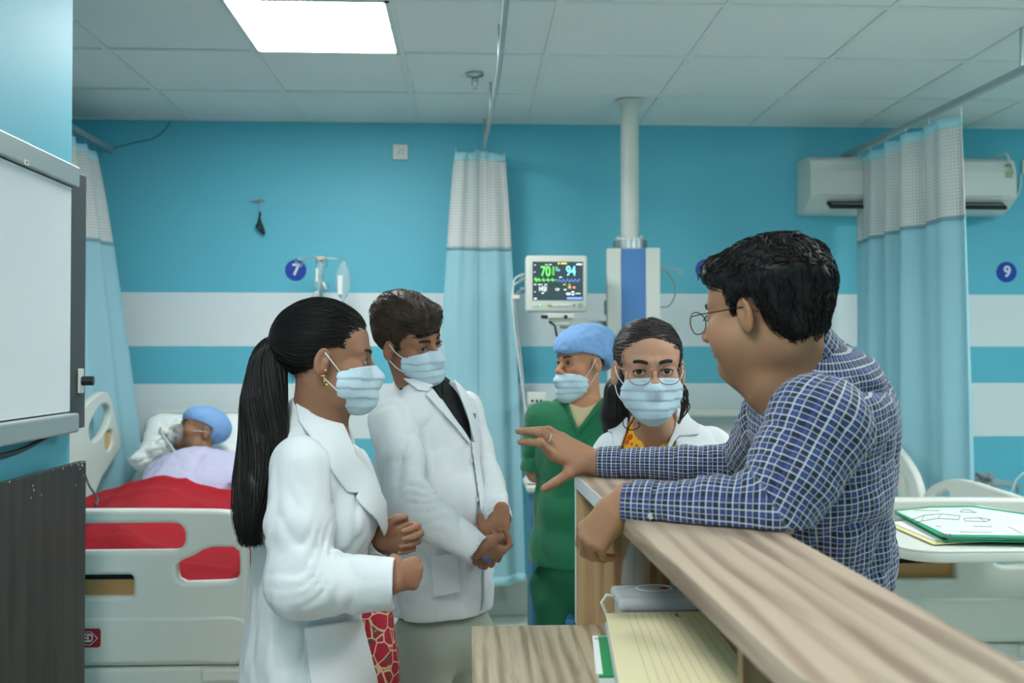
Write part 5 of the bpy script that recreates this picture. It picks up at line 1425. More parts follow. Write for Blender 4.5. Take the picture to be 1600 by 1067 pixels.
    nk0, nk1 = neckB + Vector((.004, 0, -.03)), J(1225, 560, 1.655)
    sh.cap(nk0, nk1 + Vector((-.02, 0, .03)), .056, .062, k=.004, op='s')
    sh.fn(folds(.009, 9, 9, 13, 1)).fn(folds(.0035, 26, 26, 12, 5))
    ax = [waist + (waist - chest).normalized() * .25, chest + (chest - waist).normalized() * .3]
    MP1, MP2 = plaid('checked_shirt_cloth', .155), plaid('checked_sleeve_cloth', .055)
    shirt = sdf_obj('shirt', sh, .0048, MP1, root, vecs={'cl': limb_coords(ax, fr @ Vector((0, -1, 0)))}, it=2)
    for (a, e, w_, rs_) in ((S, E, W, (.088, .072, .058, .034)), (S2, E2, W2, (.078, .060, .047, .0315))):
        m1 = a.lerp(e, .55); m2 = e.lerp(w_, .4); wr = w_ + (w_ - e).normalized() * .004
        g = F().cap(a, m1, rs_[0], rs_[1], k=0).cap(m1, e, rs_[1], rs_[2], k=.02).cap(e, m2, rs_[2] * .96, rs_[2] * .86, k=.03).cap(m2, wr, rs_[2] * .86, rs_[3], k=.02)
        wn = V3((w_ - e).normalized()); w0 = V3(wr)
        g.fn(arm_folds(a, e, w_, .0065, .042, 3)).fn(folds(.003, 22, 22, 22, 8))
        g.fn(lambda P, wn=wn, w0=w0: (P - w0) @ wn, op='i')
        g.cap(wr - (w_ - e).normalized() * .012, wr + (w_ - e).normalized() * .05, rs_[3] - .005, rs_[3] - .004, k=.001, op='s')
        if a is S: g.fn(lambda P: ZL + .0015 - P[:, 2] - np.where(P[:, 0] < Lx(1.6) + .0, .06, 0), op='i')
        nn_ = (e - a).cross(w_ - e)
        sl = sdf_obj('sleeve', g, .0044, MP2, shirt, vecs={'cl': limb_coords([a, e, w_], nn_)}, it=1)
        # cuff
        d = (w_ - e).normalized(); cf = F().cap(wr - d * .052, wr + d * .003, rs_[3] + .0075, rs_[3] + .003).cap(wr - d * .06, wr + d * .06, rs_[3] + .001, rs_[3] - .0005, k=.001, op='s')
        cf.fn(lambda P, wn=wn, w0=w0: np.maximum((P - w0) @ wn - .002, -(P - w0) @ wn - .050), op='i')
        sdf_obj('cuff', cf, .0022, MP2, sl, vecs={'cl': limb_coords([a, e, w_], nn_)})
    pb = P2(0, 0, 0); cb = W + (W - E).normalized() * -.03
    button(cb + Vector((0, -.040, -.012)), (0, -1, -.2), .0055, shirt)
    # collar: stand and fall round the neck
    cl = F().fn(lambda P: np.maximum(np.abs(_tor(P)) - .0022, 0) * 0 + _tor(P), op='u', lo=(0, 0, 0), hi=(0, 0, 0)) if False else None
    c0 = J(1240, 564, 1.675); axn = (J(1208, 505, 1.63) - J(1268, 620, 1.70)).normalized()
    cs = F().cap(c0 - axn * .050, c0 + axn * .040, .098, .078, k=0, flat=(fr @ Vector((1, 0, 0)), .93))
    A3 = V3(axn); c3 = V3(c0); ff = V3(fr @ Vector((0, 1, 0)))
    hshift = lambda P: .018 * ((P - c3) @ ff) / .07
    cs.fn(lambda P: np.maximum((P - c3) @ A3 - .034 + hshift(P) * .9, -((P - c3) @ A3) - .044 + hshift(P) * .3), op='i')
    cs.cap(c0 - axn * .06, c0 + axn * .07, .093, .069, k=.001, op='s', flat=(fr @ Vector((1, 0, 0)), .93))
    cs.fn(folds(.002, 14, 14, 14, 2))
    sdf_obj('collar', cs, .0028, plaid('checked_collar_cloth', .075), shirt, vecs={'cl': limb_coords([c0 - axn * .1, c0 + axn * .1], fr @ Vector((0, -1, 0)))}, it=1)
    # yoke seam and tail hem
    legs(root, hip + Vector((.0, .0, -.02)), ft, (.68, 1.68), (.72, 1.88), mat('dark_trousers', srgb(34, 38, 50), .85), r=.085, hw=.13)
    # glasses
    gl = MB(); g = HMd; M_fr = mat('spectacle_metal', srgb(60, 48, 44), .3, metal=.8)
    gr = MB()
    for s in (-1, 1):
        gr.tube([g @ Vector((s * (.033 + .0250 * math.cos(a)), .1075 - .010 * abs(math.cos(a) * s + .3) * .3, -.005 + .0195 * math.sin(a))) for a in np.linspace(0, 6.283, 29)[:-1]], .0010, 6, closed=True)
    gr.tube([g @ Vector(v) for v in ((-.008, .108, 0), (0, .111, .003), (.008, .108, 0))], .001, 6)
    go = gr.build('glasses', M_fr, root, smooth=True)
    for s in (-1, 1):
        MB().tube(crv([g @ Vector((s * x, y, z)) for x, y, z in ((.058, .105, .004), (.073, .085, .006), (.077, .04, .007), (.0785, .0, .008), (.0795, -.018, .006), (.078, -.034, -.004))], 4), .0011, 6).build('temple', M_fr, go, smooth=True)
        b2 = MB(); b2.bm.faces.new([b2.bm.verts.new(g @ Vector((s * (.033 + .0245 * math.cos(a)), .1072, -.005 + .019 * math.sin(a)))) for a in np.linspace(0, 6.283, 25)[:-1]]); b2.build('lens', M_lens, go)
    return root
M_lens = mat('lens_glass', (.97, .98, .99, 1), .03, trans=1.0, ior=1.01, alpha=.22)

# ================================================================== woman with ponytail
def coat_edges(): pass
def woman():
    root = empty('person', (-.30, 2.12, 0), label='woman with long black ponytail in white coat and mask, seen from the side', cat='person')
    H = HM(J(513, 561, 2.10), (.985, .10, -.05), (.02, 0, 1), .985); ft = (.97, .10); fr = frameF((0, 0, 0), ft)
    neckB = J(490, 672, 2.13); chest = J(497, 775, 2.14); waist = J(492, 920, 2.15); hip = J(488, 1030, 2.15)
    S, E, W = J(462, 735, 1.975), J(463, 912, 1.93), J(612, 912, 1.935)
    S2, E2, W2 = J(508, 728, 2.29), J(530, 905, 2.30), J(602, 842, 2.16)
    b = head(F(), H, fem=True)
    b.cap(H @ Vector((0, -.020, -.05)), neckB, .046, .052, k=.03).cap(H @ Vector((0, .03, -.08)), neckB + Vector((.02, 0, 0)), .026, .045, k=.03)
    b.ell(chest, (.14, .09, .17), R=fr, k=.05).cap(chest, hip, .09, .10, k=.05).cap(S + Vector((.01, .05, -.01)), S2, .035, k=.04)
    b.cap(S + Vector((.01, .03, -.01)), E, .028, .03, k=.03).cap(E, W, .034, .022, k=.02).cap(S2, E2, .04, .036, k=.03).cap(E2, W2, .034, .022, k=.02)
    blegs(b, hip, ft, (-.34, 2.24), (-.38, 2.06), -.12)
    # near (right) hand: loose fist, back of the hand to the camera
    tips, P = hand(b, J(604, 902, 1.945), Vector((.68, .50, .0)), Vector((.50, -.80, .25)), -1, [(62, 70, 45), (64, 72, 45), (66, 72, 45), (68, 70, 45)], ((.018, .018, -.010), (.040, .040, -.022), (.034, .064, -.040), (.018, .076, -.050)), .84)
    # far (left) hand: palm towards the camera, fingers folded over
    tips2, P2 = hand(b, J(590, 842, 2.15), Vector((.90, -.1, .14)), Vector((.12, .95, .12)), 1, [(50, 75, 35), (54, 75, 35), (58, 75, 35), (62, 72, 35)], ((.018, .018, -.008), (.040, .036, -.016), (.050, .060, -.014), (.050, .084, -.012)), .86)
    body_obj(b, .0031, root, skin_cols(srgb(150, 107, 82), H), [(H @ Vector((0, 0, -.05)), .21), (W + Vector((.06, .02, 0)), .13), (W2 + Vector((.05, 0, 0)), .13)])
    MB().tube([P2(-.029 + .0098 * math.cos(a), .096, -.022 + .0098 * math.sin(a)) for a in np.linspace(0, 6.28, 19)[:-1]], .0014, 6, closed=True).build('ring', M_gold, root, smooth=True)
    eyes(root, H); brows(root, H, M_browhair, .0030); mask(root, H)
    # ear studs
    e1 = H @ Vector((.0835, -.004, -.036)); er = MB()
    for k, (dy, dz) in enumerate(((0, 0), (.003, -.010), (.006, .012), (-.002, -.018))): er.sph(e1 + Vector((.002 * k, -.002, dz)), .0036, 10)
    er.build('earring', M_gold, root, smooth=True)
    # hair
    prof = [(.072, .062), (.086, .085), (.07, .15), (-.08, .16), (-.17, .10), (-.15, -.0), (-.115, -.055), (-.075, -.045), (-.040, -.028), (-.028, .0), (-.022, .024), (.004, .030), (.022, .012), (.040, .022), (.052, .048)]
    def ex(f): f.ell((0, -.05, .035), (.074, .080, .070), k=.02)
    hf = hair_cap(H, prof, (.080, .103, .088), amp=.0025, extra=ex, kx=-5)
    tie = J(449, 525, 2.10); tl = V3(tie)
    hf.frame(None); hf.cap(tie + Vector((.035, 0, -.004)), tie, .040, .016, k=.03)
    A = np.array(H.to_3x3().normalized(), np.float32)
    def flow(p, k):
        d = tl - p; return d / np.maximum(np.linalg.norm(d, axis=1, keepdims=True), 1e-5)
    Sx = surf_points(hf, .006, 2200, lambda X: X[:, 0] > tl[0] + .02)
    st1 = strands(hf, Sx, flow, .075, 7, .0011, (-.0005, .0022), .05, 4)
    # ponytail: core plus long locks
    path = [J(449, 525, 2.10), J(432, 532, 2.09), J(416, 562, 2.08), J(410, 620, 2.06), J(412, 690, 2.04), J(398, 760, 2.00), J(388, 820, 1.97), J(392, 850, 1.97)]
    rad = [.014, .024, .034, .044, .046, .034, .018, .006]
    core = F()
    for i in range(len(path) - 2): core.cap(path[i], path[i + 1], rad[i] * .70, rad[i + 1] * .62, k=.02)
    core.fn(lambda P: .007 * (ridge(P * V3((75, 75, 5))) - .6))
    rs = np.random.RandomState(6); n = 1900; sp = np.array([tuple(p) for p in crv(path, 4)]); K = len(sp)
    rr = np.interp(np.linspace(0, 1, K), np.linspace(0, 1, len(rad)), rad)
    th = rs.rand(n, 1) * 6.283; q = np.sqrt(rs.rand(n, 1)) * .55 + .5; ln = .48 + .56 * rs.rand(n, 1) ** .7
    t = np.linspace(0, 1, 18)[None] * ln; ti = np.clip(t * (K - 1), 0, K - 1.001)
    cx = np.stack([np.interp(ti, np.arange(K), sp[:, a]) for a in range(3)], -1); rv = np.interp(ti, np.arange(K), rr)
    wob = .006 * np.sin(t * 9 + th * 3) + .10 * (rs.randn(n, 1) * .06) * t
    rv = np.maximum(rv, .014 * (t > .2)); u = th + .5 * np.sin(t * 3 + th)
    Pp = cx + np.stack([np.cos(u) * (rv * q) + wob, np.sin(u) * rv * q * .8, -.004 * np.abs(rs.randn(n, 1)) * t], -1)
    R_ = (.0014 + .0009 * rs.rand(n, 1)) * (1 - .8 * np.linspace(0, 1, 18)[None] ** 2)
    st2 = tubes(Pp.astype(np.float32), R_)
    sdf_obj('hair', hf, .0035, M_hairmat, root, extra=st1)
    sdf_obj('ponytail', core, .0035, M_hairmat, root, extra=st2)
    # flyaway hair at nape and forehead
    Sx = surf_points(hf, .006, 120, lambda X: loc(X, H)[:, 2] < .0, seed=9)
    x2, q2 = strands(hf, Sx, lambda p, k: np.tile(V3((-.4, -.1, -1)), (len(p), 1)), .07, 8, .0005, (0, .004), .35, 3, free=.9)
    raw_mesh('loose_hair', x2, q2, M_hairmat, root)
    MB().tube([tie + Vector((.002, .020 * math.cos(a), .020 * math.sin(a))) for a in np.linspace(0, 6.28, 21)[:-1]], .0085, 8, closed=True).build('hair_tie', mat('hair_tie_cloth', srgb(60, 74, 92), .8), root, smooth=True)
    # kurta under the coat
    kt = F().ell(chest, (.148, .115, .17), R=fr, k=0).cap(chest, hip, .10, .12, k=.05, flat=(fr @ Vector((1, 0, 0)), 1.2)).cap(hip, (-.30, 2.15, .45), .125, .125, k=.04, flat=(fr @ Vector((1, 0, 0)), 1.2))
    kt.cap(J(560, 960, 2.15), (J(560, 960, 2.15).x + .03, 2.15, .45), .075, .095, k=.03)
    kt.cap(neckB, neckB + Vector((0, 0, .2)), .062, .055, k=.01, op='s').fn(folds(.005, 14, 14, 5, 4)).fn(lambda P: P[:, 2] - 1.09, op='i')
    mk = mat('red_printed_kurta', srgb(176, 36, 58), .8); t_ = NT(mk); tc = t_.n('TexCoord')
    vo = t_.n('TexVoronoi'); vo.inputs['Scale'].default_value = 44; t_.l(tc.outputs['Object'], vo.inputs['Vector'])
    v2 = t_.n('TexVoronoi'); v2.feature = 'DISTANCE_TO_EDGE'; v2.inputs['Scale'].default_value = 34; t_.l(tc.outputs['Object'], v2.inputs['Vector'])
    c_ = t_.mix(t_.math('LESS_THAN', vo.outputs['Distance'], .27), srgb(176, 36, 58), srgb(70, 92, 66))
    c_ = t_.mix(t_.math('LESS_THAN', vo.outputs['Distance'], .13), c_, srgb(206, 132, 60))
    c_ = t_.mix(t_.math('LESS_THAN', v2.outputs['Distance'], .045), c_, srgb(214, 190, 150)); t_.l(c_, t_.b.inputs['Base Color'])
    sdf_obj('kurta', kt, .010, mk, root, it=2)
    # coat
    cz = .50
    ct_ = F().ell(chest + Vector((0, 0, .0)), (.168, .122, .185), R=fr, k=0).ell(J(548, 800, 2.13), (.13, .075, .085), R=fr, k=.05)
    ct_.cap(chest + Vector((-.01, 0, -.10)), waist, .118, .122, k=.06, flat=(fr @ Vector((1, 0, 0)), 1.3)).cap(waist, hip, .124, .140, k=.05, flat=(fr @ Vector((1, 0, 0)), 1.25)).cap(hip, (hip.x + .0, 2.15, cz), .138, .155, k=.05, flat=(fr @ Vector((1, 0, 0)), 1.25))
    ct_.cap(S + Vector((.01, .03, -.01)), S2 + Vector((0, -.03, 0)), .068, .064, k=.05).cap(neckB + Vector((-.012, 0, -.045)), neckB + Vector((-.012, 0, .02)), .095, .058, k=.05)
    ct_.ell(J(436, 780, 2.14), (.11, .06, .12), R=fr, k=.05).cap(J(436, 850, 2.15), J(430, 1060, 2.15), .058, .066, k=.06)
    ct_.cap(neckB + Vector((.012, 0, -.015)), H @ Vector((0, .01, -.06)), .058, .066, k=.004, op='s')
    # front opening at the wearer's chest, coat fronts hang beside it
    ct_.box((J(640, 900, 2.15).x + .045, 2.17, .8), (.10, .045, .55), R=fr, r=.01, k=.004, op='s')
    cb_ = F(); cb_.ops = list(ct_.ops); cb_.lo = list(ct_.lo); cb_.hi = list(ct_.hi)
    ct_.fn(folds(.015, 11, 11, 2.4, 3)).fn(folds(.003, 30, 30, 9, 6))
    ct_.fn(lambda P: cz - P[:, 2], op='i')
    coat = sdf_obj('coat', ct_, .006, M_coat, root, it=2)
    for (a, e, w_, rs_) in ((S + Vector((.008, .012, .002)), E, W, (.067, .068, .062, .052)), (S2, E2, W2, (.070, .062, .056, .047))):
        m1 = a.lerp(e, .5); m2 = e.lerp(w_, .5); d = (w_ - e).normalized(); wr = w_ + d * .006; wn, w0 = V3(d), V3(wr)
        g = F().cap(a, m1, rs_[0], rs_[1]).cap(m1, e, rs_[1], rs_[2], k=.02).cap(e, m2, rs_[2], rs_[2] * .93, k=.04).cap(m2, wr, rs_[2] * .93, rs_[3], k=.02)
        g.fn(fade(arm_folds(a, e, w_, .009, .06, 5), w0, wn)).fn(fade(folds(.006, 15, 15, 3.2, 13), w0, wn))
        g.fn(lambda P, wn=wn, w0=w0: (P - w0) @ wn, op='i').cap(wr - d * .02, wr + d * .08, rs_[3] - .007, rs_[3] - .004, k=.001, op='s')
        sdf_obj('sleeve', g, .005, M_coat, coat, it=2)
    # collar and lapel on the near side
    lap = [(468, 622), (486, 612), (512, 640), (540, 668), (556, 702), (583, 742), (604, 784), (603, 822), (592, 800), (572, 786), (560, 771), (541, 772), (522, 742), (498, 700), (474, 664)]
    patch('collar', cb_, [(460, 618), (484, 606), (512, 636), (538, 664), (554, 700), (570, 771), (543, 770), (522, 742), (498, 700), (466, 658)], .0042, .0034, M_coat, coat, 2.14, 1.94, vox=.0028)
    patch('lapel', cb_, [(548, 700), (583, 742), (604, 784), (607, 830), (600, 838), (588, 812), (566, 792), (556, 778), (560, 768), (548, 745)], .0042, .0034, M_coat, coat, 2.16, 1.94, vox=.0028)
    patch('pocket', cb_, [(474, 980), (566, 966), (590, 1060), (592, 1100), (488, 1100)], .0042, .0034, M_coat, coat, 2.14, 1.9, vox=.004)
    for px, py in ((586, 806), (578, 868), (574, 1012)):
        a_, d_ = hit(ct_, px - 6, py + 1, 1.8), hit(ct_, px + 6, py - 2, 1.8)
        if min(a_.y, d_.y) > 1.85: MB().tube([a_, d_], .0014, 6).build('buttonhole', M_btn, coat)
    legs(root, hip + Vector((0, 0, -.12)), ft, (-.34, 2.24), (-.38, 2.06), mat('dark_leggings', srgb(90, 30, 40), .85), r=.08)
    return root

# ================================================================== man in white coat
def man():
    root = empty('person', (-.08, 2.75, 0), label='young man in white coat and mask standing with clasped hands', cat='person')
    H = HM(J(641, 534, 2.76), (.76, -.63, -.16), (-.40, .0, .92), 1.0); ft = (.72, -.69); fr = frameF((0, 0, 0), ft)
    neckB = J(655, 610, 2.80); chest = J(668, 695, 2.80); belly = J(684, 800, 2.76); hip = J(692, 905, 2.77)
    S, E, W = J(612, 655, 2.66), J(638, 782, 2.54), J(744, 858, 2.50)
    S2, E2, W2 = J(724, 640, 2.93), J(762, 755, 2.84), J(780, 812, 2.66)
    b = head(F(), H)
    b.cap(H @ Vector((0, -.025, -.055)), neckB, .052, .060, k=.03).cap(H @ Vector((0, .03, -.09)), neckB + Vector((.01, -.01, 0)), .03, .05, k=.03)
    b.ell(chest, (.15, .09, .18), R=fr, k=.05).cap(chest, hip, .09, .10, k=.05).cap(S, S2, .045, k=.04)
    b.cap(S, E, .032, .03, k=.03).cap(E, W, .036, .025, k=.02).cap(S2, E2, .042, .038, k=.03).cap(E2, W2, .036, .025, k=.02)
    blegs(b, hip, ft, (-.02, 2.88), (-.15, 2.72), -.16)
    hand(b, J(781, 812, 2.645), Vector((-.20, -.28, -.92)), Vector((.30, -.88, -.05)), 1, [(28, 62, 40), (30, 64, 40), (32, 66, 40), (34, 66, 40)], ((.016, .016, -.008), (.040, .036, -.012), (.050, .020, -.014), (.056, .000, -.012)), .98)
    hand(b, J(742, 856, 2.51), Vector((.60, .62, -.30)), Vector((-.05, -.60, -.75)), -1, [(35, 60, 40), (38, 60, 40), (40, 62, 40), (44, 62, 40)], TH_IN, .95)
    body_obj(b, .0034, root, skin_cols(srgb(150, 104, 78), H, stubble=.1), [(H @ Vector((0, 0, -.05)), .21), (W + Vector((.05, .03, -.02)), .12), (W2 + Vector((-.02, -.02, -.08)), .13)])
    eyes(root, H, gaze=(.25, .9, .02)); brows(root, H, M_browhair, .0038); mask(root, H)
    prof = [(.098, .040), (.110, .062), (.11, .12), (.05, .17), (-.08, .17), (-.17, .10), (-.15, -.0), (-.118, -.050), (-.075, -.058), (-.040, -.034), (-.028, .0), (-.022, .024), (.002, .024), (.010, -.020), (.024, -.020), (.030, .020), (.045, .036), (.075, .040)]
    def ex(f): f.ell((0, .045, .085), (.070, .062, .040), k=.02).ell((0, -.03, .08), (.078, .090, .066), k=.02).ell((.01, .085, .062), (.048, .022, .022), k=.015)
    hf = hair_cap(H, prof, (.084, .106, .092), amp=.004, extra=ex, kx=.8)
    A = np.array(H.to_3x3().normalized(), np.float32)
    def flow(p, k):
        L = loc(p, H); top = L[:, 2] > .05
        d = np.stack([np.where(top, .5, .1), np.where(top, .9, .1), np.where(top, -.1, -1)], 1) + .5 * np.stack([vnoise(p * 22) - .5, vnoise(p * 22 + 9) - .5, vnoise(p * 22 + 5) - .5], 1)
        return (d @ A.T).astype(np.float32)
    sdf_obj('hair', hf, .0038, M_hairbrown, root, extra=strands(hf, surf_points(hf, .006, 2000, lambda X: np.ones(len(X), bool)), flow, .035, 7, .0013, (-.001, .004), .2, 4, free=.15))
    # black shirt
    bs = F().ell(chest + fr @ Vector((0, .004, .01)), (.160, .105, .19), R=fr).cap(chest, belly, .10, .11, k=.05).cap(neckB + Vector((0, 0, -.03)), neckB + Vector((-.002, 0, .014)), .068, .057, k=.03)
    bs.cap(neckB + Vector((.01, -.012, -.01)), H @ Vector((0, .01, -.09)), .045, .060, k=.004, op='s')
    fv = V3(fr @ Vector((0, 1, 0)))
    shirt = sdf_obj('shirt', bs, .007, M_blk, root, it=2)
    patch('shirt_collar', bs, [(672, 578), (690, 595), (690, 625), (676, 603), (660, 590)], .005, .003, M_blk, shirt, 2.80, vox=.003)
    patch('shirt_collar', bs, [(688, 590), (700, 578), (706, 588), (700, 606), (692, 618)], .005, .003, M_blk, shirt, 2.85, vox=.003)
    # coat
    xx = fr @ Vector((1, 0, 0))
    ct_ = F().ell(chest + fr @ Vector((0, .006, .0)), (.178, .122, .20), R=fr).cap(chest + Vector((0, 0, -.06)), belly, .118, .126, k=.06, flat=(xx, 1.25)).cap(belly, hip, .126, .126, k=.05, flat=(xx, 1.22)).cap(hip, (hip.x - .005, hip.y, .60), .126, .134, k=.05, flat=(xx, 1.22))
    ct_.cap(S + xx * -.02, S2 + xx * .02, .068, .064, k=.06).cap(neckB + Vector((-.012, .01, -.05)), neckB + Vector((-.012, .012, .014)), .09, .066, k=.05)
    ct_.cap(neckB + Vector((.008, -.008, -.012)), H @ Vector((0, .01, -.08)), .058, .068, k=.004, op='s')
    vpoly = [(652, 566), (706, 566), (716, 600), (730, 648), (742, 694), (738, 694), (716, 660), (690, 625), (668, 598)]
    ct_.fn(lambda P: -np.maximum(in_poly(P, vpoly), P[:, 1] - chest.y), op='i')
    cb_ = F(); cb_.ops = list(ct_.ops); cb_.lo = list(ct_.lo); cb_.hi = list(ct_.hi)
    ct_.fn(folds(.008, 10, 10, 5, 3)).fn(folds(.003, 26, 26, 14, 6))
    zh = J(690, 962, 2.7).z
    ct_.fn(lambda P: zh - P[:, 2], op='i')
    ct_.cap((hip.x, hip.y, zh - .05), (hip.x, hip.y, zh + .05), .115, .115, k=.002, op='s', flat=(xx, 1.22))
    coat = sdf_obj('coat', ct_, .006, M_coat, root, it=2)
    for (a, e, w_, rs_) in ((S, E, W, (.066, .062, .056, .040)), (S2, E2, W2, (.060, .052, .046, .038))):
        m1 = a.lerp(e, .5); m2 = e.lerp(w_, .5); d = (w_ - e).normalized(); wr = w_ + d * .006; wn, w0 = V3(d), V3(wr)
        g = F().cap(a, m1, rs_[0], rs_[1]).cap(m1, e, rs_[1], rs_[2], k=.02).cap(e, m2, rs_[2], rs_[2] * .9, k=.04).cap(m2, wr, rs_[2] * .9, rs_[3], k=.02)
        g.fn(fade(arm_folds(a, e, w_, .007, .055, 2), w0, wn)).fn(fade(folds(.006, 13, 13, 4, 8), w0, wn))
        g.fn(lambda P, wn=wn, w0=w0: (P - w0) @ wn, op='i').cap(wr - d * .02, wr + d * .08, rs_[3] - .006, rs_[3] - .004, k=.001, op='s')
        sdf_obj('sleeve', g, .005, M_coat, coat, it=2)
        if w_ is W2:
            sdf_obj('shirt_cuff', F().cap(wr - d * .03, wr + d * .008, rs_[3] - .008, rs_[3] - .009).cap(wr - d * .04, wr + d * .05, rs_[3] - .011, rs_[3] - .011, k=0, op='s').fn(lambda P, wn=wn, w0=w0: (P - w0) @ wn - .006, op='i'), .003, M_blk, shirt)
    patch('collar', cb_, [(620, 572), (640, 578), (658, 590), (676, 606), (678, 604), (668, 612), (656, 610), (636, 596), (622, 584)], .0042, .0034, M_coat, coat, 2.86, 2.60, vox=.003)
    patch('collar', cb_, [(618, 578), (640, 578), (684, 606), (676, 604), (655, 611), (632, 594)], .0042, .0034, M_coat, coat, 2.86, 2.60, vox=.003)
    patch('lapel', cb_, [(676, 606), (690, 625), (716, 660), (741, 696), (738, 700), (712, 668), (686, 640), (664, 616)], .0042, .0034, M_coat, coat, 2.8, 2.55, vox=.003)
    patch('lapel', cb_, [(704, 586), (722, 604), (736, 640), (745, 690), (741, 692), (730, 648), (716, 612)], .0042, .0034, M_coat, coat, 2.9, 2.55, vox=.003)
    patch('placket', cb_, [(736, 690), (746, 690), (762, 800), (766, 950), (756, 955), (754, 820)], .0042, .0034, M_coat, coat, 2.8, 2.5, vox=.0035)
    patch('pocket', cb_, [(672, 870), (716, 862), (722, 925), (676, 935)], .0042, .0034, M_coat, coat, 2.8, 2.5, vox=.0035)
    for px, py in ((726, 682), (735, 720), (744, 780)): button(hit(ct_, px, py, 2.4) + Vector((0, -.004, 0)), (.3, -.95, 0), .0075, coat)
    MB().box(hit(ct_, 741, 650, 2.4), (.005, .002, .008), bev=.0015).build('badge_mark', mat('badge_green', srgb(70, 150, 140), .6), coat)
    MB().cyl(J(765, 877, 2.47), J(757, 873, 2.49), .004, n=10).build('pen', mat('pen_blue', srgb(40, 90, 190), .3), root)
    mt = mat('pale_grey_trousers', srgb(170, 176, 162), .85)
    legs(root, hip + Vector((0, 0, -.16)), ft, (-.02, 2.88), (-.15, 2.72), mt, r=.098, hw=.13)
    return root

# ================================================================== nurse in green
def nurse():
    root = empty('person', (.41, 3.5, 0), label='nurse in green scrubs, blue cap and lowered mask looking left', cat='person')
    H = HM(J(909, 566, 3.50), (-.86, -.51, -.04), (.03, 0, 1), 1.0); ft = (-.40, -.91); fr = frameF((0, 0, 0), ft)
    neckB = J(915, 628, 3.52); chest = J(900, 700, 3.52); waist = J(892, 790, 3.52); hip = J(890, 860, 3.52)
    S, E, W = J(846, 655, 3.56), J(838, 738, 3.57), J(880, 752, 3.72)
    S2, E2, W2 = J(962, 650, 3.44), J(972, 745, 3.44), J(968, 830, 3.40)
    b = head(F(), H, fem=True)
    b.cap(H @ Vector((0, -.02, -.05)), neckB, .046, .052, k=.03).cap(H @ Vector((0, .03, -.08)), neckB, .024, .045, k=.03)
    b.ell(chest, (.14, .088, .17), R=fr, k=.05).cap(chest, hip, .085, .10, k=.05).cap(S, S2, .045, k=.05)
    b.cap(S, E, .04, .036, k=.03).cap(E, W, .034, .022, k=.02).cap(S2, E2, .04, .036, k=.03).cap(E2, W2, .034, .022, k=.02)
    blegs(b, hip, ft, (.44, 3.52), (.30, 3.48), -.10)
    for w_, sd, yd in ((W, -1, (.95, .1, -.2)), (W2, 1, (.05, 0, -1))): hand(b, w_, yd, (.1 * sd, .2 * sd - .5, .9 if sd < 0 else 0), sd, [(20, 25, 15)] * 4, TH_IN, .88)
    body_obj(b, .0038, root, skin_cols(srgb(186, 132, 100), H, lips=(.45, .18, .16)), [(H @ Vector((0, 0, -.05)), .21)])
    eyes(root, H, gaze=(.0, 1, .0)); brows(root, H, M_browhair, .0032)
    mask(root, H, dz=-.026)
    MB().sph(H @ Vector((-.0835, -.004, -.038)), .0045, 12).build('earring', M_steel, root, smooth=True)
    prof = [(.07, .05), (.06, .13), (-.10, .13), (-.15, .04), (-.115, -.060), (-.060, -.055), (-.034, -.024), (-.022, .026), (.008, .026), (.026, .018), (.05, .03)]
    hf = hair_cap(H, prof, (.077, .100, .088), amp=.002, kx=1.0); sdf_obj('hair', hf, .004, M_hairmat, root)
    # bouffant cap
    cp = F(H).ell((0, -.030, .060), (.092, .118, .082)).ell((0, -.09, .03), (.078, .062, .066), k=.03).ell((0, .03, .055), (.078, .072, .045), k=.03)
    pc_ = [(.112, .038), (.12, .06), (.12, .18), (-.20, .18), (-.20, -.07), (-.135, -.052), (-.10, -.030), (-.05, .012), (0, .032), (.05, .044)]
    cp.fn(lambda P: seg2(loc(P, H)[:, 1:3], pc_), op='i')
    cp.fn(lambda P: .009 * (.5 - ridge(loc(P, H) * V3((30, 13, 30)) + 3)) + .004 * (.5 - ridge(loc(P, H) * 50)))
    cap_ = sdf_obj('surgical_cap', cp, .0036, M_cap, root)
    bd = F(H).ell((0, -.028, .052), (.0935, .119, .082)).ell((0, .03, .055), (.080, .074, .043), k=.03)
    pb_ = [(.125, .036), (.125, .056), (.05, .062), (0, .050), (-.05, .030), (-.10, -.012), (-.14, -.036), (-.135, -.055), (-.10, -.033), (-.05, .009), (0, .029), (.05, .041)]
    bd.fn(lambda P: seg2(loc(P, H)[:, 1:3], pb_), op='i'); sdf_obj('cap_band', bd, .0034, M_cap, cap_)
    MB().tube(crv([H @ Vector(v) for v in ((-.04, -.118, -.03), (-.045, -.115, -.07), (-.04, -.105, -.11))], 4), .006, 6).build('cap_tie', M_cap, cap_)
    # undershirt and scrubs
    us = F().ell(chest, (.155, .100, .18), R=fr).cap(S, S2, .052, k=.05).cap(neckB + Vector((0, 0, -.06)), neckB, .075, .056, k=.05)
    npoly = [(870, 560), (960, 560), (956, 604), (944, 617), (928, 632), (912, 637), (898, 633), (886, 622), (876, 608)]
    us.fn(lambda P: -np.maximum(in_poly(P, npoly), P[:, 1] - neckB.y - .06), op='i')
    sdf_obj('undershirt', us, .008, mat('cream_undershirt', srgb(214, 192, 150), .8), root, it=2)
    xx = fr @ Vector((1, 0, 0))
    sb = F().ell(chest, (.168, .114, .19), R=fr).cap(chest, waist, .100, .100, k=.06, flat=(xx, 1.3)).cap(waist, hip, .100, .108, k=.05, flat=(xx, 1.35)).cap(hip, (hip.x + .01, hip.y, .58), .108, .118, k=.04, flat=(xx, 1.4))
    sb.cap(S, S2, .064, .062, k=.05).cap(neckB + Vector((0, .01, -.06)), neckB + Vector((.005, .01, -.012)), .086, .062, k=.05)
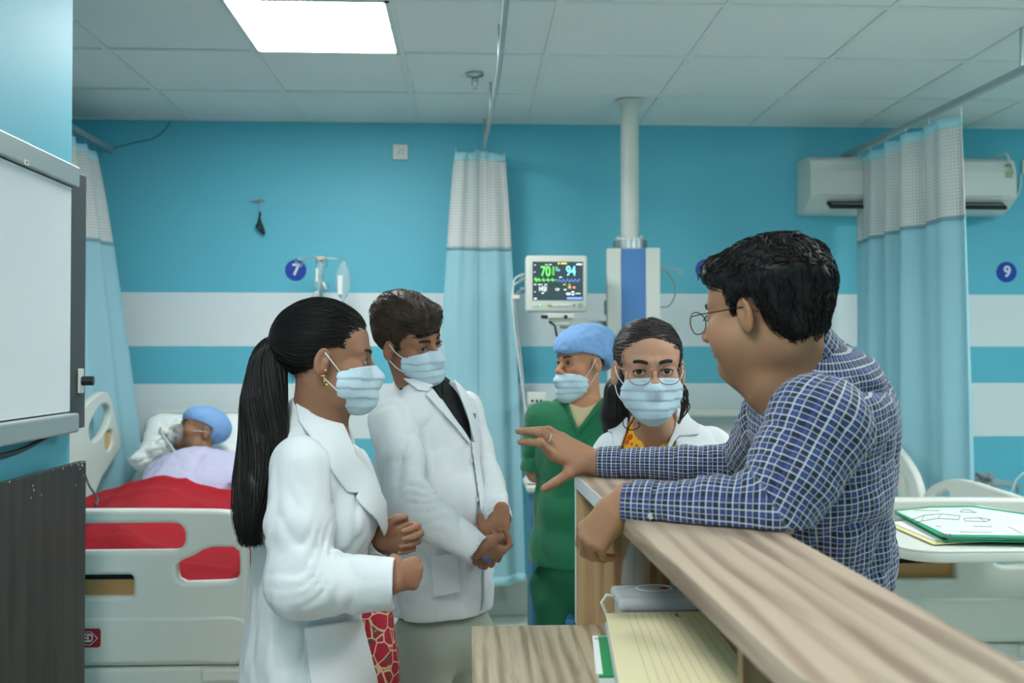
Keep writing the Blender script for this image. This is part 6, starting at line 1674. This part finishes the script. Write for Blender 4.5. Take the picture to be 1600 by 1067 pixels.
    vp = [(860, 560), (975, 560), (962, 604), (949, 613), (926, 640), (903, 669), (893, 645), (881, 612)]
    sb.fn(lambda P: -np.maximum(in_poly(P, vp), P[:, 1] - neckB.y - .04), op='i')
    sbb = F(); sbb.ops = list(sb.ops); sbb.lo = list(sb.lo); sbb.hi = list(sb.hi)
    sb.fn(folds(.007, 11, 11, 4, 3)); zh = J(860, 893, 3.4).z
    sb.fn(lambda P: zh + .02 * (P[:, 0] - hip.x) * -1 - P[:, 2], op='i')
    top = sdf_obj('scrub_top', sb, .0065, M_scrub, root, it=2)
    for a, e, r in ((S, E, .062), (S2, E2, .062)):
        d = (e - a).normalized(); q = e - d * .005; g = F().cap(a, q, r, .060).fn(folds(.005, 14, 14, 9, 5)); wn, w0 = V3(d), V3(q)
        g.fn(lambda P, wn=wn, w0=w0: (P - w0) @ wn, op='i').cap(q - d * .02, q + d * .08, .052, .056, k=0, op='s')
        sdf_obj('sleeve', g, .005, M_scrub, top, it=2)
    patch('neck_band', sbb, [(881, 612), (893, 645), (903, 669), (926, 640), (949, 613), (954, 616), (930, 646), (903, 679), (888, 648), (876, 616)], .0042, .0034, M_scrub, top, 3.6, 3.3, vox=.0034)
    legs(root, hip + Vector((0, 0, -.10)), ft, (.44, 3.52), (.30, 3.48), mat('scrub_trousers', srgb(12, 88, 58), .88), r=.074, name='scrub_trousers', hw=.105)
    return root

# ================================================================== young woman with glasses
def girl():
    root = empty('person', (.52, 2.45, 0), label='young woman with round glasses and mask facing the camera behind the counter', cat='person')
    H = HM(J(1014, 578, 2.315), (-.07, -1, -.03), (-.02, 0, 1), 1.04); fr = frameF((0, 0, 0), (-.02, -1))
    neckB = J(1022, 672, 2.40); chest = J(1035, 760, 2.46); hip = J(1035, 960, 2.48)
    S, S2 = J(962, 715, 2.46), J(1110, 706, 2.46)
    b = head(F(), H, fem=True, top=.90)
    b.cap(H @ Vector((0, -.02, -.05)), neckB, .044, .050, k=.03).cap(H @ Vector((0, .025, -.08)), neckB + Vector((0, -.01, 0)), .022, .04, k=.03)
    b.ell(chest, (.14, .088, .17), R=fr, k=.05).cap(chest, hip, .085, .10, k=.05).cap(S, S2, .045, k=.05)
    E, W = J(948, 850, 2.49), J(975, 930, 2.62); E2, W2 = J(1130, 850, 2.49), J(1100, 930, 2.62)
    b.cap(S, E, .04, .036, k=.03).cap(E, W, .034, .022, k=.02).cap(S2, E2, .04, .036, k=.03).cap(E2, W2, .034, .022, k=.02)
    blegs(b, hip, (0, -1), (.62, 2.48), (.48, 2.48), -.10)
    for w_, sd in ((W, -1), (W2, 1)): hand(b, w_, (0, .2, -1), (-.9 * sd * -1, -.2, 0), sd, [(20, 25, 15)] * 4, TH_IN, .88)
    body_obj(b, .0030, root, skin_cols(srgb(186, 140, 113), H), [(H @ Vector((0, 0, -.05)), .21)])
    eyes(root, H, gaze=(0.02, 1, .02)); brows(root, H, M_browhair, .0044); mask(root, H, dz=-.004)
    prof = [(.060, .066), (.082, .080), (.08, .15), (-.08, .16), (-.17, .10), (-.15, -.0), (-.12, -.060), (-.075, -.055), (-.060, -.028), (-.048, .0), (-.040, .02), (-.012, .004), (-.004, .002), (.004, .010), (.020, .030), (.044, .056)]
    hf = hair_cap(H, prof, (.080, .104, .080), c=(0, -.018, .041), amp=.002, kx=-12)
    bun = H @ Vector((-.02, -.12, .03)); bl_ = V3(bun)
    A = np.array(H.to_3x3().normalized(), np.float32)
    def flow(p, k):
        L = loc(p, H); d = bl_ - p; d = d / np.maximum(np.linalg.norm(d, axis=1, keepdims=True), 1e-5)
        sd = np.stack([np.sign(L[:, 0]) * .9 * (L[:, 2] > .05), 0 * L[:, 0], 0 * L[:, 0]], 1) @ A.T
        return (d + sd * .7).astype(np.float32)
    st = strands(hf, surf_points(hf, .006, 2400, lambda X: loc(X, H)[:, 1] > -.06), flow, .055, 7, .0011, (-.0005, .0022), .08, 4)
    st3 = strands(hf, surf_points(hf, .006, 90, lambda X: loc(X, H)[:, 1] > -.06, seed=8), flow, .06, 8, .00045, (0, .008), .5, 12, free=.95)
    m_h = mat('soft_black_hair', srgb(44, 37, 35), .45, noise=.35, nscale=40)
    sdf_obj('hair', hf, .0035, m_h, root, extra=merge(st, st3))
    # ponytail falling behind the shoulder at the left
    path = [J(985, 590, 2.45), J(968, 615, 2.46), J(962, 650, 2.46), J(960, 690, 2.48), J(962, 745, 2.50)]
    pt_ = F()
    for i in range(4): pt_.cap(path[i], path[i + 1], (.034, .036, .033, .026)[i], (.036, .033, .026, .012)[i], k=.03)
    pt_.fn(lambda P: .006 * (ridge(P * V3((60, 60, 9))) - .5)); sdf_obj('ponytail', pt_, .004, M_hairmat, root)
    MB().tube(crv([J(*p, 2.30) for p in ((974, 652), (974, 664), (982, 671), (994, 670), (1000, 664), (996, 660))], 5), .0012, 6).tube(crv([J(*p, 2.29) for p in ((996, 640), (990, 655), (982, 668), (980, 676))], 5), .0012, 6).build('hair_lock', M_hairmat, root, smooth=True)
    rs = np.random.RandomState(2)
    for k in range(9):
        o_ = rs.randn(4, 2) * 4
        MB().tube(crv([J(x + a, y + b_, 2.37) for (x, y), (a, b_) in zip(((1058, 596), (1070, 612), (1072, 636), (1060, 658)), o_)], 5), [.0022] * 10 + [.0016] * 5 + [.0006], 5).build('hair_lock', m_h, root, smooth=True)
    # kurta
    ku = F().ell(chest, (.152, .098, .175), R=fr).cap(chest, hip, .10, .12, k=.05).cap(S, S2, .050, k=.05).cap(neckB + Vector((0, .02, -.06)), neckB + Vector((0, .02, -.01)), .075, .058, k=.05)
    kp = [(985, 600), (1050, 600), (1048, 640), (1034, 672), (1028, 712), (1012, 712), (1002, 672), (990, 640)]
    ku.fn(lambda P: -np.maximum(in_poly(P, kp), P[:, 1] - 2.42), op='i')
    mk = mat('yellow_printed_kurta', srgb(236, 176, 40), .8); t_ = NT(mk); tc = t_.n('TexCoord')
    vo = t_.n('TexVoronoi'); vo.inputs['Scale'].default_value = 34; t_.l(tc.outputs['Object'], vo.inputs['Vector'])
    f_ = t_.math('LESS_THAN', t_.math('ABSOLUTE', t_.math('SUBTRACT', vo.outputs['Distance'], .30)), .09)
    t_.l(t_.mix(f_, srgb(238, 178, 44), srgb(214, 84, 34)), t_.b.inputs['Base Color'])
    sdf_obj('kurta', ku, .007, mk, root, it=2)
    # coat
    ct_ = F().ell(chest, (.170, .112, .19), R=fr).cap(chest, hip, .115, .13, k=.06, flat=((1, 0, 0), 1.35)).cap(hip, (hip.x, 2.48, .5), .13, .145, k=.06, flat=((1, 0, 0), 1.3))
    ct_.cap(S, S2, .062, k=.05).cap(neckB + Vector((.008, .03, -.06)), neckB + Vector((.008, .03, -.008)), .095, .066, k=.05)
    ct_.cap(neckB + Vector((0, -.008, -.03)), neckB + Vector((0, -.008, .10)), .058, .058, k=.004, op='s')
    vp = [(968, 590), (1072, 590), (1064, 640), (1056, 668), (1044, 700), (1036, 760), (988, 760), (970, 706), (976, 668), (976, 640)]
    ct_.fn(lambda P: -np.maximum(in_poly(P, vp), P[:, 1] - 2.44), op='i')
    cb_ = F(); cb_.ops = list(ct_.ops); cb_.lo = list(ct_.lo); cb_.hi = list(ct_.hi)
    ct_.fn(folds(.006, 13, 13, 6, 3)).fn(lambda P: .5 - P[:, 2], op='i')
    coat = sdf_obj('coat', ct_, .006, M_coat, root, it=2)
    for a, e, w_ in ((S, E, W), (S2, E2, W2)):
        g = F().cap(a, e, .064, .056).cap(e, w_, .055, .045, k=.03).fn(arm_folds(a, e, w_, .005, .05, 2)); sdf_obj('sleeve', g, .006, M_coat, coat, it=2)
    patch('collar', cb_, [(1056, 624), (1070, 628), (1078, 652), (1094, 664), (1092, 680), (1060, 682), (1052, 692), (1046, 706), (1040, 702), (1054, 668), (1058, 640)], .0042, .0034, M_coat, coat, 2.46, vox=.003)
    patch('collar', cb_, [(944, 664), (958, 654), (976, 646), (984, 652), (978, 676), (968, 704), (960, 704), (956, 676), (950, 674)], .0042, .0034, M_coat, coat, 2.46, vox=.003)
    legs(root, hip + Vector((0, 0, -.10)), (0, -1), (.62, 2.48), (.48, 2.48), mat('yellow_trousers', srgb(214, 170, 70), .85), r=.08)
    # glasses
    g = H; M_fr = mat('rose_gold_frame', srgb(168, 124, 116), .3, metal=.6); gr = MB()
    for s in (-1, 1):
        gr.tube([g @ Vector((s * .0325 + .0262 * math.copysign(abs(math.cos(a)) ** .85, math.cos(a)), .1085 - .0035 * (abs(s * .0325 + .0262 * math.cos(a)) / .05) ** 2, -.006 + .0225 * math.sin(a) * (1 if math.sin(a) < 0 else .92))) for a in np.linspace(0, 6.283, 37)[:-1]], .0012, 6, closed=True)
    gr.tube([g @ Vector(v) for v in ((-.0075, .1085, .002), (0, .112, .005), (.0075, .1085, .002))], .0013, 6)
    go = gr.build('glasses', M_fr, root, smooth=True)
    for s in (-1, 1):
        MB().tube(crv([g @ Vector((s * x, y, z)) for x, y, z in ((.0585, .104, .006), (.069, .09, .007), (.077, .03, .010), (.079, -.01, .014))], 4), .0013, 6).build('temple', M_fr, go, smooth=True)
        b2 = MB(); b2.bm.faces.new([b2.bm.verts.new(g @ Vector((s * .0325 + .0255 * math.cos(a), .107, -.006 + .0215 * math.sin(a)))) for a in np.linspace(0, 6.283, 25)[:-1]]); b2.build('lens', M_lens, go)
    return root

# ================================================================== patient in bed
def patient():
    root = empty('person', (-1.3, 4.3, .8), label='patient lying in bed with blue cap and oxygen mask', cat='person')
    H = HM(J(311, 677, 4.42), (-.80, -.42, .44), (.34, .45, .83), .98)
    neckB = J(318, 722, 4.30); chest = J(300, 745, 4.12) + Vector((0, 0, -.02)); hip = Vector((-1.22, 3.80, .69))
    fz = Matrix(((1, 0, 0), (0, .88, -.47), (0, .47, .88)))
    S, S2 = J(262, 745, 4.16), J(372, 735, 4.22)
    E, E2 = J(252, 765, 3.95), J(385, 765, 3.95)
    b = head(F(), H)
    b.cap(H @ Vector((0, -.02, -.05)), neckB, .045, .05, k=.03)
    b.ell(chest, (.17, .17, .09), R=fz, k=.05).cap(chest, hip, .09, .10, k=.05).cap(S, S2, .05, k=.04)
    b.cap(S, E, .04, .036, k=.03).cap(E, Vector((-1.36, 3.66, .70)), .034, .022, k=.02).cap(S2, E2, .04, .036, k=.03).cap(E2, Vector((-1.08, 3.66, .70)), .034, .022, k=.02)
    for x in (-1.3, -1.12): b.cap(hip, (x, 3.5, .74), .07, .06, k=.05).cap((x, 3.5, .74), (x, 3.15, .70), .055, .04, k=.02)
    hand(b, Vector((-1.36, 3.66, .70)), (.3, -.9, 0), (0, 0, 1), -1, [(15, 20, 10)] * 4, TH_OPEN, .9); hand(b, Vector((-1.08, 3.66, .70)), (-.3, -.9, 0), (0, 0, 1), 1, [(15, 20, 10)] * 4, TH_OPEN, .9)
    body_obj(b, .0042, root, skin_cols(srgb(134, 94, 68), H, stubble=.35), [(H @ Vector((0, 0, -.05)), .21)])
    eyes(root, H, gaze=(0, 1, -.3)); brows(root, H, M_browhair, .003)
    hf = hair_cap(H, [(.0, .10), (-.10, .10), (-.14, .0), (-.10, -.06), (-.06, -.05), (-.03, 0)], (.077, .1, .088), amp=.002); sdf_obj('hair', hf, .0045, M_hairmat, root)
    cp = F(H).ell((0, -.026, .052), (.086, .110, .086)).ell((0, .03, .06), (.072, .066, .05), k=.03)
    pc_ = [(.10, .030), (.12, .06), (.12, .18), (-.20, .18), (-.20, -.07), (-.10, -.085), (-.06, -.05), (-.036, .0), (-.03, .026), (.01, .030), (.05, .032)]
    cp.fn(lambda P: seg2(loc(P, H)[:, 1:3], pc_), op='i').fn(lambda P: .003 * (.5 - ridge(loc(P, H) * 26)))
    sdf_obj('surgical_cap', cp, .004, M_cap, root)
    mo = F(H).ell((0, .085, -.045), (.042, .048, .052)).cap((0, .12, -.055), (0, .145, -.07), .02, .013, k=.015).ell((0, .07, -.045), (.037, .043, .046), k=.002, op='s')
    mo.fn(lambda P: .060 - loc(P, H)[:, 1], op='i')
    om = sdf_obj('oxygen_mask', mo, .0035, mat('clear_mask', (.62, .66, .66, 1), .08, trans=.6, ior=1.15, alpha=.5), root)
    MB().cyl(H @ Vector((0, .13, -.055)), H @ Vector((-.005, .168, -.062)), .017, n=16).build('valve', M_white, om, auto=40)
    MB().tube(crv([H @ Vector((0, .165, -.062)), J(276, 712, 4.2), J(270, 730, 4.15), J(250, 745, 4.2), J(225, 755, 4.3)], 6), .004, 6).build('oxygen_tube', M_cable, om, smooth=True)
    MB().tube([H @ Vector(v) for v in ((.038, .072, -.03), (.074, .03, -.012), (.082, -.02, .0), (.075, -.06, .008))], .0013, 5).tube([H @ Vector(v) for v in ((-.038, .072, -.03), (-.074, .03, -.012), (-.082, -.02, .0))], .0013, 5).build('strap', M_loop, om)
    # gown
    g = F().ell(chest, (.20, .20, .105), R=fz).cap(chest, hip, .12, .13, k=.06, flat=((1, 0, 0), 1.5)).cap(S, S2, .068, k=.05).cap(S, E, .068, .058, k=.04).cap(S2, E2, .068, .058, k=.04).cap(chest, neckB, .09, .062, k=.05)
    g.cap(neckB, H @ Vector((0, 0, -.05)), .050, .055, k=.004, op='s').fn(folds(.009, 7, 7, 7, 4)).fn(folds(.003, 18, 18, 18, 7))
    sdf_obj('gown', g, .006, mat('lilac_gown', srgb(180, 178, 204), .85, bump=.15, bscale=40), root, it=2)
    return root
def bedding():
    # pillow and rumpled sheet
    f = F().box(J(330, 700, 4.68), (.32, .10, .17), R=Matrix.Rotation(math.radians(-42), 3, 'X'), r=.07, k=0).fn(folds(.010, 8, 8, 8, 2)).fn(folds(.004, 22, 22, 22, 7))
    tag(sdf_obj('pillow', f, .009, M_sheet, None, it=2), 'white pillow under the patient with the blue cap', 'pillow')
    f = F()
    for a, c_, r in (((215, 720, 4.45), (262, 690, 4.5), .045), ((262, 690, 4.5), (285, 662, 4.6), .04), ((235, 745, 4.3), (265, 735, 4.25), .04), ((262, 715, 4.4), (272, 695, 4.4), .04)): f.cap(J(*a), J(*c_), r, r * .8, k=.04)
    f.fn(folds(.016, 13, 13, 13, 4)).fn(folds(.007, 30, 30, 30, 7))
    tag(sdf_obj('bed_sheet', f, .007, M_sheet, None, it=1), 'crumpled white sheet beside the face of the patient', 'sheet')
    # red blanket: height field over the legs, hanging at the sides
    b = MB(); x0, x1, y0, y1 = -1.66, -.745, 3.055, 3.98
    N = 90; xs = np.linspace(x0, x1, N + 1); ys = np.linspace(y0, y1, 80)
    XX, YY = np.meshgrid(xs, ys, indexing='ij'); P = np.stack([XX.ravel(), YY.ravel(), 0 * XX.ravel()], 1).astype(np.float32)
    u = (XX - (x0 + x1) / 2) / ((x1 - x0) / 2)
    base = .662 + .03 * (YY - y0) + np.clip((YY - 3.2) / .6, 0, 1) * .095
    body = .10 * np.exp(-((XX + 1.20) / .26) ** 2) * np.clip((YY - 3.0) / .25, 0, 1) + .045 * np.exp(-((XX + 1.34) / .08) ** 2 - ((YY - 3.25) / .12) ** 2)
    wr = (.020 * ridge(P * V3((4, 9, 1))) + .012 * ridge(P * V3((13, 7, 1)) + 4) + .010 * vnoise(P * 14)).reshape(XX.shape)
    Z = base + body + wr - .018
    edge = np.clip((np.abs(u) - .93) / .07, 0, 1) ** 2 * .16; Z = Z - edge
    fold = np.clip((YY - 3.85) / .08, 0, 1); Z = Z - (fold ** 2) * .03 + .02 * np.exp(-((YY - 3.85) / .03) ** 2)
    V = np.stack([XX, YY, Z], -1).reshape(-1, 3); I = np.arange(V.shape[0]).reshape(XX.shape)
    Q = np.stack([I[:-1, :-1], I[1:, :-1], I[1:, 1:], I[:-1, 1:]], -1).reshape(-1, 4)
    # front drop inside the footboard
    Vf = []; k0 = len(V); n = N + 1
    for j in range(1, 9):
        t = j / 8; Vf.append(np.stack([xs, np.full(n, y0 - .006 + .012 * np.sin(xs * 40 + j)), Z[:, 0] - t * .22], -1))
    V = np.concatenate([V] + Vf); rows = [I[:, 0]] + [k0 + j * n + np.arange(n) for j in range(8)]
    for A_, B_ in zip(rows, rows[1:]): Q = np.concatenate([Q, np.stack([A_[:-1], B_[:-1], B_[1:], A_[1:]], -1)])
    o = raw_mesh('red_blanket', V.astype(np.float32), Q, M_red); md = o.modifiers.new('solid', 'SOLIDIFY'); md.thickness = .010
    tag(o, 'red woollen blanket over the legs of the patient', 'blanket')
    # dark strap lying beside the patient
    tag(MB().tube(crv([J(*p) for p in ((250, 742, 4.05), (238, 762, 3.95), (222, 778, 3.9))], 5), .008, 6).tube([J(246, 740, 4.05), J(230, 770, 3.92)], .005, 6).build('monitor_lead', mat('dark_green_strap', srgb(40, 66, 58), .6), smooth=True), 'dark green lead cable on the sheet by the arm of the patient', 'cable')
    tag(MB().tube(crv([J(133, 742, 3.6), J(140, 760, 3.5), J(152, 778, 3.4), J(150, 790, 3.3)], 5), .004, 6).build('rail_cable', M_darkgrey, smooth=True), 'grey cord hanging inside the left bed rail', 'cable')
import time as _t
for fn_ in (doctor, woman, man, nurse, girl, patient, bedding):
    t0_ = _t.time(); fn_()
